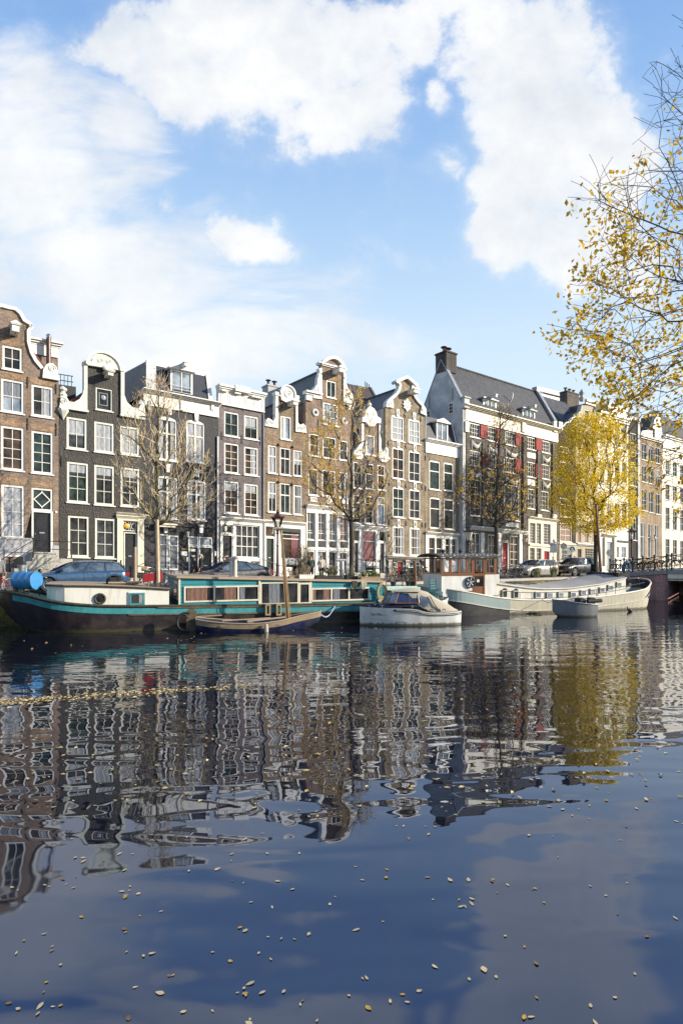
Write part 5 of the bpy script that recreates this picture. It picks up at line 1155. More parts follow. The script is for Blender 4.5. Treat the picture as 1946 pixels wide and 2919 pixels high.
def rope(name, pts, r, m, label, sagv=0.0, parent=None, n=12):
    a, b = Vector(pts[0]), Vector(pts[1]); mb = MB()
    P = [a.lerp(b, i / n) - Vector((0, 0, sagv * math.sin(math.pi * i / n))) for i in range(n + 1)]
    mb.tube(P, r, 5); o = mb.build(name, m, parent)
    if label: tag(o, label, 'rope')
    return o

# ---- the turquoise houseboat
HB = Fr(185, 24, R(22), 0.0); S = HB.s
hb = empty('houseboat', HB.o, R(22), 'long turquoise houseboat with dark tarred hull and planters on its roof', 'houseboat')
L_ = S(1135)
T = [(-2.5,.10,.02,1.60,1.10),(-2.25,.75,.08,1.63,.72),(-1.9,1.15,.18,1.60,.34),(-1.3,1.6,.40,1.50,-.08),(-.6,1.92,.95,1.31,-.35),(.3,2.07,1.5,1.16,-.42),(1.5,2.1,1.85,1.05,-.45),(4,2.1,2.0,.98,-.45),(8,2.1,2.0,.90,-.45),(L_-1.2,2.1,1.95,.84,-.45),(L_,1.6,1.3,.86,-.3)]
hl = Hull(T, 2.1, .55, 60)
mb = MB(); hl.shell(mb); mb.build('hull', MT['hull'], hb)
mb = MB(); hl.deck(mb, -.06); mb.build('deck', MT['tealgreen'], hb)
strakes(hl, 'painted_strake', MT['teal'], hb, -.30, -.07, .015, hl.xs[2:])
mb = MB(); hl.rail(mb, 1.0, .06, .01, .02); mb.build('gunwale', MT['hull_low'], hb)
strakes(hl, 'rubbing_strake', MT['worn'], hb, -.36, -.30, .05, [x for x in hl.xs if x > 2.2])
strakes(hl, 'rubbing_strake', MT['worn'], hb, -.07, -.01, .06, [x for x in hl.xs if x > 3.4])
# white fore cabin
x0, x1 = S(131, .3), S(482, .22); zt0, zt1 = HB.z(134, 1672, .3), HB.z(478, 1683, .3)
mb = MB(); N = 14
for i in range(N):
    a, b = i / N, (i + 1) / N
    def yv(f): return .25 + 1.2 * max(0, 1 - f / .16) ** 2 * .5
    xa, xb = x0 + (x1 - x0) * a, x0 + (x1 - x0) * b; za, zb = zt0 + (zt1 - zt0) * a + .05 * math.sin(a * 3), zt0 + (zt1 - zt0) * b + .05 * math.sin(b * 3)
    ya, yb = yv(a), yv(b); ga, gb = smooth_tab(T, xa)[2] - .1, smooth_tab(T, xb)[2] - .1
    mb.poly([(xa, ya, ga), (xb, yb, gb), (xb, yb, zb), (xa, ya, za)]); mb.poly([(xa, 4.2 - ya, ga), (xb, 4.2 - yb, gb), (xb, 4.2 - yb, zb), (xa, 4.2 - ya, za)])
    mb.poly([(xa, ya, za), (xb, yb, zb), (xb, 4.2 - yb, zb), (xa, 4.2 - ya, za)])
ya = yv(0); mb.poly([(x0, ya, .9), (x0, 4.2 - ya, .9), (x0, 4.2 - ya, zt0), (x0, ya, zt0)]); mb.poly([(x1, .25, .8), (x1, 3.95, .8), (x1, 3.95, zt1), (x1, .25, zt1)])
fc = mb.build('fore_cabin', MT['rustwhite'], hb)
mb = MB(); q = []
for i in range(N + 1):
    a = i / N; q.append((x0 - .06 + (x1 - x0 + .1) * a, yv(a) - .05, zt0 + (zt1 - zt0) * a + .05 * math.sin(a * 3) + .03))
mb.tube(q, .035, 5); mb.build('roof_moulding', MT['hull_low'], fc)
mb = MB()
for i in range(N):
    a, b = i / N, (i + 1) / N; xa, xb = q[i][0], q[i+1][0]; za, zb = q[i][2] + .05, q[i+1][2] + .05
    mb.poly([(xa, q[i][1] + .04, za), (xb, q[i+1][1] + .04, zb), (xb, 4.16 - q[i+1][1], zb), (xa, 4.16 - q[i][1], za)]); mb.poly([(xa, q[i][1] + .04, za), (xb, q[i+1][1] + .04, zb), (xb, q[i+1][1] + .05, zb - .05), (xa, q[i][1] + .05, za - .05)])
mb.build('cabin_roof', MT['plank'], fc)
s, z = HB.p(285, 1707, .25); mb = MB(); mb.torus((s, .22, z), .19, .05, 'Y', 20, 6); ph = mb.build('porthole', MT['hull_low'], fc)
mb = MB(); mb.lathe([(.18, 0), (.18, .03)], 18, (s, .235, z), Matrix.Rotation(R(90), 4, 'X')); mb.build('pane', MT['boatglass'], ph)
mb = MB()
for k in range(8): mb.ball((s + .19 * math.cos(k * .785), .18, z + .19 * math.sin(k * .785)), .014, 5)
mb.build('bolt', MT['chrome'], ph)
def boat_window(fr, par, px0, px1, yt, yb, y, fm, gm, fw=.06, splits=(), cur=None, name='window', th=.05):
    c = (px0 + px1) / 2; a, b = fr.s(px0, y), fr.s(px1, y); zt, zb = fr.z(c, yt, y), fr.z(c, yb, y); mb = MB()
    mb.box(a, y - th, zb, a + fw, y - .002, zt); mb.box(b - fw, y - th, zb, b, y - .002, zt); mb.box(a + fw, y - th, zb, b - fw, y - .002, zb + fw); mb.box(a + fw, y - th, zt - fw, b - fw, y - .002, zt)
    for f in splits: x = a + (b - a) * f; mb.box(x - fw * .5, y - th, zb + fw, x + fw * .5, y - .002, zt - fw)
    w_ = mb.build(name, MT[fm], par); mb = MB(); mb.box(a + fw - .01, y - .012, zb + fw - .01, b - fw + .01, y - .003, zt - fw + .01); mb.build('pane', MT[gm], w_)
    for (f0, f1, cm) in (cur or ()):
        mb = MB(); mb.box(a + (b - a) * f0, y - .022, zb + fw + .01, a + (b - a) * f1, y - .0125, zt - fw - .01); mb.build('curtain', MT[cm], w_)
    return w_
boat_window(HB, fc, 366, 416, 1687, 1728, .25, 'white', 'boatglass', .05, cur=None); boat_window(HB, fc, 370, 412, 1690, 1724, .20, 'teal', 'boatglass', .06, cur=((.62, .86, 'curtain'),), th=.03)
# turquoise main cabin
X0, X1 = S(511, .2), S(1090, .2); zt = HB.z(511, 1648, .2); zt2 = HB.z(1085, 1661, .2)
def cabin_poly(mb, xa, xb, ya, yb, za, zb_, ztA, ztB):
    b = len(mb.v); mb.v += [(xa, ya, za), (xb, ya, zb_), (xb, yb, zb_), (xa, yb, za), (xa, ya, ztA), (xb, ya, ztB), (xb, yb, ztB), (xa, yb, ztA)]
    for q in ((0,1,5,4),(1,2,6,5),(2,3,7,6),(3,0,4,7),(4,5,6,7),(0,3,2,1)): mb.face([b + i for i in q])
mb = MB(); cabin_poly(mb, X0, X1, .2, 4.0, .75, .7, zt, zt2); mc = mb.build('main_cabin', MT['teal_boards'], hb)
mb = MB(); cabin_poly(mb, X0 - .12, X1 + .12, .08, 4.12, zt + .002, zt2 + .002, zt + .09, zt2 + .09); mb.build('cabin_roof', MT['plank'], mc)
mb = MB(); mb.box(X0 - .03, .16, .78, X0 + .04, .24, zt); mb.box(S(739,.2)-.04, .15, .8, S(739,.2)+.04, .199, zt - .02); mb.box(S(885,.2)-.04, .15, .8, S(885,.2)+.04, .199, zt - .05); mb.build('corner_board', MT['cream'], mc)
boat_window(HB, mc, 524, 739, 1670, 1715, .2, 'cream', 'boatglass', .07, (.39, .71), ((.04,.30,'curtain_o'),(.52,.68,'curtain_o'),(.73,.80,'curtain_g')))
boat_window(HB, mc, 742, 850, 1660, 1722, .2, 'cream', 'boatglass', .05, (), ((.22,.50,'curtain_g'),)); boat_window(HB, mc, 850.5, 884, 1661, 1722, .2, 'cream', 'boatglass', .08)
boat_window(HB, mc, 886, 1052, 1675, 1713, .2, 'cream', 'boatglass', .07, (.34, .64), ((.03,.08,'curtain_o'),(.2,.31,'curtain_o'),(.37,.48,'curtain_g')))
mb = MB(); y = X0; mb.box(X0 - .03, .6, 1.2, X0 - .003, 1.9, 2.0); w_ = mb.build('window', MT['cream'], mc); mb = MB(); mb.box(X0 - .036, .7, 1.28, X0 - .031, 1.8, 1.92); mb.build('pane', MT['glass_warm'], w_)
mb = MB(); cabin_poly(mb, X1 - .25, X1 + 1.7, .12, 3.9, .74, .74, 1.08, 1.02); mb.build('aft_locker', MT['seafoam'], hb)
for px in (762, 793):
    s = S(px, -.1); mb = MB(); zt_, zb_ = HB.z(px, 1722, -.1), HB.z(px, 1754, -.1)
    mb.box(s - .12, -.22, zb_, s + .12, -.06, zb_ + .07); mb.box(s - .12, -.22, zb_ + .07, s - .05, -.06, zt_); mb.box(s + .05, -.22, zb_ + .07, s + .12, -.06, zt_); mb.box(s - .05, -.22, zt_ - .07, s + .05, -.06, zt_); mb.build('step_bracket', MT['driftwood'], hb)
# things carried on the houseboat
def on(fr, name, label, cat, x, y, z, rz=0.0, group=None):
    return empty(name, fr.world(x, y, z), fr.a + rz, label, cat, group)
# blue drum on its stand
sD = S(76, 1.0); zc = HB.z(92, 1655, 1.0); o = on(HB, 'oil_drum', 'bright blue steel drum lying on a trestle at the houseboat bow', 'drum', sD, 1.1, zc, R(-36))
rot = Matrix.Rotation(R(90), 4, 'Y'); mb = MB(); mb.smooth = True
mb.lathe([(.33,-.46),(.355,-.46),(.36,-.44),(.345,-.42),(.345,-.16),(.358,-.14),(.345,-.12),(.345,.14),(.358,.16),(.345,.18),(.345,.42),(.36,.44),(.355,.46),(.335,.46)], 28, (0,0,0), rot); mb.smooth = False; mb.build('barrel', MT['blue'], o)
mb = MB(); mb.lathe([(.33, .435), (.33, .452)], 28, (0,0,0), rot); mb.build('lid', MT['bluelid'], o)
mb = MB(); mb.tube([(-.05, 0, .34), (-.05, 0, .5)], .035, 8); mb.build('filler_pipe', MT['bluelid'], o)
mb = MB(); zl = smooth_tab(T, sD)[2] - zc - .05
for x in (-.34, .3):
    for y in (-.27, .27): mb.bar((x, y * .8, -.27), (x * 1.15, y * 1.15, zl), .035)
    mb.bar((x, -.28, -.28), (x, .28, -.28), .035); mb.bar((x * 1.08, -.3, zl + .12), (x * 1.08, .3, zl + .12), .025)
mb.bar((-.36, -.29, zl + .12), (.33, -.29, zl + .12), .025); mb.build('trestle', MT['iron'], o)
s = S(56, 2.2); o = on(HB, 'bollard_bin', 'dark tin bin standing behind the blue drum at the bow', 'bin', s, 2.0, smooth_tab(T, s)[2] - .1); mb = MB(); mb.lathe([(.2, 0), (.24, .5), (.26, .52), (.26, .56)], 12); mb.build('bin_body', MT['dkgreen'], o); mb = MB(); mb.torus((0,0,.56), .25, .02, 'Z', 14, 5); mb.build('rim', MT['steel'], o)
def roof_z(px, y=.8): x = S(px, y); f = (x - x0) / (x1 - x0); return zt0 + (zt1 - zt0) * f + .05 * math.sin(f * 3) + .085
xa, xb = S(308, 1.4), S(405, 1.2); o = on(HB, 'hatch_board', 'long pale plank hatch lying on the white fore cabin roof', 'hatch', (xa + xb) / 2, 1.4, roof_z(355, 1.4)); mb = MB(); Lh = (xb - xa) / 2; mb.box(-Lh, -.3, .07, Lh, .7, .12); mb.box(-Lh * .8, -.2, 0, Lh * .8, .6, .069); mb.build('board', MT['plank'], o, bevel=.01); mb = MB(); mb.box(-Lh*.1, -.1, .121, Lh*.1, .0, .15); mb.build('handle', MT['iron'], o)
xa, xb = S(302, 2.0), S(346, 2.0); o = on(HB, 'tarpaulin_bundle', 'black tarpaulin roll standing on the fore cabin roof before the blue wagon', 'tarpaulin', (xa + xb) / 2, 2.0, roof_z(324, 2.0)); mb = MB(); L2 = (xb - xa) / 2
mb.prism([(-L2, 0), (L2, 0), (L2, .34), (L2*.9, .36), (L2*.2, .28), (-L2*.7, .25), (-L2, .18)], -.12, .12); mb.build('cover', MT['rubber'], o, bevel=.03); mb = MB(); mb.box(L2*.55, -.14, .02, L2*.62, .14, .36); mb.build('strap', MT['iron'], o)
xa, xb = S(407, .9), S(463, .9); o = on(HB, 'life_raft_box', 'red lacquered wooden box on legs at the aft end of the white cabin roof', 'box', (xa + xb) / 2, .9, roof_z(435, .9)); L3 = (xb - xa) / 2
mb = MB(); mb.prism([(-L3, .22), (L3, .26), (L3*.93, .62), (-L3*1.0, .52)], -.2, .2); mb.build('box_body', MT['oxred'], o, bevel=.015)
mb = MB(); mb.box(L3*.25, -.215, .3, L3*.6, -.201, .56); mb.torus((L3*.42, -.23, .62), .06, .012, 'Y', 10, 5); mb.build('latch', MT['iron'], o)
mb = MB()
for x in (-L3*.45, L3*.35, L3*.75): mb.bar((x, -.12, 0), (x, -.12, .26), .04); mb.bar((x, .12, 0), (x, .12, .26), .04)
mb.build('leg', MT['driftwood'], o)
# the roof of the main cabin: chimney pipes, planters, boards
rz = lambda x: zt + (zt2 - zt) * (x - X0) / (X1 - X0) + .09
def pipe(px, y, ytop, label, m, cap, r=.11):
    x = S(px, y); h_ = HB.z(px, ytop, y) - rz(x); o = on(HB, 'stove_pipe', label, 'stove pipe', x, y, rz(x)); mb = MB(); mb.lathe([(r*1.4, 0), (r*1.4, .03), (r, .05), (r, h_*.42)], 12); mb.lathe([(r*1.08, h_*.42), (r*1.08, h_*.5)], 12); mb.lathe([(r*.95, h_*.5), (r*.95, h_ - .05)], 12); mb.build('pipe', MT[m], o)
    mb = MB()
    if cap: mb.lathe([(r*1.5, h_ - .06), (r*1.7, h_), (r*.3, h_ + .08)], 12)
    else: mb.tube([(-.3, 0, h_), (.2, 0, h_)], .07, 8)
    mb.build('cowl', MT['steel'], o)
pipe(661, 1.2, 1592, 'thin weathered steel stove pipe on the turquoise cabin roof left of the mast', 'steel', True); pipe(670.5, 1.1, 1590, 'cream painted stove pipe beside the weathered one on the cabin roof', 'cream', True, .08); pipe(974, 1.3, 1597, 'square grey stove pipe with T-shaped cowl among the roof planters', 'steel', False, .12)
pipe(386, 2.6, 1560, 'slim wooden post rising behind the white fore cabin', 'cream', False, .06) if False else None
s = S(452, .7); o = on(HB, 'signal_mast', 'pale rusty mast post rising behind the red box on the houseboat', 'mast', s, .7, .9); mb = MB(); h_ = HB.z(449, 1480, .7) - .9; mb.tube([(0,0,0),(-.06,0,h_)], [.09,.07], 8); mb.build('pole', mat('rusty_cream_pole', (.55,.48,.36), .6, (.35,.22,.12), .1, 4), o); mb = MB(); mb.lathe([(.1, h_), (.02, h_+.1)], 8, (-.06,0,0)); mb.build('cap', MT['iron'], o)
s = S(387, 3.0); o = on(HB, 'mooring_post', 'bare pale wooden stake standing on the quay beside the stepped stoop', 'post', s, 3.4, .6); mb = MB(); h_ = HB.z(386, 1559, 3.4) - .6; mb.tube([(0,0,0),(0,0,h_)], [.075,.065], 8); mb.build('stake', MT['plank'], o); mb = MB(); mb.box(-.12,-.1,0,.12,.1,.3); mb.build('socket', MT['iron'], o)
# ---- planters and plants on the houseboat roof
PL = dict(
    green=leaf_mat('fresh_green_leaves', [(.06, .13, .015), (.14, .22, .02), (.22, .28, .04)], .3),
    grey=leaf_mat('grey_green_leaves', [(.13, .16, .09), (.22, .25, .14), (.10, .14, .05)], .25),
    dry=leaf_mat('dry_straw_leaves', [(.34, .27, .15), (.46, .38, .22), (.25, .19, .09)], .3),
    ivy=leaf_mat('dark_ivy_leaves', [(.012, .03, .01), (.03, .06, .015), (.06, .10, .03)], .2),
    flower=leaf_mat('pale_orange_blooms', [(.65, .42, .2), (.72, .55, .3), (.6, .5, .3)], .3),
)
def leaf_quad(mb, c, d, up, L, Wd):
    """a leaf of four corners and a fold, from c along d"""
    d = d.normalized(); s = d.cross(up)
    if s.length < .05: s = d.cross(Vector((1, .3, .2)))
    s.normalize(); n = s.cross(d)
    p0, p1, p2, p3 = c, c + d * L * .5 + s * Wd * .5 + n * L * .08, c + d * L, c + d * L * .5 - s * Wd * .5 + n * L * .08
    mb.poly([p0, p1, p2, p3])
def rv(a=1.0): return Vector((random.uniform(-a, a), random.uniform(-a, a), random.uniform(-a, a)))
def plant(par, m, n, w, d, h, L=.12, name='foliage', up=.6, base=0.0, stems=True, sm='driftwood'):
    mb = MB(); st = MB()
    for i in range(n):
        bx, by = random.uniform(-w, w) * .6, random.uniform(-d, d) * .6
        tip = Vector((bx * 1.5 + random.uniform(-.12, .12), by * 1.5, base + h * random.uniform(.35, 1)))
        if stems: st.tube([(bx, by, base), tip], .008, 3, False)
        for k in range(5):
            f = random.uniform(.3, 1); c = Vector((bx, by, base)).lerp(tip, f); leaf_quad(mb, c, rv() + Vector((0, 0, up)), Vector((0, 0, 1)), L * random.uniform(.6, 1.2), L * .45)
    mb.build(name, PL[m], par)
    if stems: st.build('stem', MT[sm], par)
def planter(px, y, Wd, dp, ht, label, boxm, cat='planter', shape='box'):
    x = S(px, y); o = on(HB, 'planter', label, cat, x, y, rz(x)); mb = MB()
    if shape == 'box':
        mb.box(-Wd, -dp, 0, Wd, dp, .02); mb.box(-Wd, -dp, .02, Wd, -dp + .025, ht); mb.box(-Wd, dp - .025, .02, Wd, dp, ht); mb.box(-Wd, -dp + .025, .02, -Wd + .025, dp - .025, ht); mb.box(Wd - .025, -dp + .025, .02, Wd, dp - .025, ht); mb.box(-Wd-.015, -dp - .015, ht, Wd+.015, -dp + .03, ht + .025)
    else: mb.lathe([(Wd * .75, 0), (Wd, ht), (Wd * 1.08, ht), (Wd * 1.08, ht + .03), (Wd * .9, ht + .03)], 12)
    mb.build('box' if shape == 'box' else 'pot', MT[boxm], o); s_ = MB(); s_.box(-Wd + .03, -dp + .03, .03, Wd - .03, dp - .03, ht - .03) if shape == 'box' else s_.lathe([(Wd * .8, ht - .05), (Wd * .8, ht - .02)], 10); s_.build('soil', MT['soil'], o); return o
o = planter(871, .7, .34, .14, .17, 'white roof planter with dry straw-coloured stems beside the street lamp', 'white'); plant(o, 'dry', 22, .3, .1, .62, .10, base=.15)
o = planter(838, .8, .26, .12, .10, 'low tray of withered straw plants left of the white roof planter', 'driftwood'); plant(o, 'dry', 24, .3, .12, .4, .13, base=.08)
o = planter(911, .7, .22, .14, .16, 'small black roof planter right of the white one with little growing in it', 'rubber'); plant(o, 'green', 6, .2, .1, .22, .1, base=.14)
o = planter(945, .8, .5, .16, .14, 'long black roof planter with spiky grey-green shrub', 'rubber'); plant(o, 'grey', 46, .34, .18, .52, .15, base=.12, up=1.2)
o = planter(1003, 1.0, .26, .14, .15, 'black roof planter with one tall leafy stalk before the tree trunk', 'rubber'); plant(o, 'grey', 6, .06, .06, .78, .1, base=.13, up=.8); plant(o, 'green', 10, .2, .1, .25, .08, base=.13)
o = planter(1053, .7, .52, .16, .15, 'wooden roof planter at the stern brimming with yellow-green succulents', 'driftwood'); plant(o, 'green', 80, .5, .2, .28, .11, base=.12, up=.8)
o = planter(987, .7, .12, .1, .2, 'dark green pot standing among the roof planters', 'dkgreen', 'pot', 'pot'); plant(o, 'green', 8, .08, .08, .3, .08, base=.18)
xa, xb = S(940, .45), S(1040, .4); o = on(HB, 'loose_plank', 'pale loose plank lying along the roof edge in front of the planters', 'plank', (xa + xb) / 2, .35, rz((xa + xb) / 2)); mb = MB(); mb.box(-(xb-xa)/2, -.06, .0, (xb-xa)/2, .06, .035); mb.v = [(x, y, z + .09 * (zt2 - zt)) for x, y, z in mb.v]; mb.build('board', MT['plank'], o)
# coil of rope, rags, wreath of moss
x, z = HB.p(1085, 1685, .05); mb = MB()
for k in range(7): mb.torus((random.uniform(-.04, .04), -.08 - .022 * k, random.uniform(-.05, .05)), .27 + random.uniform(-.05, .05), .024, 'Y', 18, 5)
mb.v = [(a * .85, b, c * 1.25) for a, b, c in mb.v]; o = mb.build('rope_coil', MT['rope'], loc=HB.world(x, .05, z), rz=HB.a); tag(o, 'yellowed coil of mooring rope hung on the turquoise cabin stern', 'rope coil')
for px, m_, lb in ((1011, 'hull_low', 'dark rag hanging over the turquoise roof edge, left of the pale one'), (1037, 'canvas', 'pale rag hanging over the turquoise roof edge, right of the dark one')):
    x, z = HB.p(px, 1668, .03); mb = MB()
    for i in range(6):
        a = -.13 + .045 * i; mb.tube([(a * .6, .08, .2), (a, -.03, .12), (a * .8, -.02, -.05), (a * .4 + .02, -.01, -.2 + .03 * (i % 3))], [.03, .045, .04, .02], 5)
    o = mb.build('hanging_cloth', MT[m_], loc=HB.world(x, .05, z), rz=HB.a); tag(o, lb, 'cloth')

# ---- the little sailing sloop
SL = Fr(562, 24.3, R(14), 0.0); W = .74
sl = empty('sailing_sloop', SL.o, R(14), 'small varnished blue sailing sloop with bare mast moored against the houseboat', 'sailboat')
Ls = SL.s(915, W)
T2 = [(-.05,.52,.25,.52,.0),(.5,.66,.42,.44,-.12),(1.3,.74,.52,.36,-.18),(2.4,.74,.5,.33,-.2),(3.3,.62,.34,.40,-.18),(4.1,.36,.12,.54,-.1),(Ls-.15,.10,.03,.68,.25),(Ls,.03,.01,.73,.45)]
h2 = Hull(T2, W, .55, 36); mb = MB(); h2.shell(mb); mb.build('hull', MT['navy'], sl)
mb = MB(); h2.deck(mb, -.16, inset=.05); mb.build('floor_boards', MT['driftwood'], sl)
strakes(h2, 'sheer_strake', MT['driftwood'], sl, -.22, .0, .015); mb = MB(); h2.rail(mb, 1, .022, .02, .01); mb.build('gunwale', MT['plank'], sl)
mb = MB()
for x in (1.0, 2.2, 3.2): hd = smooth_tab(T2, x)[0]; mb.box(x - .12, W - hd, .24, x + .12, W + hd, .28)
mb.build('thwart', MT['driftwood'], sl)
mb = MB(); mb.prism([(-.42,-.2),(-.06,-.2),(-.05,.55),(-.12,.62),(-.3,.62),(-.42,.5)], W - .03, W + .03); mb.lathe([(.22,-.035),(.22,.035)], 16, (-.22, W, .72), Matrix.Rotation(R(90), 4, 'X')); rd = mb.build('rudder', MT['worn'], sl); mb = MB(); mb.bar((-.2, W, .6), (1.0, W + .15, .62), .045); mb.build('tiller', MT['driftwood'], rd)
xm = SL.s(823, W); zt_m = SL.z(801, 1512, W); xt = SL.s(801, W); mb = MB(); mb.tube([(xm, W, .05), (xm + (xt - xm) * .5, W, zt_m * .5), (xt, W, zt_m)], [.075, .065, .045], 8); ms = mb.build('mast', MT['mast'], sl)
mb = MB(); mb.tube([(xm + .1, W - .1, .2), (xt + .05, W - .04, zt_m - .2)], .012, 4); mb.tube([(xm - .14, W - .1, .25), (xt - .02, W - .05, zt_m - .15)], .012, 4); mb.build('halyard', MT['driftwood'], ms)
mb = MB(); mb.tube([(xt - .35, W, zt_m + .06), (xt - .1, W - .02, zt_m + .1), (xt + .1, W, zt_m + .1)], .05, 6); mb.tube([(xt - .33, W, zt_m + .05), (xt - .38, W, zt_m - .16)], .04, 5); mb.build('masthead_cover', MT['canvas'], ms)
x = SL.s(758, 0); mb = MB(); mb.smooth = True; mb.lathe([(.02, .33), (.07, .28), (.09, .05), (.08, -.12), (.02, -.2)], 10, (x, -.1, 0)); mb.smooth = False; o = mb.build('fender', MT['canvas'], loc=SL.o, rz=R(14)); tag(o, 'dirty white sausage fender hung at the side of the small blue sloop', 'fender')
mb = MB(); mb.bar((2.0, .3, .4), (3.6, .5, .52), .05); mb.bar((1.0, .6, .42), (3.0, .75, .48), .04); mb.build('oar', MT['plank'], sl)
x = SL.s(531, .4); mb = MB(); mb.torus((x, .5, .42), .36, .06, 'Y', 18, 6, (1.2, 5.0)); o = mb.build('tyre_fender', MT['rubber'], loc=SL.o, rz=R(14)); tag(o, 'black tyre fender against the houseboat hull behind the round rudder head', 'tyre')
rope('mooring_rope', [SL.world(Ls - .1, W, .66), HB.world(S(955, 0), -.02, .82)], .03, MT['bluerope'], 'blue and white rope slung from the sloop bow to the houseboat', .35)

# ---- the white motor launch
MO = Fr(1025.5, 27.3, R(12), 0.0)
mo = empty('motor_launch', MO.o, R(12), 'white motor launch with tinted windscreen and beige canvas hood', 'motorboat')
Lm = MO.s(1314, -.75)
T3 = [(0,.03,.01,.83,-.05),(.35,.34,.10,.82,-.2),(.9,.62,.36,.80,-.25),(1.6,.82,.6,.78,-.28),(2.3,.93,.74,.74,-.3),(2.75,.96,.78,.62,-.3),(3.4,.96,.8,.58,-.3),(4.2,.9,.76,.60,-.28),(Lm,.78,.66,.63,-.2)]
h3 = Hull(T3, 0.0, .5, 44); mb = MB(); h3.shell(mb); mb.build('hull', MT['boatwhite'], mo); mb = MB(); h3.deck(mb, -.02); mb.build('deck', MT['boatwhite'], mo)
strakes(h3, 'toe_rail', MT['navy'], mo, -.005, .09, -.02, [x for x in h3.xs if x < 1.75])
strakes(h3, 'rubbing_strake', MT['rubber'], mo, -.14, -.055, .035, [x for x in h3.xs if x > 1.25]); strakes(h3, 'strake_line', MT['boatwhite'], mo, -.11, -.085, .05, [x for x in h3.xs if x > 1.4])
mb = MB(); P = [h3.at(x, .55 - .12 * x / 2, -1, .004) for x in h3.xs if x < 2.0]; mb.tube(P, .006, 4); mb.build('knuckle_line', MT['steel'], mo)
mb = MB(); b = [(0.75,0,.84),(1.1,-.5,.86),(2.55,-.74,.82),(2.55,.74,.82),(1.1,.5,.86)]; tp = [(1.0,0,.96),(1.2,-.42,1.0),(2.55,-.68,1.0),(2.55,.68,1.0),(1.2,.42,1.0)]
mb.v += b + tp; mb.face((5,6,7,8,9))
for i in range(5): j = (i+1) % 5; mb.face((i, j, j+5, i+5))
mb.build('coachroof', MT['navy'], mo)
# windscreen: raked front, side lights
zb, ztp = 1.0, MO.z(1140, 1689, -.6)
A = dict(fb=(1.12, .36), sb=(1.42, .66), bb=(2.5, .74)); B_ = dict(fb=(1.42, .30), sb=(1.62, .56), bb=(2.47, .66))
def P3(k, sd, top, dz=0.0): q = (B_ if top else A)[k]; return Vector((q[0], sd * q[1], (ztp if top else zb) + dz))
mb = MB(); fr = MB()
for sd in (-1, 1):
    fr.bar(P3('fb', sd, 0), P3('fb', sd, 1), .05); fr.bar(P3('sb', sd, 0), P3('sb', sd, 1), .05); fr.bar(P3('bb', sd, 0), P3('bb', sd, 1), .05)
    for tpx in (0, 1): fr.bar(P3('fb', sd, tpx), P3('sb', sd, tpx), .05); fr.bar(P3('sb', sd, tpx), P3('bb', sd, tpx), .05)
    m0, m1 = P3('sb', sd, 0).lerp(P3('bb', sd, 0), .58), P3('sb', sd, 1).lerp(P3('bb', sd, 1), .58); fr.bar(m0, m1, .04)
for tpx in (0, 1): fr.bar(P3('fb', -1, tpx), P3('fb', 1, tpx), .05)
ws = fr.build('windscreen_frame', MT['varnish'], mo)
for sd in (-1, 1): mb = MB(); mb.poly([P3('sb', sd, 0), P3('bb', sd, 0), P3('bb', sd, 1), P3('sb', sd, 1)]); mb.build('side_pane', MT['blueglass'], ws); mb = MB(); mb.poly([P3('fb', sd, 0), P3('sb', sd, 0), P3('sb', sd, 1), P3('fb', sd, 1)]); mb.build('quarter_pane', MT['glass_sky'], ws)
mb = MB(); mb.poly([P3('fb', -1, 0), P3('fb', 1, 0), P3('fb', 1, 1), P3('fb', -1, 1)]); mb.build('front_pane', MT['glass_sky'], ws)
# canvas hood falling to the stern
ring = lambda x, hw, z0, z1, c=.18: [(x, -hw, z0), (x, -hw * .97, z1 - c), (x, -hw * .7, z1 - .03), (x, 0, z1 + .02), (x, hw * .7, z1 - .03), (x, hw * .97, z1 - c), (x, hw, z0)]
st = [ring(1.38, .45, ztp - .04, ztp + .06, .05), ring(2.0, .66, ztp - .03, ztp + .12, .08), ring(2.52, .72, .85, ztp + .12), ring(2.95, .8, .62, ztp + .03), ring(3.3, .84, .6, ztp - .22), ring(3.9, .84, .6, .95, .12), ring(Lm - .15, .74, .63, .72, .04)]
mb = MB(); mb.smooth = True; b0 = len(mb.v)
for r_ in st: mb.v += [(x + random.uniform(-.015, .015), y, z + random.uniform(-.02, .02)) for x, y, z in r_]
for i in range(len(st) - 1):
    for j in range(6): a = b0 + i * 7 + j; mb.face((a, a + 7, a + 8, a + 1))
mb.smooth = False; cv = mb.build('canvas_hood', MT['canvas'], mo)
mb = MB(); mb.poly([(2.56, -.745, .92), (2.92, -.815, .80), (2.84, -.795, ztp - .22), (2.56, -.735, ztp - .12)]); mb.build('clear_window', MT['glass_sky'], cv)
mb = MB(); mb.tube([(2.98, -.815, ztp - .15), (3.2, -.85, .9), (3.45, -.865, .62)], .02, 5); mb.tube([(1.4, -.48, ztp + .02), (1.62, -.64, ztp + .02), (2.5, -.72, ztp)], .016, 4); mb.build('hood_strap', MT['rubber'], cv)
mb = MB()
for x in (2.75, 3.0, 3.35, 3.6): mb.torus((x, -.93, .66), .07, .018, 'Y', 10, 5, (0, 3.14))
mb.build('hood_hook', MT['rubber'], cv)
for x, y in ((.35, -.3), (.85, -.58), (.75, 0.2), (2.15, -.86)): mb = MB(); mb.tube([(x - .07, y, .9), (x + .07, y, .9)], .018, 5); mb.tube([(x, y, .8), (x, y, .9)], .02, 5); mb.build('cleat', MT['chrome'], mo)
p = h3.at(.72, .72, -1, .012); text('Ter Mansiel', .16, MT['darkletter'], mo, p, (R(82), 0, R(-18)), 'lettering', .35)

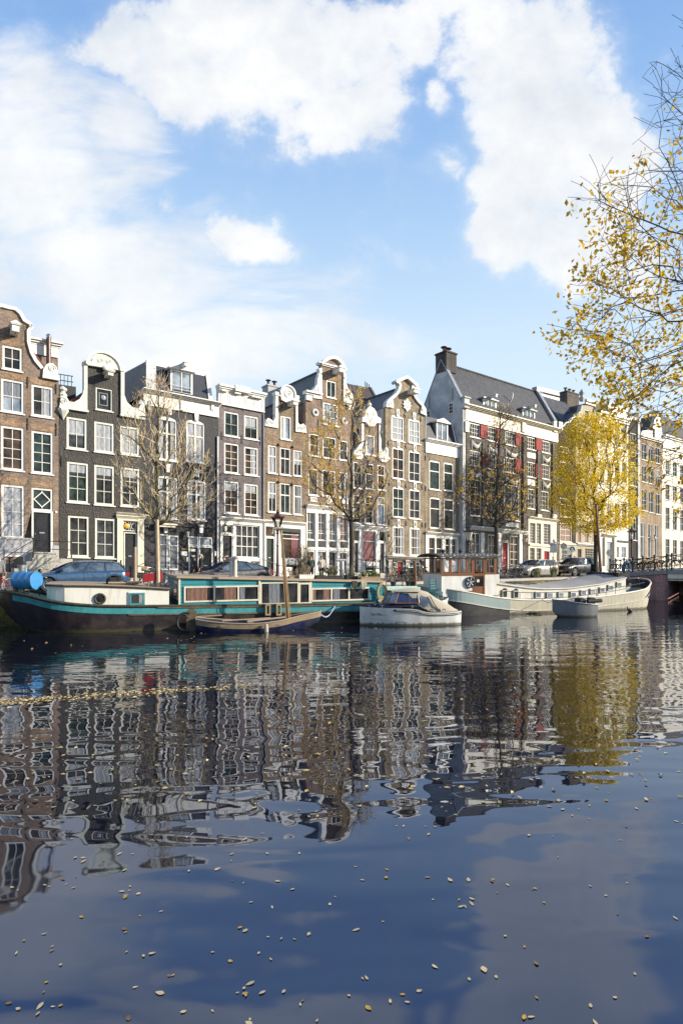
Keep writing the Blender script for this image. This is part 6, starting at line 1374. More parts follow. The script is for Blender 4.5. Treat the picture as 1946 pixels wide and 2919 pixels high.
# ---- pale pontoon and the little green skiff between the launch and the barge
PN = Fr(1100, 30.5, R(20), 0.0); Lp = PN.s(1196); pn = empty('work_pontoon', PN.o, R(20), 'pale green work pontoon half hidden behind the white launch', 'pontoon')
mb = MB(); mb.box(0, 0, -.3, Lp, 2.2, 1.2); mb.build('hull', MT['hull_low'], pn, bevel=.05); mb = MB(); mb.box(-.03, -.04, 1.2, Lp + .03, 2.24, 1.52); mb.build('coaming', MT['seafoam'], pn, bevel=.03); mb = MB(); mb.box(.1, .1, 1.521, Lp - .1, 2.1, 1.56); mb.build('hatch_cover', MT['boatwhite'], pn)
mb = MB(); mb.tube([(.1, .2, 1.56), (.1, .2, 2.15)], .02, 5); mb.tube([(.3, .25, 2.1), (Lp - .05, .25, 2.12)], .03, 6); mb.tube([(Lp * .55, .25, 1.56), (Lp * .55, .25, 2.1)], .03, 5); mb.build('rail', MT['maroon'], pn)
mb = MB(); mb.tube([(Lp * .93, .2, 1.3), (Lp * .9, .2, 2.85)], .06, 8); o = mb.build('tiller_post', MT['varnish'], loc=PN.o, rz=R(20)); tag(o, 'reddish wooden post standing at the right end of the pale pontoon', 'post')
for k, (x, lb, m_) in enumerate(((.55, 'tub of pale orange dried blooms at the left end of the pontoon', 'flower'), (1.4, 'pot with tall thin green stems in the middle of the pontoon', 'green'), (1.75, 'pot with yellow-green weeds near the reddish post on the pontoon', 'green'))):
    o = empty('flower_pot', PN.world(min(x, Lp - .2), .35, 1.56), R(20), lb, 'plant pot'); mb = MB(); mb.lathe([(.11, 0), (.15, .2), (.165, .2), (.165, .24)], 10); mb.build('pot', MT['dkgreen'], o); plant(o, m_, 10 if k else 7, .14, .12, (.95, .85, .5)[k], (.14, .10, .10)[k], base=.2)
SK = Fr(1272, 29.5, R(200), 0.0); sk = empty('rowing_skiff', SK.o, R(200), 'small sea-green and cream skiff moored behind the canvas hood', 'rowing boat')
T4 = [(0,.12,.02,1.02,.1),(.25,.42,.2,.98,-.05),(.7,.62,.4,.92,-.15),(1.6,.7,.5,.86,-.2),(2.6,.62,.45,.88,-.2)]
h4 = Hull(T4, 0.0, .5, 20); mb = MB(); h4.shell(mb); mb.build('hull', MT['boatwhite'], sk); strakes(h4, 'painted_strake', MT['seafoam'], sk, -.42, -.08, .012); mb = MB(); h4.rail(mb, 1, .035, .01, .02); mb.build('gunwale', MT['bargewhite'], sk); mb = MB(); h4.deck(mb, -.05); mb.build('deck', MT['seafoam'], sk)
mb = MB()
for x in (.55, .95): mb.tube([(x - .15, .35, .9), (x - .15, .35, 1.2), (x + .1, .35, 1.2), (x + .1, .35, .9)], .018, 5)
mb.build('hand_rail', MT['chrome'], sk)
def wood_chair(loc, rz, m, label, k=1.0):
    o = empty('chair', loc, rz, label, 'chair')
    for x in (-.2, .2):
        mb = MB(); mb.tube([(x, -.2, 0), (x, -.2, .45 * k)], .022, 6); mb.build('leg', m, o)
        mb = MB(); mb.tube([(x, .2, 0), (x, .2, .45 * k), (x * .96, .27, 1.05 * k)], .024, 6); mb.lathe([(.024, 1.05 * k), (.032, 1.08 * k), (.01, 1.11 * k)], 6, (x * .96, .27, 0)); mb.build('back_post', m, o)
    mb = MB(); mb.box(-.24, -.24, .44 * k, .24, .22, .475 * k); mb.build('seat', m, o, bevel=.012)
    for i in range(4):
        z = (.58 + .135 * i) * k; y = .215 + .045 * i / 3 * 1.2
        mb = MB(); mb.prism([(-.19, z), (.19, z), (.19, z + .05), (0, z + .075), (-.19, z + .05)], y, y + .02); mb.build('back_slat', m, o)
    mb = MB(); mb.tube([(-.2, -.2, .2), (.2, -.2, .2)], .014, 5); mb.tube([(-.2, -.2, .25), (-.2, .2, .25)], .014, 5); mb.tube([(.2, -.2, .25), (.2, .2, .25)], .014, 5); mb.build('stretcher', m, o)
    return o
cp = SK.world(SK.s(1243, -.1), -.1, .90); wood_chair(cp, R(28), mat('teal_chair_paint', (.012, .12, .13), .45, None, .2, 6), 'teal ladder-back chair standing on the green skiff before the wheelhouse')

# ---- the long white barge
BG = Fr(1330, 31.5, R(20.4), 0.0); bs = BG.s
bg_ = empty('canal_barge', BG.o, R(20.4), 'long white canal barge with varnished brown wheelhouse and rounded bow', 'barge')
Lb = bs(1822, 2.2)
T5 = [(bs(1240),.5,.2,1.5,.1),(bs(1256),1.2,.7,1.44,-.2),(bs(1285),1.85,1.5,1.36,-.4),(bs(1322),2.15,1.95,1.25,-.45),(bs(1422),2.2,2.1,.88,-.45),(bs(1500),2.2,2.1,.72,-.45),(bs(1600),2.2,2.1,.70,-.45),(bs(1700),2.2,2.05,.78,-.45),(Lb-1.9,2.12,1.75,1.12,-.45),(Lb-1.1,1.85,1.15,1.40,-.4),(Lb-.45,1.2,.5,1.60,-.35),(Lb-.12,.55,.15,1.68,-.3),(Lb,.06,.03,1.70,-.28)]
h5 = Hull(T5, 2.2, .35, 70); xg = bs(1462)
left = [x for x in h5.xs if x <= xg]; right = [x for x in h5.xs if x >= left[-1]]
mb = MB(); h5.shell(mb, xs=left); mb.build('hull', MT['bargedark'], bg_); mb = MB(); h5.shell(mb, xs=right); mb.build('fore_hull', MT['streaked'], bg_)  # fore hull paler than the rest: sunlight on the bow put into its colour
strakes(h5, 'painted_strake', MT['greystrake'], bg_, -.52, -.03, .015, left)
strakes(h5, 'rubbing_strake', MT['bargewhite'], bg_, -.56, -.52, .04)
dk = [x for x in h5.xs if x < Lb - .3]; mb = MB(); h5.deck(mb, -.08, xs=[x for x in dk if x < Lb - 2.0]); h5.deck(mb, -.55, 1.0, .1, [x for x in dk if x > Lb - 2.1]); mb.build('deck', MT['roofgrey'], bg_)
mb = MB(); h5.rail(mb, 1, .045, .0, .02); mb.build('gunwale', MT['bargewhite'], bg_)
mb = MB(); xsb = [x for x in h5.xs if x > Lb - 2.2]
for sd in (-1, 1):
    for a, b in zip(xsb, xsb[1:]): mb.poly([h5.at(a, 1, sd, -.05, .0), h5.at(b, 1, sd, -.05, .0), h5.at(b, 1, sd, -.05, -.55), h5.at(a, 1, sd, -.05, -.55)])
mb.build('bulwark_lining', MT['navy'], bg_)
# low cabin following the sheer
prof = [(1384,1.70),(1455,1.50),(1503,1.36),(1546,1.28),(1622,1.28),(1709,1.48),(1783,1.82)]
PR = [(bs(px, .5), z) for px, z in prof]; hwid = [.5, .5, .5, .5, .5, .5, .62]
def pz(x):
    return lerp_tab(PR, x)[0]
xs_ = [PR[0][0] + (PR[-1][0] - PR[0][0]) * i / 30 for i in range(31)]
mb = MB()
for a, b in zip(xs_, xs_[1:]):
    for y, sg in ((.5, 1), (3.9, -1)): mb.poly([(a, y, .6), (b, y, .6), (b, y, pz(b)), (a, y, pz(a))])
for x in (xs_[0], xs_[-1]): mb.poly([(x, .5, .6), (x, 3.9, .6), (x, 3.9, pz(x)), (x, 2.2, pz(x) + .22), (x, .5, pz(x))])
lc = mb.build('low_cabin', MT['bargewhite'], bg_)
mb = MB(); mb.smooth = True; ny = 8
for x in xs_:
    for j in range(ny + 1): f = j / ny; mb.v.append((x, .44 + 3.52 * f, pz(x) + .01 + .24 * (1 - (2 * f - 1) ** 2)))
for i in range(30):
    for j in range(ny): a = i * (ny + 1) + j; mb.face((a, a + ny + 1, a + ny + 2, a + 1))
mb.smooth = False; mb.build('cabin_roof', MT['roofgrey'], lc); mb = MB(); mb.tube([(x, .45, pz(x) + .0) for x in xs_], .035, 5); mb.tube([(xs_[-1], .45 + 3.5 * j / 8, pz(xs_[-1]) + .24 * (1 - (2 * j / 8 - 1) ** 2)) for j in range(9)], .035, 5); mb.build('roof_moulding', MT['bargewhite'], lc)
mb = MB()
for k, (a, b) in enumerate(((1440, 1470), (1455, 1520), (1487, 1552), (1420, 1450))): mb.bar((bs(a, .9), .9 + .35 * k, pz(bs(a, .9)) + .16 + .05 * min(k, 2)), (bs(b, .9), .9 + .35 * k, pz(bs(b, .9)) + .14 + .05 * min(k, 2)), .06, .05)
mb.build('roof_batten', MT['rubber'], lc)
def barge_win(px0, px1, yt, yb, arch=False):
    a, b = bs(px0, .5), bs(px1, .5); c = (px0 + px1) / 2; zt_, zb_ = BG.z(c, yt, .5), BG.z(c, yb, .5); mb = MB()
    mb.box(a - .06, .45, zb_ - .02, a + .008, .498, zt_ + .02)
    mb.build('window_side_shadow', MT['darkletter'], lc); mb = MB()  # dark strip standing for the shadow at the window's left side
    mb.box(a + .01, .47, zb_, a + .05, .499, zt_); mb.box(b - .05, .47, zb_, b - .01, .499, zt_); mb.box(a + .05, .47, zb_, b - .05, .499, zb_ + .04); mb.box(a + .05, .47, zt_ - .04, b - .05, .499, zt_)
    w_ = mb.build('window', MT['bargewhite'], lc); mb = MB(); mb.box(a + .04, .48, zb_ + .03, b - .04, .495, zt_ - .03); mb.build('pane', MT['glass_sky' if not arch else 'boatglass'], w_)
    if arch:
        mb = MB(); mb.lathe([((b - a) / 2 - .02, 0), ((b - a) / 2 - .02, .015)], 14, ((a + b) / 2, .495, zt_ - .04), Matrix.Rotation(R(90), 4, 'X')); mb.build('arched_top', MT['boatglass'], w_)
for r in ((1430,1446,1683,1704),(1462,1478,1684,1706)): barge_win(*r, arch=True)
for r in ((1525,1542,1688,1704),(1557,1575,1689,1704),(1590,1606,1689,1703),(1625,1641,1688,1702),(1654,1670,1683,1697),(1681,1696,1679,1693),(1708,1723,1675,1689),(1732,1748,1668,1683),(1757,1771,1660,1674)): barge_win(*r)
mb = MB(); P = [h5.at(x, 1, -1, -.03, .42) for x in h5.xs if bs(1440) < x < Lb - 1.6]; mb.tube([h5.at(bs(1410), 1, -1, -.03, .02), P[0]] + P, .018, 5)
for px in (1482, 1516, 1553, 1620, 1700, 1728, 1755): x = bs(px); mb.tube([h5.at(x, 1, -1, -.03, .0), h5.at(x, 1, -1, -.03, .42)], .016, 5)
mb.build('guard_rail', MT['iron'], bg_)
# wheelhouse, glazed all round
m_clear, t, p = new_mat('clear_glass'); tr_ = t.add('ShaderNodeBsdfTransparent'); gl = t.add('ShaderNodeBsdfGlossy'); gl.inputs['Roughness'].default_value = .02; fz = t.add('ShaderNodeFresnel'); fz.inputs[0].default_value = 1.45; mx = t.add('ShaderNodeMixShader'); t.link(fz.outputs[0], mx.inputs[0]); t.link(tr_.outputs[0], mx.inputs[1]); t.link(gl.outputs[0], mx.inputs[2]); t.link(mx.outputs[0], t.n['Material Output'].inputs[0])
y0, y1 = .35, 2.3; wa, wb = bs(1258, y0), bs(1414, y0); z0, z1, z2 = 1.0, BG.z(1290, 1638, y0), BG.z(1290, 1590, y0)
wd0, wd1 = bs(1347, y0), bs(1381, y0)
wh = MB(); wh.box(wa, y0, z0, wd0, y0 + .06, z1); wh.box(wd1, y0, z0 - .2, wb, y0 + .06, z1); wh.box(wa, y1 - .06, z0, wb, y1, z1); wh.box(wa, y0 + .06, z0, wa + .06, y1 - .06, z1); wh.box(wb - .06, y0 + .06, z0, wb, y1 - .06, z1)
whb = wh.build('wheelhouse_base', MT['boatwhite'], bg_)
front = [(1262,1281),(1286,1305),(1310,1327),(1332,1343)]; holes = [[(bs(a, y0), z1 + .09), (bs(b, y0), z1 + .09), (bs(b, y0), z2 - .07), (bs(a, y0), z2 - .07)] for a, b in front] + [[(bs(1386, y0), z1 + .09), (bs(1407, y0), z1 + .09), (bs(1407, y0), z2 - .07), (bs(1386, y0), z2 - .07)]]
mb = MB(); mb.prism([(wa, z1), (wd0, z1), (wd0, z2), (wa, z2)], y0 - .03, y0 + .04, holes[:4]); mb.prism([(wd1, z1), (wb, z1), (wb, z2), (wd1, z2)], y0 - .03, y0 + .04, holes[4:])
nb = 6; hb_ = [[(wa + (wb - wa) * (k + .12) / nb, z1 + .09), (wa + (wb - wa) * (k + .88) / nb, z1 + .09), (wa + (wb - wa) * (k + .88) / nb, z2 - .07), (wa + (wb - wa) * (k + .12) / nb, z2 - .07)] for k in range(nb)]
mb.prism([(wa, z1), (wb, z1), (wb, z2), (wa, z2)], y1 - .04, y1 + .03, hb_); mb.box(wa - .02, y0 - .04, z1 - .05, wd0, y0 - .03, z1 + .03)
for x in (wa, wb - .06):
    for y in (y0 + .04, .95, 1.55, y1 - .12): mb.box(x, y, z1, x + .06, y + .08, z2)
    mb.box(x, y0 + .12, z1, x + .06, y1 - .12, z1 + .08)
whu = mb.build('wheelhouse_frame', MT['varnish'], bg_)
for H_ in holes + hb_:
    mb = MB(); yy_ = y0 if H_ in holes else y1 - .01; mb.poly([(a, yy_, b) for a, b in H_]); mb.build('pane', m_clear, whu)
mb = MB(); mb.box(wd0, y0 - .02, z0 - .15, wd0 + .09, y0 + .06, z2); mb.box(wd1 - .09, y0 - .02, z0 - .15, wd1, y0 + .06, z2); mb.box(wd0 + .09, y0 - .02, z2 - .12, wd1 - .09, y0 + .06, z2); mb.box(wd0 + .09, y0 - .02, z1 - .1, wd1 - .09, y0 + .06, z1 + .05); mb.box(wd0 + .09, y0 - .02, z0 - .15, wd1 - .09, y0 + .06, z0 + .02); mb.box(wd0 + .09, y0, z0 + .02, wd1 - .09, y0 + .03, z0 + .5)
dr = mb.build('wheelhouse_door', MT['varnish'], bg_); mb = MB(); mb.box(wd0 + .08, y0 + .01, z0 + .5, wd1 - .08, y0 + .02, z1 - .1); mb.build('pane', MT['boatglass'], dr); mb = MB(); mb.poly([(wd0 + .09, y0 + .02, z1 + .05), (wd1 - .09, y0 + .02, z1 + .05), (wd1 - .09, y0 + .02, z2 - .12), (wd0 + .09, y0 + .02, z2 - .12)]); mb.build('upper_pane', m_clear, dr); mb = MB(); mb.box(wd0 + .25, y0 - .0, z0 + .72, wd0 + .4, y0 + .008, z0 + .86); mb.build('notice', MT['cream'], dr)
mb = MB(); mb.smooth = False; n = 8; ra, rb = bs(1246, y0), bs(1422, y0)
prf = [(y0 - .25 + (y1 - y0 + .5) * j / n, z2 + .03 + .14 * (1 - (2 * j / n - 1) ** 2)) for j in range(n + 1)]
for dz in (0, .07): mb.v += [(x, y, z + dz) for x in (ra, rb) for y, z in prf]
k = n + 1
for j in range(n): mb.face((j, j + 1, k + j + 1, k + j)); mb.face((2*k + j, 3*k + j, 3*k + j + 1, 2*k + j + 1)); mb.face((j, j + 1, 2*k + j + 1, 2*k + j)); mb.face((k + j, 3*k + j, 3*k + j + 1, k + j + 1))
mb.face((0, k, 3*k, 2*k)); mb.face((n, 2*k + n, 3*k + n, k + n)); wr = mb.build('wheelhouse_roof', MT['felt'], bg_)
for px in (1268, 1318): x = bs(px, 1); mb = MB(); mb.lathe([(.1, z2 + .1), (.08, z2 + .3), (.13, z2 + .33), (.11, z2 + .4), (.02, z2 + .44)], 10, (x, 1.2, 0)); mb.build('roof_vent', MT['rubber'], wr)
mb = MB()
for i in range(16): x = ra + .2 + (rb - ra - .4) * i / 15; mb.ball((x, y0 - .2, z2 + .11 + .03 * (i % 3)), .03 if i % 3 else .055, 6)
mb.build('roof_bulb', MT['lampglass'], wr)
x, z = BG.p(1338, 1660, y0); mb = MB(); mb.torus((x, y0 - .07, z), .27, .035, 'Y', 22, 6); fn = mb.build('wheel_rim', MT['iron'], bg_); mb = MB()
for k in range(6):
    a = k * 1.047; mb.prism([(x + .05 * math.cos(a), z + .05 * math.sin(a)), (x + .15 * math.cos(a + .5), z + .15 * math.sin(a + .5)), (x + .25 * math.cos(a + .45), z + .25 * math.sin(a + .45)), (x + .25 * math.cos(a + .1), z + .25 * math.sin(a + .1)), (x + .13 * math.cos(a), z + .13 * math.sin(a))], y0 - .08, y0 - .06)
mb.lathe([(.06, -.04), (.06, .04)], 10, (x, y0 - .07, z), Matrix.Rotation(R(90), 4, 'X')); mb.build('blade', MT['chrome'], fn); mb = MB(); mb.lathe([(.24, -.01), (.24, .01)], 20, (x, y0 - .04, z), Matrix.Rotation(R(90), 4, 'X')); mb.build('back_plate', MT['rubber'], fn)
x, z = BG.p(1408, 1650, .6); mb = MB(); mb.box(x - .2, .42, z - .25, x + .2, .46, z + .25); o = mb.build('notice_board', MT['boatwhite'], bg_); mb = MB(); mb.box(x - .36, .44, z - .2, x - .21, .47, z + .2); mb.build('side_board', MT['maroon'], o)
x = bs(1343, .1); mb = MB(); mb.lathe([(.11, 0), (.12, .2)], 10); o = mb.build('bucket', MT['rubber'], loc=BG.world(x, .2, smooth_tab(T5, x)[2] - .08), rz=BG.a); tag(o, 'small black bucket on the barge deck beside the wheelhouse door', 'bucket')
x = bs(1384, .1); text('4', .3, MT['darkletter'], bg_, (bs(1383, .5) + .05, .49, 1.28), (R(90), 0, 0))
x, z = Lb - 1.7, 1.3; mb = MB(); mb.box(x - .5, 1.2, .6, x - .05, 2.6, 1.25); o = mb.build('anchor_winch', MT['greystrake'], bg_, bevel=.03); mb = MB(); mb.tube([(x - .28, 1.0, 1.38), (x - .28, 2.8, 1.38)], .12, 10); mb.build('winch_drum', MT['iron'], o)
mb = MB(); mb.tube([(Lb - 2.6, .4, 1.75), (Lb - 2.6, 3.6, 1.75)], .05, 6); mb.box(Lb - 3.1, .8, 1.8, Lb - 2.2, 3.4, 2.12); o = mb.build('fore_hatch', MT['boatglass'], bg_)
mb = MB(); x = Lb - 1.25; q = h5.at(x, .62, -1, .02); mb.lathe([(.07, -.02), (.07, .02)], 10, q, Matrix.Rotation(R(90), 4, 'X')); mb.build('hawse_hole', MT['rubber'], bg_)

# ---- the grey steel dinghy in front of the barge
DG = Fr(1590, 31.3, R(14), 0.0); dg = empty('steel_dinghy', DG.o, R(14), 'grey steel dinghy with outboard motor beside the barge bow', 'dinghy')
Ld = DG.s(1697, -.5)
T6 = [(DG.s(1574,0),.03,.01,.86,.3),(.15,.35,.12,.82,-.1),(.6,.62,.42,.74,-.18),(1.3,.74,.58,.66,-.2),(Ld,.7,.58,.62,-.15)]
h6 = Hull(T6, 0.0, .45, 24); mb = MB(); h6.shell(mb); mb.build('hull', MT['dinghy'], dg); mb = MB(); h6.deck(mb, -.12, inset=.05); mb.build('floor', MT['bargedark'], dg); mb = MB(); h6.rail(mb, 1, .025, .01, .01); mb.build('gunwale', MT['steel'], dg)
xo = Ld + .02; mb = MB(); mb.box(xo, -.09, .1, xo + .14, .09, .6); mb.box(xo - .1, -.13, .6, xo + .26, .13, .95); om = mb.build('outboard_motor', MT['rubber'], dg, bevel=.03); mb = MB(); mb.tube([(xo - .1, 0, .8), (xo - .75, -.1, .86)], .03, 6); mb.build('steering_arm', MT['rubber'], om)
mb = MB(); mb.prism([(1.1,.58),(1.5,.58),(1.5,.86),(1.35,.94),(1.15,.9)], -.2, .3); mb.build('fuel_box', MT['rubber'], dg, bevel=.03); mb = MB(); mb.tube([(1.5, -.3, .76), (2.3, -.32, .8)], .1, 8); mb.build('rolled_cover', MT['rubber'], dg); mb = MB(); mb.box(.75, -.55, .5, .95, .55, .54); mb.build('thwart', MT['driftwood'], dg)
xg_ = DG.s(1650, .75); o = empty('engine_cover', DG.world(xg_, .85, .35), DG.a, 'pale rounded canvas cover standing between the dinghy and the barge', 'canvas cover'); mb = MB(); mb.smooth = True
for i in range(13):
    x = -1.0 + 2.0 * i / 12
    for j in range(7): a = math.pi * j / 6; r_ = .25 + .27 * math.sin(math.pi * (i + .6) / 13.2); mb.v.append((x, -math.cos(a) * .3, math.sin(a) * r_ * 1.1))
for i in range(12):
    for j in range(6): a = i * 7 + j; mb.face((a, a + 7, a + 8, a + 1))
mb.smooth = False; mb.build('canvas', MT['canvas'], o); mb = MB(); mb.tube([(-.35, -.32, .1), (-.35, -.2, .5), (-.35, .2, .5)], .015, 4); mb.tube([(.4, -.32, .1), (.4, -.2, .5), (.4, .2, .5)], .015, 4); mb.build('lashing', MT['rubber'], o)
rope('mooring_rope', [DG.world(DG.s(1576, 0), 0, .8), BG.world(bs(1545), -.02, .75)], .014, MT['hull_low'], 'thin dark rope from the dinghy bow to the barge side', .12)
# a coot on the water
o = empty('coot', Fr(1795, 34.2, R(20), 0).o + Vector((0, 0, .02)), R(200), 'black coot with white bill swimming below the barge bow', 'bird'); bm_ = mat('black_feathers', (.015, .015, .018), .6, None, .3, 20); mb = MB(); mb.smooth = True
mb.lathe([(.005, -.17), (.06, -.13), (.10, -.05), (.11, .03), (.085, .11), (.045, .16), (.04, .17)], 12, (0, 0, .05), Matrix.Rotation(R(78), 4, 'Y') @ Matrix.Diagonal((.85, 1, 1, 1)))
mb.tube([(.13, 0, .08), (.165, 0, .15), (.18, 0, .2), (.2, 0, .225), (.225, 0, .22)], [.05, .035, .034, .042, .02], 8); mb.smooth = False; mb.build('body', bm_, o); mb = MB(); mb.tube([(.222, 0, .222), (.262, 0, .205)], [.016, .004], 6); mb.ball((.232, 0, .245), .016, 6); mb.build('bill', MT['white'], o)
# ------------------------------------------------------------------ street furniture, vehicles, people
def ground_pt(px, D, z=QUAY): return Vector(((px - CX) / F * D, D, z))
def edge_pt(px, back, z=QUAY): s = QE.s(px, back); v = QE.world(s, back); return Vector((v.x, v.y, z))
PAINT = {}
def car_paint(name, col):
    m = mat(name, col, .28, None, .06, 2, metal=.25, coat=1.0); return m
m_tyre, m_rim = MT['rubber'], MT['chrome']
CG = glass_mat('car_glass', (.02, .03, .045), (.10, .14, .19), .03)
def car(label, px_rear, back, L, W, H, body, gh, roofz, m, suv=False, rails=False, group='cars parked along the quay', sill=.22, wr=.32, wx=(.85, .8)):
    """body: top line from nose to tail [(x,z)]; gh: window line (base front, top front, top rear, base rear), x counted from the nose"""
    s = QE.s(px_rear, back); c = QE.world(s - L / 2, back + W / 2); o = empty('parked_car', (c.x, c.y, QUAY), ROW + math.pi, label, 'car', group)
    hw = W / 2; X = lambda x: L / 2 - x                       # nose at +x
    def top(x): return lerp_tab(body, x)[0]
    axles = (wx[0], L - wx[1]); N = 44; mb = MB(); mb.smooth = True; xs = [L * i / N for i in range(N + 1)]
    rings = []
    for x in xs:
        e = min(1, min(x, L - x) / .45); q = 1 - (1 - e) ** 2.2; w_ = hw * (.74 + .26 * q); zt_ = top(x); zl = sill + (.10 * (1 - q))
        for a in axles:
            d = abs(x - a)
            if d < wr + .07: zl = max(zl, math.sqrt(max(0, (wr + .07) ** 2 - d * d)) + wr * .98)
        zl = min(zl, zt_ - .12); zm = sill + (zt_ - sill) * .55; zm = max(zm, zl + .02)
        half = [(w_ * .95, zl), (w_ * .99, max(zl + .01, zl + (zm - zl) * .5)), (w_, zm), (w_ * .985, zm + (zt_ - zm) * .55), (w_ * .93, zt_ - .03), (w_ * .84, zt_), (w_ * .4, zt_ + .03), (0, zt_ + .035)]
        rings.append([(X(x), -y, z) for y, z in half] + [(X(x), y, z) for y, z in half[-2::-1]])
    n = len(rings[0])
    for r_ in rings: mb.v += r_
    for i in range(N):
        for j in range(n - 1): a = i * n + j; mb.face((a, a + 1, a + n + 1, a + n))
    mb.smooth = False; mb.face(range(n)); mb.face([N * n + j for j in range(n)][::-1]); mb.build('body', m, o)
    mb = MB(); mb.box(-L / 2 + .15, -hw * .9, sill - .06, L / 2 - .15, hw * .9, sill + .25); mb.build('underside', MT['rubber'], o)
    b0, t0, t1, b1 = gh; zb = lambda x: top(x) - .02
    mb = MB(); mb.smooth = True; M_ = 16; rings = []
    for i in range(M_ + 1):
        f = i / M_; xb, xt = b0 + (b1 - b0) * f, t0 + (t1 - t0) * f; zr = roofz - .05 * (2 * f - 1) ** 2
        rings.append([(X(xb), -hw * .90, zb(xb)), (X(xb + (xt - xb) * .7), -hw * .81, zb(xb) + (zr - zb(xb)) * .7), (X(xt), -hw * .72, zr - .03), (X(xt), -hw * .45, zr + .015), (X(xt), 0, zr + .03), (X(xt), hw * .45, zr + .015), (X(xt), hw * .72, zr - .03), (X(xb + (xt - xb) * .7), hw * .81, zb(xb) + (zr - zb(xb)) * .7), (X(xb), hw * .90, zb(xb))])
    n = 9
    for r_ in rings: mb.v += r_
    for i in range(M_):
        for j in range(n - 1): a = i * n + j; mb.face((a, a + 1, a + n + 1, a + n))
    mb.face(range(n)); mb.face([M_ * n + j for j in range(n)][::-1]); mb.smooth = False; mb.build('glazing', CG, o)
    mb = MB(); mb.smooth = True
    for r_ in rings: mb.v += [(x, y * 1.02, z + .012) for x, y, z in r_[2:7]]
    for i in range(M_):
        for j in range(4): a = i * 5 + j; mb.face((a, a + 1, a + 6, a + 5))
    mb.smooth = False; mb.build('roof_panel', m, o)
    mb = MB()
    for i in (0, 6, 11, M_):
        r_ = rings[i]
        for sd in (0, 1):
            P = [Vector(r_[0 if not sd else 8]), Vector(r_[1 if not sd else 7]), Vector(r_[2 if not sd else 6])]; mb.tube([p * 1 + Vector((0, (-.012 if not sd else .012), 0)) for p in P], .035 if i in (0, M_) else .025, 5)
    for sd in (0, 1): mb.tube([Vector(r_[2 if not sd else 6]) + Vector((0, 0, .01)) for r_ in rings], .03, 5)
    mb.build('pillar', m, o)
    for a in axles:
        for sd in (-1, 1):
            mb = MB(); mb.lathe([(wr * .6, -.1), (wr * .97, -.1), (wr, -.06), (wr, .06), (wr * .97, .1), (wr * .6, .1)], 22, (X(a), sd * (hw - .12), wr), Matrix.Rotation(R(90), 4, 'X')); w_ = mb.build('wheel', m_tyre, o)
            mb = MB(); yo = sd * (hw - .015)
            mb.torus((X(a), yo, wr), wr * .6, .02, 'Y', 18, 5)
            for k in range(5): t_ = k * 1.2566; mb.bar((X(a) + .03 * math.cos(t_), yo, wr + .03 * math.sin(t_)), (X(a) + wr * .6 * math.cos(t_), yo, wr + wr * .6 * math.sin(t_)), .02, .07)
            mb.lathe([(.05, -.015), (.05, .015)], 10, (X(a), yo, wr), Matrix.Rotation(R(90), 4, 'X')); mb.build('rim', m_rim, w_)
    for sd in (-1, 1):
        x = gh[0] + .32; mb = MB(); mb.box(X(x) - .06, sd * (hw * .95), top(x) + .02, X(x) + .07, sd * (hw + .17), top(x) + .16); mb.build('mirror', MT['black'], o, bevel=.03)
        mb = MB(); z = top(.25) - .13; mb.prism([(X(.08), z - .1), (X(.06), z + .02), (X(.5), z + .1), (X(.52), z + .02)], sd * (hw * .80), sd * (hw * .955)); mb.build('headlight', MT['lampglass'], o, bevel=.01)
        mb = MB(); z = top(L - .2) - .18; mb.box(X(L - .02), sd * hw * .55, z - .1, X(L - .28), sd * (hw * .94), z + .08); mb.build('tail_light', MT['red'], o, bevel=.02)
        for x in (b0 + (b1 - b0) * .47, b0 + (b1 - b0) * .76): mb = MB(); z = top(x) - .14; mb.tube([(X(x) - .09, sd * hw * 1.0, z), (X(x) + .09, sd * hw * 1.0, z)], .02, 5); mb.build('door_handle', MT['chrome'], o)
        mb = MB()
        for x in (b0 + .12, b0 + (b1 - b0) * .385, b0 + (b1 - b0) * .70):
            P = [(X(x), sd * (hw * 1.0 + .001), sill + .12), (X(x), sd * (hw + .003), sill + .4), (X(x), sd * hw * .985, top(x) - .1)]; mb.tube(P, .006, 4)
        mb.build('door_gap', MT['black'], o)
        if rails: mb = MB(); mb.tube([Vector(r_[2 if sd < 0 else 6]) * 1.0 + Vector((0, -sd * .05, .07)) for r_ in rings[2:15]], .018, 5); mb.build('roof_rail', MT['steel'], o)
    mb = MB(); mb.box(X(-.012), -.26, .42, X(.06), .26, .53); mb.build('number_plate', mat('yellow_plate', (.75, .5, .02), .5), o); mb = MB(); mb.box(X(-.005), -.42, .58, X(.1), .42, top(.12) - .06); mb.build('grille', MT['black'], o); mb = MB(); mb.box(X(-.004), -hw * .7, .26, X(.1), hw * .7, .38); mb.build('air_intake', MT['black'], o)
    return o
car('old blue estate car with roof rails parked by the stoop behind the blue drum', 372, 1.0, 4.65, 1.72, 1.46, [(0,.58),(.12,.70),(.6,.82),(1.25,.92),(2.6,.96),(4.4,.99),(4.58,.92),(4.65,.62)], (1.12,2.0,4.12,4.56), 1.40, car_paint('blue_car_paint', (.03, .075, .15)), rails=True)
car('low dark grey fastback car half hidden behind the turquoise cabin roof', 782, 1.1, 4.75, 1.85, 1.44, [(0,.55),(.15,.68),(.7,.80),(1.3,.90),(3.0,.95),(4.3,1.02),(4.68,1.0),(4.75,.65)], (1.1,2.1,3.2,4.45), 1.40, car_paint('graphite_car_paint', (.05, .052, .058)))
car('silver grey hatchback with yellow plate parked left of the dark crossover', 1597, 1.3, 4.3, 1.78, 1.48, [(0,.60),(.12,.74),(.6,.86),(1.2,.97),(2.8,1.0),(4.0,1.06),(4.22,.98),(4.3,.65)], (1.05,1.85,3.6,4.15), 1.44, car_paint('silver_car_paint', (.34, .33, .31)))
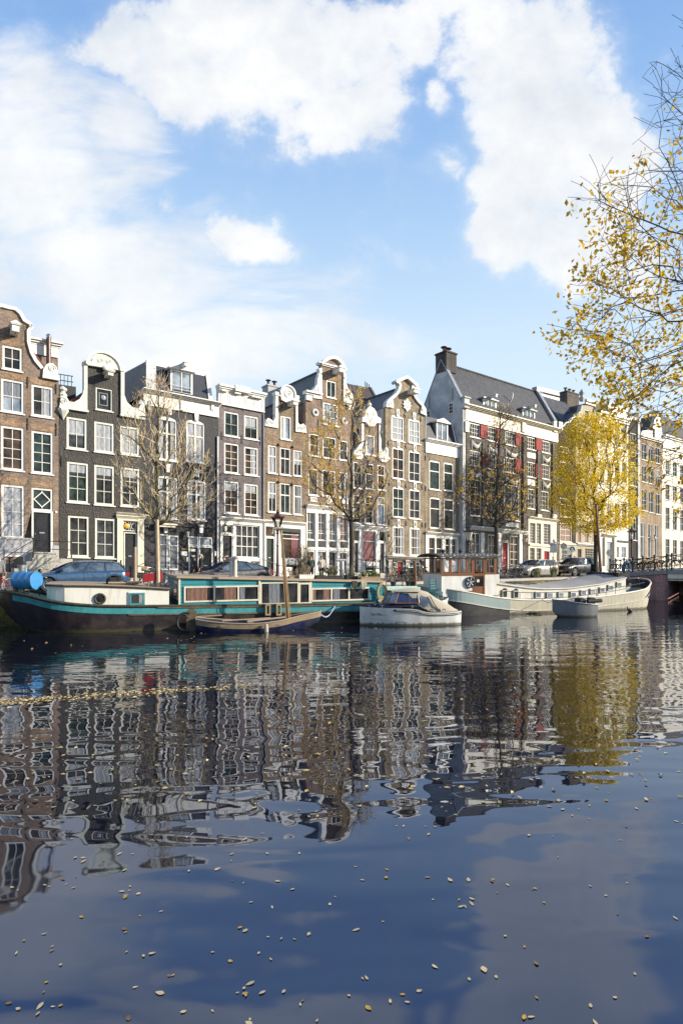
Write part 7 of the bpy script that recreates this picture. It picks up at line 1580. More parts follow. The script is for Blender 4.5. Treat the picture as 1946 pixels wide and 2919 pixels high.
o = car('dark anthracite crossover with fallen leaves on its windscreen under the yellow tree', 1712, 1.2, 4.6, 1.86, 1.66, [(0,.70),(.12,.88),(.6,.98),(1.25,1.06),(2.8,1.12),(4.2,1.2),(4.5,1.12),(4.6,.75)], (1.15,1.95,3.75,4.4), 1.60, car_paint('anthracite_car_paint', (.035, .04, .048)), suv=True, sill=.30, wr=.36)

# bicycles -------------------------------------------------------------
def make_bike(label, m, group=None, seat='rubber', crate=False):
    o = empty('bicycle', (0, 0, 0), 0, label, 'bicycle', group); r = .34
    for x in (-.52, .54):
        mb = MB(); mb.torus((x, 0, r), r - .015, .019, 'Y', 26, 5); w_ = mb.build('wheel', MT['rubber'], o); mb = MB()
        for k in range(14): a = k * math.pi / 7; mb.tube([(x, .012 * (-1) ** k, r), (x + (r - .03) * math.cos(a), 0, r + (r - .03) * math.sin(a))], .0022, 3)
        mb.torus((x, 0, r), r - .04, .009, 'Y', 22, 4); mb.tube([(x, -.05, r), (x, .05, r)], .025, 6); mb.build('rim', MT['chrome'], w_)
        mb = MB(); mb.torus((x, 0, r), r + .03, .017, 'Y', 14, 4, (.35, 2.9)); mb.build('mudguard', m, o)
    mb = MB(); bb, hd, st = (-.05, 0, .30), (.40, 0, .86), (-.20, 0, .78)
    for a, b in ((bb, st), (bb, (.43, 0, .72)), ((-.18, 0, .70), hd), ((-.52, .03, r), (-.18, .02, .70)), ((-.52, -.03, r), (-.18, -.02, .70)), ((-.52, .03, r), bb), ((-.52, -.03, r), bb), ((.45, 0, .66), (.38, 0, .95)), ((.44, .04, .66), (.54, .05, r)), ((.44, -.04, .66), (.54, -.05, r))): mb.tube([a, b], .017, 5)
    mb.build('frame', m, o)
    mb = MB(); mb.tube([(.2, -.28, 1.03), (.36, -.26, 1.08), (.40, -.08, 1.04), (.40, .08, 1.04), (.36, .26, 1.08), (.2, .28, 1.03)], .014, 5); mb.tube([(.38, 0, .92), (.40, 0, 1.05)], .014, 5); mb.build('handlebar', MT['chrome'], o)
    mb = MB(); mb.prism([(-.36, .90), (-.05, .91), (-.08, .95), (-.32, .97)], -.07, .07); mb.tube([(-.2, 0, .76), (-.22, 0, .91)], .014, 5); mb.build('saddle', MT[seat], o, bevel=.02)
    mb = MB(); mb.box(-.78, -.07, .70, -.32, .07, .715); mb.tube([(-.52, .07, r), (-.62, .07, .7)], .008, 4); mb.tube([(-.52, -.07, r), (-.62, -.07, .7)], .008, 4); mb.build('carrier', MT['iron'], o)
    mb = MB(); mb.torus((-.05, .04, .30), .1, .012, 'Y', 14, 4); mb.tube([(-.05, .04, .3), (.06, .08, .18), (.06, .16, .18)], .012, 4); mb.tube([(-.05, -.04, .3), (-.16, -.08, .42), (-.16, -.16, .42)], .012, 4); mb.build('crank', MT['chrome'], o)
    mb = MB(); mb.ball((.5, 0, .92), .05, 8); mb.build('lamp', MT['chrome'], o)
    if crate:
        mb = MB(); 
        for z in (.72, .80, .88): mb.box(.34, -.2, z + .18, .72, -.18, z + .22); mb.box(.34, .18, z + .18, .72, .2, z + .22); mb.box(.70, -.18, z + .18, .72, .18, z + .22)
        mb.box(.34, -.2, .88, .72, .2, .895); mb.build('basket', MT['driftwood'], o)
    return o
def put_bike(src, pt, rz, label=None, group=None, tilt=0.0, first=False):
    b = src if first else copy_tree(src); b.location = pt; b.rotation_euler = (tilt, 0, rz)
    if label: b['label'] = label
    if group: b['group'] = group
    return b
bk = make_bike('black bicycle in the tangle at the quay edge behind the white launch', MT['black'], 'bicycles in the tangle behind the white launch')
G1, L1_ = 'bicycles in the tangle behind the white launch', 'black bicycle in the tangle at the quay edge behind the white launch'
first = True
for px, bk_, rz in ((1102,.5,75),(1114,.6,100),(1128,.5,80),(1140,.7,110),(1153,.5,85),(1166,.6,70),(1182,.5,100),(1196,.7,60),(1212,.5,95),(1150,1.4,35),(1190,1.4,200)):
    put_bike(bk, edge_pt(px, bk_ + .4), R(rz), L1_, G1, R(random.uniform(-9, 9)), first); first = False
G2, L2_ = 'bicycles beside the wheelhouse', 'black bicycle leaning in the row between the wheelhouse and the silver hatchback'
for px, bk_, rz in ((1424,.6,60),(1440,.5,95),(1456,.6,40),(1470,.5,110),(1484,.4,75),(1452,1.5,200)): put_bike(bk, edge_pt(px, bk_ + .3), R(rz), L2_, G2, R(random.uniform(-10, 10)))
bk2 = make_bike('dark red bicycle with white tyres at the left edge of the frame', MT['red'], None, 'varnish')
o = put_bike(bk2, edge_pt(-7, .55), ROW + R(180), None, None, R(4), True); mb = MB(); mb.torus((-.52, 0, .34), .335, .021, 'Y', 26, 5); mb.torus((.54, 0, .34), .335, .021, 'Y', 26, 5); mb.build('white_tyre', MT['boatwhite'], o)
put_bike(bk, edge_pt(418, 2.6), ROW + R(20), 'black bicycle parked at the steps right of the cream door', None, R(5))
b = make_bike('black bicycle with front crate and flower pots by the bare tree', MT['black'], None, 'rubber', True); put_bike(b, edge_pt(440, 4.5), ROW + R(180), None, None, R(-4), True)
# dark moped behind the estate car
o = empty('moped', edge_pt(150, 4.3), ROW + R(170), 'dark covered moped with upright windscreen beside the stoop', 'moped'); mb = MB(); mb.prism([(-.8,.35),(-.75,.75),(-.2,.85),(.1,.55),(.35,.55),(.55,1.05),(.7,1.0),(.65,.4),(.3,.28),(-.5,.28)], -.17, .17); mb.build('body', MT['black'], o, bevel=.05)
for x in (-.55, .68): mb = MB(); mb.torus((x, 0, .25), .2, .055, 'Y', 18, 6); mb.build('wheel', MT['rubber'], o)
mb = MB(); mb.v += [(.55, -.25, 1.05), (.55, .25, 1.05), (.25, .2, 1.75), (.25, -.2, 1.75), (.57, -.25, 1.05), (.57, .25, 1.05), (.27, .2, 1.75), (.27, -.2, 1.75)]
for q in ((0,1,2,3),(7,6,5,4),(0,4,5,1),(1,5,6,2),(2,6,7,3),(3,7,4,0)): mb.face(q)
mb.build('windscreen', MT['glass_sky'], o); mb = MB(); mb.tube([(.4, -.32, 1.05), (.5, 0, 1.1), (.4, .32, 1.05)], .02, 5); mb.build('handlebar', MT['iron'], o); mb = MB(); mb.box(-.75, -.14, .8, -.1, .14, .9); mb.build('saddle', MT['rubber'], o, bevel=.03)

# street lamps -----------------------------------------------------------
def street_lamp(pt, label, h, m='maroon'):
    o = empty('street_lamp', pt, 0, label, 'street lamp', 'crowned street lamps'); mb = MB(); hp = h - 1.15
    mb.lathe([(.20, 0), (.20, .12), (.15, .2), (.17, .5), (.12, .62), (.10, .7), (.085, 1.1), (.11, 1.16), (.075, 1.25), (.06, hp * .7), (.08, hp * .72), (.055, hp * .75), (.05, hp)], 12); mb.lathe([(.05, hp - .25), (.1, hp - .2), (.06, hp - .12), (.1, hp), (.05, hp + .04)], 10); mb.build('post', MT[m], o)
    mb = MB(); mb.tube([(-.28, 0, hp - .1), (-.15, 0, hp + .02), (0, 0, hp - .02), (.15, 0, hp + .02), (.28, 0, hp - .1)], .018, 5)
    zb, zt_ = hp + .06, hp + .66
    for k in range(6): a = k * math.pi / 3; mb.tube([(.13 * math.cos(a), .13 * math.sin(a), zb), (.31 * math.cos(a), .31 * math.sin(a), zt_)], .014, 4)
    mb.lathe([(.12, zb - .03), (.14, zb)], 6); mb.lathe([(.34, zt_), (.36, zt_ + .04), (.22, zt_ + .14), (.14, zt_ + .26), (.08, zt_ + .3), (.1, zt_ + .36), (.03, zt_ + .42), (.05, zt_ + .47), (.01, zt_ + .52)], 6)
    for k in range(12): a = k * math.pi / 6; mb.bar((.34 * math.cos(a), .34 * math.sin(a), zt_ + .03), (.40 * math.cos(a), .40 * math.sin(a), zt_ + .12), .05)
    ln = mb.build('lantern_frame', MT[m], o)
    mb = MB(); mb.lathe([(.125, zb), (.30, zt_)], 6); mb.build('lantern_glass', m_clear if m == 'maroon' else MT['lampglass'], ln); mb = MB(); mb.lathe([(.05, zb), (.06, zb + .3), (.02, zb + .42)], 8); mb.build('bulb', MT['lampglass'], ln)
    return o
street_lamp(edge_pt(791, .7), 'crowned street lamp with clear lantern behind the sloop mast', 4.35)
street_lamp(edge_pt(1335, .8), 'crowned street lamp with lit-looking cream lantern rising behind the wheelhouse', 3.95, 'iron')
street_lamp(ground_pt(1800, 53.5), 'crowned street lamp among the bicycles at the bridge', 4.3, 'maroon')
street_lamp(ground_pt(1960, 62), 'crowned street lamp at the far right edge', 4.2, 'iron') if False else None
# signs ------------------------------------------------------------------
def sign(px, D, py_c, label, kind, r=.32, rz=0.0, name='road_sign'):
    pt = ground_pt(px, D); zc = CAMZ - (py_c - HY) / F * D - QUAY; o = empty(name, pt, rz, label, 'sign'); mb = MB(); mb.tube([(0, .04, 0), (0, .04, zc + r + .05)], .03, 8); mb.build('post', MT['steel'], o); mb = MB()
    if kind == 'box': mb.box(-.29, -.02, zc - .4, .29, .02, zc + .36); mb.build('sign_board', MT['steel'], o, bevel=.02); mb = MB(); mb.box(.15, -.15, zc + .4, .5, .1, zc + .5); mb.tube([(0, .04, zc + .3), (.1, 0, zc + .62)], .04, 6); mb.ball((.05, -.02, zc + .6), .14, 8); mb.box(-.2, -.1, zc + .3, .1, .1, zc + .46); mb.build('street_camera', MT['white'], o)
    else:
        Rx = Matrix.Rotation(R(90), 4, 'X'); mb.lathe([(r, -.015), (r, .015)], 28, (0, -.0, zc), Rx); b = mb.build('disc', MT['blue'] if kind == 'blue' else MT['red'] if kind == 'redback' else MT['steel'], o)
        if kind == 'redback': mb = MB(); mb.lathe([(r * .88, -.006), (r * .88, .006)], 28, (0, -.016, zc), Rx); mb.build('disc_back', MT['steel'], b); mb = MB(); mb.box(.28, -.02, zc - .75, .62, .0, zc - .4); mb.bar((0, .03, zc - .6), (.3, -.0, zc - .6), .03); mb.build('sub_plate', MT['white'], o)
        if kind == 'blue':
            mb = MB(); mb.prism([(-.035, zc - .17), (.035, zc - .17), (.035, zc + .05), (.12, zc + .0), (0, zc + .2), (-.12, zc + .0), (-.035, zc + .05)], -.03, -.016); mb.prism([(-.16, zc - .2), (-.1, zc - .22), (-.06, zc + .02), (-.1, zc + .04)], -.03, -.016); mb.prism([(.16, zc - .2), (.1, zc - .22), (.06, zc - .04), (.1, zc + .0)], -.03, -.016); mb.torus((0, -.02, zc), r * .95, .015, 'Y', 24, 4); mb.build('arrow', MT['white'], b)
    return o
sign(1577, 51.5, 1562, 'grey back of a rectangular road sign with white street cameras on top', 'box')
sign(1606, 56, 1557, 'grey back of a red-rimmed round sign left of the blue one', 'redback', .28)
sign(1630, 57, 1566, 'round blue sign with white arrow above the dark crossover', 'blue', .28)
sign(1736, 55, 1576, 'grey back of a round sign in front of the arched portal', 'plain', .28)
# string of bulbs from the sign up to the yellow tree
a, b, c = ground_pt(1583, 51.5, CAMZ - (1603 - HY) / F * 51.5), ground_pt(1632, 52, CAMZ - (1568 - HY) / F * 52), ground_pt(1690, 53, CAMZ - (1520 - HY) / F * 53)
P = [a.lerp(b, i / 8) for i in range(8)] + [b.lerp(c, i / 8) for i in range(9)]; mb = MB(); mb.tube([p - Vector((0, 0, .12 * math.sin(math.pi * i / 16))) for i, p in enumerate(P)], .018, 4); o = mb.build('string_lights', MT['white']); tag(o, 'string of white bulbs rising from the sign post to the yellow tree', 'string lights'); mb = MB()
for i, p in enumerate(P):
    if i % 2: mb.ball(p - Vector((0, 0, .12 * math.sin(math.pi * i / 16) + .1)), .07, 6)
mb.build('bulb', MT['lampglass'], o)
# pole leaning beside the yellow tree
a, b = ground_pt(1713, 51.2, QUAY - .3), ground_pt(1699, 51.2, CAMZ - (1440 - HY) / F * 51.2); mb = MB(); mb.tube([a, a.lerp(b, .5), b], [.13, .12, .1], 8); o = mb.build('leaning_pole', MT['varnish']); tag(o, 'tall reddish wooden pole leaning beside the yellow tree trunk', 'pole'); mb = MB(); mb.lathe([(.11, 0), (.13, .05), (.02, .12)], 8, b); mb.build('pole_cap', MT['iron'], o)
# plants at the quay
def quay_plant(pt, m, n, w, h, label, name='shrub', L=.14, cat='plant'):
    o = empty(name, pt, 0, label, cat); plant(o, m, n, w, w, h, L, 'foliage', .5); return o
quay_plant(edge_pt(1530, .35), 'green', 46, .32, 1.05, 'yellow-green weeds left of the silver hatchback at the quay edge', 'quay_weed')
quay_plant(edge_pt(1577, .35), 'green', 60, .3, 1.35, 'taller yellow-green weeds between the silver hatchback and the crossover', 'quay_weed')
quay_plant(FA.world(FA.s(866, -.6), -.6) , 'ivy', 130, .55, 2.6, 'dark climbing bush with white blossoms beside the shop window', 'climbing_shrub', .16)
for px, bk_, m_, n, h_, lb in ((1028, .4, 'green', 20, .8, 'small green bush behind the succulents planter'), (1206, .5, 'dry', 20, 1.0, 'dry weeds among the tangled bicycles'), (1742, 1.2, 'green', 40, .6, 'low green growth at the foot of the bridge railing')): quay_plant(edge_pt(px, bk_), m_, n, .35, h_, lb, 'quay_weed')
o = empty('menu_board', FA.world(FA.s(822, -1.6), -1.6), ROW, 'white folding board standing before the shop window', 'sign board'); mb = MB(); mb.box(-.4, 0, .1, .4, .03, .95); mb.build('board', MT['white'], o); mb = MB(); mb.bar((-.38, 0, 0), (-.38, 0, 1.0), .04); mb.bar((.38, 0, 0), (.38, 0, 1.0), .04); mb.bar((-.38, .4, 0), (-.38, .03, .98), .03); mb.bar((.38, .4, 0), (.38, .03, .98), .03); mb.build('frame', MT['black'], o)

# people ---------------------------------------------------------------------
SKIN = mat('skin', (.50, .29, .20), .5, None, .06, 8)
def skin_mesh(name, V, E, m, parent, root=0):
    me = bpy.data.meshes.new(name); me.from_pydata([v[:3] for v in V], E, []); me.materials.append(m)
    o = bpy.data.objects.new(name, me); COL.objects.link(o); o.parent = parent
    sk = o.modifiers.new('skin', 'SKIN'); sd = me.skin_vertices[0].data
    for i, v in enumerate(V): r = v[3]; sd[i].radius = r if isinstance(r, tuple) else (r, r); sd[i].use_root = (i == root)
    sub = o.modifiers.new('sub', 'SUBSURF'); sub.levels = 1; sub.render_levels = 2; sk.use_smooth_shade = True
    return o
def person(pt, rz, label, jacket, trousers, hair, H=1.78, arms='down', stride=.12, lean=0.0, long_hair=False, bag=False):
    """facing local -y; arms: down / pockets / forward"""
    k = H / 1.78; o = empty('person', pt, rz, label, 'person')
    def L(x, y, z): return (x * k, (y - lean * max(0, z - .95)) * k, z * k)
    sp = {'down': ((.235, .0, 1.14), (.25, -.08, .90)), 'pockets': ((.27, .05, 1.14), (.19, -.13, .95)), 'forward': ((.22, -.10, 1.16), (.16, -.36, 1.08))}[arms]
    V, E = [], []
    def add(p, r, j=None):
        V.append((*p, r if isinstance(r, tuple) else r * k)); i = len(V) - 1
        if j is not None: E.append((j, i))
        return i
    pel = add(L(0, 0, .95), (.15 * k, .11 * k)); ch = add(L(0, 0, 1.25), (.15 * k, .11 * k), pel); nb = add(L(0, 0, 1.45), (.085 * k, .07 * k), ch); nk = add(L(0, -.01, 1.52), .055, nb); hd = add(L(0, -.02, 1.62), (.076 * k, .092 * k), nk); tp = add(L(0, -.01, 1.74), .05, hd); add(L(0, -.115, 1.61), .016, hd)
    for sd in (-1, 1):
        sh_ = add(L(sd * .17, 0, 1.42), .06, nb); el_ = add(L(sd * sp[0][0], sp[0][1], sp[0][2]), .042, sh_); wr_ = add(L(sd * sp[1][0], sp[1][1], sp[1][2]), .028, el_)
        d = (Vector(V[wr_][:3]) - Vector(V[el_][:3])).normalized(); pm = add(Vector(V[wr_][:3]) + d * .07 * k, .034, wr_); base = Vector(V[pm][:3])
        for f, (sx_, ln) in enumerate(((-.03, .075), (-.01, .09), (.01, .085), (.03, .065))):
            k1 = add(base + d * (.035 + ln * .4) * k + Vector((0, sx_, 0)) * k, .009, pm); add(base + d * (.035 + ln) * k + Vector((-sd * .02, sx_ * .9, 0)) * k, .008, k1)
        t1 = add(Vector(V[wr_][:3]) + d * .045 * k + Vector((-sd * .01, -.04, 0)) * k, .011, wr_); add(Vector(V[t1][:3]) + d * .05 * k + Vector((0, -.015, 0)) * k, .009, t1)
        hp = add(L(sd * .09, 0, .90), .09, pel); kn = add(L(sd * .10, -.03 + sd * stride * .5, .50), .06, hp); an = add(L(sd * .10, .02 + sd * stride, .09), .04, kn); add(L(sd * .11, -.13 + sd * stride, .04), .035, an)
    body = skin_mesh('body', V, E, SKIN, o)
    JV, JE = [], []
    def ja(p, r, j=None):
        JV.append((*p, r)); i = len(JV) - 1
        if j is not None: JE.append((j, i))
        return i
    a = ja(L(0, 0, .82), (.19 * k, .14 * k)); b = ja(L(0, 0, 1.05), (.175 * k, .13 * k), a); c = ja(L(0, 0, 1.28), (.185 * k, .135 * k), b); d_ = ja(L(0, .0, 1.44), (.12 * k, .095 * k), c); ja(L(0, .0, 1.51), (.07 * k, .07 * k), d_)
    for sd in (-1, 1):
        s1_ = ja(L(sd * .175, 0, 1.42), .078 * k, d_); e1 = ja(L(sd * sp[0][0], sp[0][1], sp[0][2]), .060 * k, s1_); w1 = Vector(L(sd * sp[1][0], sp[1][1], sp[1][2])); e1v = Vector(JV[e1][:3]); ja(e1v.lerp(w1, .98), .045 * k, e1)
    skin_mesh('jacket', JV, JE, jacket, o)
    TV, TE = [(*L(0, 0, .93), (.155 * k, .115 * k))], []
    for sd in (-1, 1):
        n0 = len(TV); TV.append((*L(sd * .09, 0, .86), .10 * k)); TV.append((*L(sd * .10, -.03 + sd * stride * .5, .50), .075 * k)); TV.append((*L(sd * .10, .02 + sd * stride, .10), .06 * k)); TE += [(0, n0), (n0, n0 + 1), (n0 + 1, n0 + 2)]
    skin_mesh('trousers', TV, TE, trousers, o)
    mb = MB(); mb.smooth = True; c = Vector(L(0, .015, 1.665)); mb.lathe([(.1 * k * math.cos(t_), .1 * k * math.sin(t_)) for t_ in (-.5, 0, .4, .8, 1.2, 1.5)], 12, c, Matrix.Diagonal((.84, 1.0, 1.0, 1)))
    if long_hair: mb.tube([c + Vector((0, .06, .02)), c + Vector((0, .11, -.1)), c + Vector((0, .12, -.28))], [.06 * k, .05 * k, .02], 8)
    mb.smooth = False; mb.build('hair', hair, o)
    for sd in (-1, 1):
        e = MB(); e.ball(L(sd * .032, -.108, 1.635), .011 * k, 6); e.build('eye', MT['darkletter'], o); e = MB(); e.smooth = True; e.ball(L(sd * .082, -.01, 1.62), .022 * k, 6, (.5, 1, 1.3)); e.build('ear', SKIN, o)
        s_ = MB(); x, y, z = L(sd * .105, -.04 + sd * stride, .0); s_.prism([(x - .05, 0), (x + .05, 0), (x + .045, .09), (x - .045, .09)], y - .13, y + .11); s_.build('shoe', MT['rubber'], o, bevel=.02)
    mo_ = MB(); x, y, z = L(0, -.112, 1.575); mo_.box(x - .022, y - .004, z - .004, x + .022, y + .01, z + .004); mo_.build('mouth', MT['maroon'], o)
    if bag: mb = MB(); mb.tube([L(-.15, -.1, 1.45), L(0, -.16, 1.2), L(.18, -.12, .95)], .014, 5); mb.build('bag_strap', MT['varnish'], o)
    return o
BLK = mat('black_wool', (.012, .012, .014), .9, None, .3, 10, .2, 40); GRN = mat('dark_green_jacket', (.03, .055, .05), .8, None, .2, 10, .3, 25); BEI = mat('light_beige_jacket', (.48, .44, .38), .8, None, .12, 10, .3, 25); NVY = mat('navy_jacket', (.012, .018, .06), .7, None, .2, 10, .3, 25); DNM = mat('dark_jeans', (.02, .028, .05), .85, None, .2, 10)
HB_ = mat('dark_brown_hair', (.025, .016, .012), .6, None, .3, 20); HG_ = mat('grey_blond_hair', (.36, .30, .22), .6, None, .2, 20); HR_ = mat('brown_hair', (.10, .05, .03), .6, None, .3, 20)
def fpt(px, fwd): v = FA.world(FA.s(px, -fwd), -fwd); return Vector((v.x, v.y, QUAY))
person(fpt(557, 1.7), R(-75), 'person in black coat with shoulder strap walking left before the dark doors', BLK, BLK, HB_, 1.70, 'down', .14, .03, False, True)
person(fpt(572, 1.9), R(-72), 'taller person with grey blond ponytail in black coat walking behind the other', BLK, BLK, HG_, 1.86, 'down', .16, .02, True)
person(fpt(650, 2.6), R(-60), 'person in navy jacket bending forward beside the dark fastback car', NVY, DNM, HR_, 1.74, 'forward', .08, .42)
person(fpt(886, 2.4), R(10), 'bearded person in dark green jacket standing before the white timber front', GRN, DNM, HB_, 1.78, 'pockets', .04)
person(fpt(916, 2.6), R(18), 'person in light beige jacket standing before the white timber front', BEI, BLK, HB_, 1.76, 'pockets', .04)
person(edge_pt(-4, 1.9), R(60), 'person in grey checked jacket cut off by the left edge beside the red bicycle', mat('grey_check_jacket', (.22, .23, .24), .8, (.07, .07, .08), .1, 22), BLK, HR_, 1.80, 'down', .1)
person(ground_pt(1637, 58.5), R(-20), 'person with dark hair seen only above the crossover roof', BLK, BLK, HB_, 1.78, 'down', .05)
person(ground_pt(1576, 55), R(30), 'person in black jacket behind the sign post right of the silver hatchback', BLK, BLK, HR_, 1.72, 'down', .05)

# bridge ---------------------------------------------------------------------
bm_b = brick('purple_bridge_brick', (.42, .22, .215), (.30, .17, .175), (.44, .36, .35), .7, .4)
A_, B_2, C_, E_ = ground_pt(1735, 53), ground_pt(1800, 45.5), ground_pt(1903, 42.6), ground_pt(2120, 40)
br_ = empty('canal_bridge', (B_2.x, B_2.y, 0), 0, 'purple brick canal bridge abutment with pale opening at the right edge', 'bridge'); OB = Vector((B_2.x, B_2.y, 0))
def W_(pt, z): return (pt.x - OB.x, pt.y - OB.y, z)
zA, zB, zC, zE = 1.72, 1.88, 2.12, 2.2
back = [ground_pt(2120, 62), ground_pt(1735, 62)]
mb = MB()
for p, q, z0, z1 in ((A_, B_2, zA, zB), (B_2, C_, zB, zC)): mb.poly([W_(p, -2), W_(q, -2), W_(q, z1 - .22), W_(p, z0 - .22)])
mb.poly([W_(C_, -2), W_(ground_pt(1935, 50), -2), W_(ground_pt(1935, 50), zC - .3), W_(C_, zC - .3)]); mb.build('abutment', bm_b, br_)
mb = MB(); d = [A_, B_2, C_, E_] + back; zz = [zA, zB, zC, zE, zE, zA]
mb.poly([W_(p, z) for p, z in zip(d, zz)]); mb.poly([W_(p, z - .25) for p, z in zip(d, zz)][::-1])
mb.build('deck', m_street, br_)
mb = MB()
for p, q, z0, z1 in ((A_, B_2, zA, zB), (B_2, C_, zB, zC), (C_, E_, zC, zE)):
    v = (q - p); v.z = 0; nn = Vector((v.y, -v.x, 0)).normalized() * .1
    b = len(mb.v); mb.v += [W_(p + nn, z0 - .24), W_(q + nn, z1 - .24), W_(q + nn, z1 + .03), W_(p + nn, z0 + .03), W_(p - nn * 3, z0 - .24), W_(q - nn * 3, z1 - .24), W_(q - nn * 3, z1 + .03), W_(p - nn * 3, z0 + .03)]
    for f in ((0,1,2,3),(7,6,5,4),(0,4,5,1),(1,5,6,2),(2,6,7,3),(3,7,4,0)): mb.face([b + i for i in f])
mb.build('coping', MT['lead'], br_)
mb = MB(); v = E_ - C_; nn = Vector((v.y, -v.x, 0)).normalized() * .06
for z0, z1, o_ in ((1.55, zC - .26, 1.0), (1.40, 1.5, -2.0)): 
    b = len(mb.v); mb.v += [W_(C_ + nn * o_, z0), W_(E_ + nn * o_, z0), W_(E_ + nn * o_, z1), W_(C_ + nn * o_, z1), W_(C_ - nn * 5, z0), W_(E_ - nn * 5, z0), W_(E_ - nn * 5, z1), W_(C_ - nn * 5, z1)]
    for f in ((0,1,2,3),(7,6,5,4),(0,4,5,1),(1,5,6,2),(2,6,7,3),(3,7,4,0)): mb.face([b + i for i in f])
mb.build('lintel', MT['bargewhite'], br_)
mb = MB(); q0, q1 = ground_pt(1935, 50), ground_pt(2120, 49); mb.poly([W_(q0, -2), W_(q1, -2), W_(q1, 1.9), W_(q0, 1.9)]); mb.poly([W_(E_, -2), W_(q1, -2), W_(q1, 1.9), W_(E_, 1.9)]); mb.build('vault_wall', brick('pale_vault_brick', (.60, .49, .34), (.48, .40, .28), (.55, .47, .36), .6, .4), br_)
rl = empty('bridge_railing', OB, 0, 'dark green iron railing along the bridge with bicycles behind it', 'railing')
def rpt(px):
    if px <= 1800: f = (px - 1735) / 65; p = ground_pt(px, 53 + (45.5 - 53) * f); return p, zA + (zB - zA) * f
    f = (px - 1800) / 103; p = ground_pt(px, 45.5 + (42.6 - 45.5) * min(1.9, f)); return p, zB + (zC - zB) * min(1.6, f)
pxs = [1738, 1754, 1778, 1803, 1831, 1864, 1900, 1914, 1950, 1985]
for px in pxs: p, z = rpt(px); mb = MB(); mb.lathe([(.09, 0), (.09, .1), (.055, .15), (.05, .95), (.075, 1.0), (.05, 1.04), (.08, 1.12), (.02, 1.2)], 8, W_(p, z)); mb.build('post', MT['dkgreen'], rl)
for hgt, r_ in ((1.0, .028), (.62, .02), (.3, .02)):
    mb = MB(); mb.tube([Vector(W_(rpt(px)[0], rpt(px)[1] + hgt)) for px in pxs], r_, 5); mb.build('rail', MT['dkgreen'], rl)
G3 = 'bicycles along the bridge railing'
for k, px in enumerate((1745, 1757, 1769, 1781, 1793, 1812, 1826, 1842, 1856, 1876, 1905, 1930)):
    p, z = rpt(px); p2 = Vector((p.x * 1.018, p.y * 1.018, z)); d_ = (rpt(px + 4)[0] - rpt(px - 4)[0])
    put_bike(bk, p2, math.atan2(d_.y, d_.x) + R(random.uniform(-14, 14)) + (math.pi if k % 2 else 0), 'black bicycle in the crowded row along the bridge railing', G3, R(random.uniform(-8, 8)))
o = on(HB, 'x', 'x', 'x', 0, 0, 0) if False else None
cov = empty('bicycle_cover', (rpt(1786)[0] * 1.03) + Vector((0, 0, .35)), 0, 'crumpled blue cover draped over a bicycle at the railing', 'cover'); mb = MB(); mb.prism([(-.35,.1),(.35,.05),(.3,.6),(.1,.95),(-.2,.9),(-.4,.5)], -.12, .14); mb.build('cloth', MT['blue'], cov, bevel=.06)
for px, fw, w_, lb in ((1212, 1.6, .35, 'dark wooden crate-like planter before the bell gable house'),):
    pass
# ------------------------------------------------------------------ trees
def colonize(starts, attr, step, bf=.35, up=0.0, wob=.12, skip=0):
    """join each point to the skeleton where the way to it is short and the way on from the trunk is short too"""
    nodes = [Vector(p) for p, _ in starts]; par = [q for _, q in starts]; plen = [0.0] * len(nodes)
    for i, q in enumerate(par):
        if q >= 0: plen[i] = plen[q] + (nodes[i] - nodes[q]).length
    o = nodes[min(len(nodes) - 1, skip)]; kd, nk = None, 0
    for a in sorted((Vector(a) for a in attr), key=lambda p: (p - o).length):
        if kd is None or len(nodes) - nk > 60:
            kd = KDTree(len(nodes))
            for i, p in enumerate(nodes): kd.insert(p, i)
            kd.balance(); nk = len(nodes)
        cand = [(i, d) for _, i, d in kd.find_n(a, 24) if i >= skip] + [(i, (nodes[i] - a).length) for i in range(nk, len(nodes))]
        if not cand: cand = [(skip, (nodes[skip] - a).length)]
        def cost(c):
            i, d = c; q = par[i]
            turn = 0 if q < 0 or d < 1e-6 else 1 - (nodes[i] - nodes[q]).normalized().dot((a - nodes[i]) / d)
            return d * (1 + .35 * turn) + bf * plen[i]
        i, d = min(cand, key=cost)
        if d < step * .25: continue
        n = max(1, int(d / step + .5)); p0 = nodes[i]; q = par[i]; dirv = (nodes[i] - nodes[q]).normalized() if q >= 0 else (a - p0).normalized(); j = i
        for k in range(1, n + 1):
            f = k / n; p = p0.lerp(a, f) + dirv * d * .22 * f * (1 - f) * 2 + Vector((0, 0, -up * d * .25 * math.sin(math.pi * f))) + (rv(wob * step) if k < n else Vector((0, 0, 0)))
            nodes.append(p); par.append(j); plen.append(plen[j] + (p - nodes[j]).length); j = len(nodes) - 1
    return nodes, par
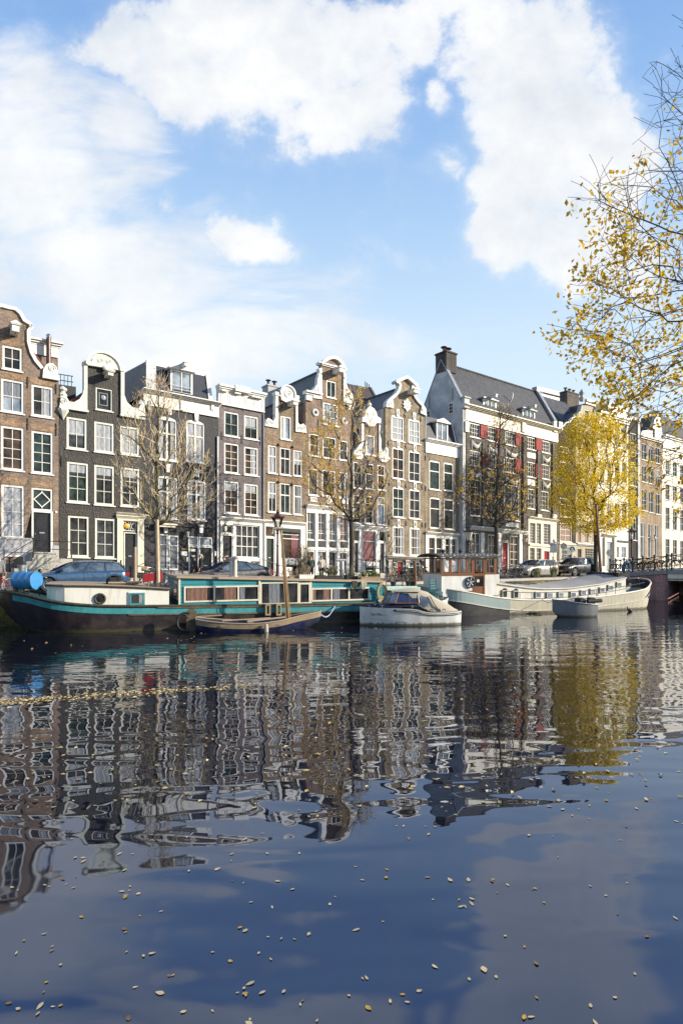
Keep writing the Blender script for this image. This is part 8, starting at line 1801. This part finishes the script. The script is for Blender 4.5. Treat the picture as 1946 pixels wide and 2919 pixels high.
def skeleton_mesh(nodes, par, tip, expo, rmax, cut):
    n = len(nodes); ch = [[] for _ in range(n)]
    for i, p in enumerate(par):
        if p is not None and p >= 0: ch[p].append(i)
    rad = [0.0] * n
    for i in range(n - 1, -1, -1):
        rad[i] = tip if not ch[i] else sum(rad[c] ** expo for c in ch[i]) ** (1 / expo)
    k = rmax / max(rad[0], 1e-6)
    if k < 1: rad = [tip + (r - tip) * (rmax - tip) / max(1e-6, rad[0] - tip) for r in rad]
    thick, thin = MB(), MB()
    stack = [(0, None)]; seen = set()
    def chain(i, frm):
        pts, rs = ([nodes[frm]], [min(rad[frm], rad[i] * 1.15)]) if frm is not None else ([], [])
        j = i
        while True:
            pts.append(nodes[j]); rs.append(rad[j])
            if not ch[j]: break
            c = sorted(ch[j], key=lambda q: -rad[q])
            for o_ in c[1:]: stack.append((o_, j))
            j = c[0]
        return pts, rs
    while stack:
        i, frm = stack.pop(); pts, rs = chain(i, frm)
        if len(pts) < 2: continue
        cutk = next((q for q, r in enumerate(rs) if r < cut), len(rs))
        if cutk >= 2: thick.smooth = True; thick.tube(pts[:cutk + 1], rs[:cutk + 1], 7 if rs[0] > .06 else 5)
        if cutk < len(pts) - 0 and len(pts) - max(0, cutk - 1) >= 2: thin.tube(pts[max(0, cutk - 1):], rs[max(0, cutk - 1):], 3, False)
    tips = [i for i in range(n) if not ch[i]]
    return thick, thin, tips, rad
def grow_tree(name, label, base, fork, crown, n_attr, m_bark, m_twig, leaf, n_leaf, Lf, trunk_r, step=.28, bf=.35, up=.12, twigs=0, twig_len=.35, leader=None, tip=.007, leaf_bias=None, cat='tree', twig_up=.6, cut=.03, scat=.16, allnodes=False, expo=2.35, clump=1):
    """crown: function giving one random point to reach"""
    random.seed(hash_(name + label)); o = empty(name, base, 0, label, cat, None)
    st = []; n = max(3, int((fork - Vector((0, 0, 0))).length / step))
    for i in range(n + 1): f = i / n; st.append((fork * f + Vector((.05 * math.sin(f * 3), .04 * math.sin(f * 5), 0)), i - 1 if i else -1))
    if leader:
        L_0 = len(st); m_ = int((leader - fork).length / step)
        for i in range(1, m_ + 1): st.append((fork.lerp(leader, i / m_) + rv(.05), len(st) - 1))
    nodes, par = colonize(st, [crown() for _ in range(n_attr)], step, bf, up, .12, n if not leader else max(1, n - 1))
    print('TREE', label[:30], len(nodes), n_attr)
    if twigs:
        ch = set(p for p in par); ends = [i for i in range(len(nodes)) if i not in ch]
        pool = ends + [i for i in range(len(st), len(nodes))]
        for _ in range(twigs):
            i = random.choice(pool); d = (nodes[i] - nodes[par[i]]).normalized() if par[i] >= 0 else Vector((0, 0, 1))
            p = i; d = (d + rv(.9) + Vector((0, 0, twig_up))).normalized(); q = nodes[i]
            for s in range(2): q = q + d * twig_len * random.uniform(.35, .6); d = (d + rv(.3) + Vector((0, 0, twig_up * .3))).normalized(); nodes.append(q); par.append(p); p = len(nodes) - 1
    thick, thin, tips, rad = skeleton_mesh(nodes, par, tip, expo, trunk_r, cut)
    thick.lathe([(trunk_r * 1.5, -.15), (trunk_r * 1.25, .1), (trunk_r * 1.02, .45)], 8); thick.build('trunk', m_bark, o); thin.build('twigs', m_twig, o)
    if n_leaf:
        lm = MB(); cand = (list(range(len(st), len(nodes))) if allnodes else tips) if not leaf_bias else [i for i in tips if leaf_bias(nodes[i]) > random.random()]
        for q_ in range(n_leaf):
            if q_ % clump == 0: i = random.choice(cand or tips); hub = nodes[i] + rv(scat)
            c = hub + (rv(.10) if clump > 1 else Vector((0, 0, 0))); leaf_quad(lm, c, rv() + Vector((0, 0, -.35)), rv(), Lf * random.uniform(.7, 1.3), Lf * random.uniform(.5, .75))
        lm.build('foliage', leaf, o)
    return o
def hash_(s): return sum((i + 1) * ord(c) for i, c in enumerate(s)) % 99991
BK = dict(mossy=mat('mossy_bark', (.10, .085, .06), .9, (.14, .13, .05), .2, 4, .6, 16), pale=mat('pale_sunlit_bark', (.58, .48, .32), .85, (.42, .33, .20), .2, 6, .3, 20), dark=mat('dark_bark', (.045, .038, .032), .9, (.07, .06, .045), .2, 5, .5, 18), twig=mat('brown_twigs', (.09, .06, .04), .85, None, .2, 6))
YL = leaf_mat('yellow_autumn_leaves', [(.58, .34, .01), (.80, .56, .015), (.84, .66, .05), (.70, .58, .03), (.42, .42, .02)], .5)
OL = leaf_mat('orange_autumn_leaves', [(.50, .22, .02), (.68, .40, .03), (.72, .50, .05), (.42, .26, .06)], .45)
PLF = leaf_mat('pale_dry_leaves', [(.50, .34, .13), (.60, .44, .20), (.45, .26, .07)], .35)
def env_crown(px_c, D, prof, depth):
    """prof: rows of (photo y, left x, right x) giving the outline of the crown at distance D; points relative to the base"""
    sc = D / F; rows = prof
    def f():
        while True:
            y = random.uniform(rows[0][0], rows[-1][0])
            l, r = lerp_tab(rows, y); x = random.uniform(l, r); hw = max(1, (r - l) / 2); u = (x - (l + r) / 2) / hw
            dd = random.uniform(-1, 1) * math.sqrt(max(0, 1 - u * u)) * min(depth, hw * sc)
            return Vector(((x - px_c) * sc, dd, CAMZ - (y - HY) * sc - QUAY))
    return f
def zrel(py, D): return CAMZ - (py - HY) * D / F - QUAY
D1 = QE.D(446, 1.0); b = ground_pt(446, D1)
grow_tree('bare_tree', 'slender pale tree with dense bare upright twigs before the black houses', b, Vector((.0, 0, zrel(1480, D1))), env_crown(446, D1, [(1080,430,470),(1110,412,490),(1150,385,515),(1220,345,545),(1300,325,600),(1370,325,612),(1430,360,610),(1490,420,560)], 2.2), 700, BK['mossy'], BK['pale'], PLF, 420, .10, .145, .30, .55, .5, 1150, .42, Vector((.1, 0, zrel(1110, D1))), .008, twig_up=.9, cut=.028)
D2 = QE.D(1000, 1.0); b = ground_pt(1000, D2)
grow_tree('bare_tree', 'taller quay tree with thick dark trunk and orange leaves on its left limbs', b, Vector((0, 0, zrel(1470, D2))), env_crown(1000, D2, [(1112,985,1015),(1180,955,1050),(1240,880,1085),(1320,860,1105),(1380,865,1110),(1440,920,1090),(1480,960,1060)], 2.6), 760, BK['dark'], BK['pale'], OL, 1900, .15, .19, .36, .45, .3, 800, .5, Vector((.1, 0, zrel(1150, D2))), .009, leaf_bias=lambda p: 1.0 if p.x < -.6 else .22, twig_up=.6)
D3 = QE.D(1413, 1.0); b = ground_pt(1413, D3)
grow_tree('autumn_tree', 'thin half bare tree with orange and yellow leaves before the red shuttered house', b, Vector((0, 0, zrel(1490, D3))), env_crown(1413, D3, [(1172,1420,1450),(1230,1385,1480),(1300,1345,1505),(1380,1300,1530),(1440,1310,1520),(1495,1390,1460)], 2.8), 620, BK['dark'], BK['twig'], OL, 850, .17, .17, .40, .45, .2, 800, .55, Vector((.3, 0, zrel(1200, D3))), .010, leaf_bias=lambda p: 1.0 if p.z < zrel(1330, D3) else .25, twig_up=.6)
D4 = QE.D(1697, 1.0); b = ground_pt(1697, D4)
grow_tree('yellow_tree', 'full yellow-leaved tree above the dark crossover', b, Vector((-.05, 0, zrel(1490, D4))), env_crown(1697, D4, [(1195,1650,1740),(1235,1605,1775),(1300,1590,1800),(1380,1572,1815),(1440,1570,1825),(1490,1600,1800),(1515,1630,1760)], 3.4), 800, BK['dark'], BK['twig'], YL, 20000, .17, .24, .5, .4, .1, 300, .5, None, .012, scat=.34, allnodes=True)
# overhanging tree at the right: its trunk stands on the near bank out of the frame
lim = [(40,1895),(120,1830),(180,1770),(240,1810),(300,1792),(335,1770),(400,1790),(470,1800),(515,1600),(560,1590),(620,1660),(700,1640),(780,1600),(860,1572),(930,1545),(980,1580),(1050,1610),(1120,1640),(1180,1690),(1240,1720),(1300,1760),(1400,1820),(1470,1870)]
bt = Vector((8.2, 2.0, QUAY))
def t5():
    while True:
        y = random.uniform(40, 1480); D = random.uniform(6.2, 9.2); l = lerp_tab(lim, y)[0] + 72 + 70 * random.random() ** 2; x = l + (2300 - l) * random.random() ** 1.25
        if y < 480 and random.random() > .45: continue
        return Vector(((x - CX) / F * D - bt.x, D - bt.y, CAMZ - (y - HY) / F * D - bt.z))
BT = mat('dark_twigs', (.055, .04, .042), .8, (.085, .06, .06), .2, 5)
random.seed(5)
grow_tree('overhanging_tree', 'big overhanging tree with sparse yellow-brown leaves reaching in from the right', bt, Vector((-.6, 1.0, 2.6)), t5, 1250, BK['dark'], BT, leaf_mat('yellow_brown_elm_leaves', [(.36, .17, .015), (.60, .40, .02), (.70, .50, .03), (.46, .26, .02), (.34, .33, .03)], .5), 5800, .066, .11, .22, .35, .2, 1000, .30, Vector((-2.2, 3.6, 4.6)), .0028, leaf_bias=lambda p: 1.0 if (CAMZ * 0 + (p.z + bt.z - CAMZ) / (p.y + bt.y) * F) < 1000 and ((p.z + bt.z - CAMZ) / (p.y + bt.y) * F) > 390 else (.16 if ((p.z + bt.z - CAMZ) / (p.y + bt.y) * F) < 1230 else .02), twig_up=-.12, cut=.012, expo=2.75, scat=.08, clump=4)

# ------------------------------------------------------------------ fallen leaves
FL = [leaf_mat('pale_fallen_leaf', [(.44, .35, .19), (.58, .49, .31)], .1), leaf_mat('yellow_fallen_leaf', [(.38, .25, .04), (.50, .34, .06)], .1), leaf_mat('brown_fallen_leaf', [(.16, .09, .04), (.28, .17, .09)], .1)]
def leaf_proto(m, L, curl):
    mb = MB(); n = 6; mb.smooth = True
    pr = [(0, 0), (.12, .2), (.32, .34), (.55, .33), (.78, .2), (1, 0)]
    for x, w_ in pr:
        z = curl * (x - .5) ** 2 * 1.6
        mb.v += [((x - .5) * L, -w_ * L * .8, z * L + w_ * .25 * curl * L), ((x - .5) * L, 0, z * L), ((x - .5) * L, w_ * L * .8, z * L + w_ * .25 * curl * L)]
    for i in range(5):
        for j in range(2): a = i * 3 + j; mb.face((a, a + 3, a + 4, a + 1))
    mb.tube([(-.5 * L, 0, 0), (-.75 * L, .03 * L, .01)], .002, 3)
    mb.smooth = False; return mb
random.seed(11); spots = []
def wpt(px, py): D = CAMZ * F / (py - HY); return (px - CX) / F * D, D
for _ in range(185):
    py = 2919 - 640 * random.random() ** 1.0; px = random.uniform(-20, 1966)
    if spots and random.random() < .2: q = random.choice(spots); px, py = q[0] + random.gauss(0, 26), min(2925, max(2285, q[1] + random.gauss(0, 12)))
    spots.append((px, py))
for _ in range(110):
    py = random.uniform(2000, 2330); spots.append((random.uniform(-10, 1000) if random.random() < .7 else random.uniform(900, 1960), py))
protos = {}
LB = ('pale fallen leaf floating on the canal water', 'yellow fallen leaf floating on the canal water', 'brown curled leaf floating on the canal water')
for i, (px, py) in enumerate(spots):
    x, y = wpt(px, py); k = random.choices((0, 1, 2), (.7, .2, .1))[0]; v = random.randrange(2); key = (k, v)
    if key not in protos: o = leaf_proto(FL[k], 1.0, (.03, .10)[v]).build('fallen_leaf', FL[k]); protos[key] = o
    else: o = protos[key].copy(); COL.objects.link(o)
    s_ = random.choice((.028, .034, .04, .045, .055, .07)); o.scale = (s_, s_ * random.uniform(.55, 1.25), s_); o.location = (x, y, .006); o.rotation_euler = (random.uniform(-.1, .1), random.uniform(-.1, .1), random.uniform(0, 6.28)); tag(o, LB[k], 'leaf', ('pale', 'yellow', 'brown')[k] + ' leaves floating on the water')
# the drift of small leaves across the water, and the specks beyond: too many to count
mb = MB()
def lf(x, y, s): a = random.uniform(0, 6.28); c, d = math.cos(a) * s, math.sin(a) * s; z = .006 + random.uniform(0, .02); mb.poly([(x - c, y - d, z), (x + d * .5, y - c * .5, z + random.uniform(0, .02)), (x + c, y + d, z), (x - d * .5, y + c * .5, z)])
for _ in range(650):
    f = random.random() ** 1.15; px = -60 + 780 * f; py = 2008 - (f * 52) + random.gauss(0, 3.5 + 3 * (1 - f)); x, y = wpt(px, py); lf(x, y, random.uniform(.03, .06))
for _ in range(420):
    px, py = random.uniform(-50, 1990), 1790 + 500 * random.random() ** 1.3; x, y = wpt(px, py); lf(x, y, random.uniform(.03, .055))
o = mb.build('leaf_drift', leaf_mat('drifted_leaves', [(.42, .30, .10), (.60, .48, .24), (.30, .18, .06)], .1)); tag(o, 'drifting band of small yellow leaves on the dark water', 'leaves', kind='stuff')
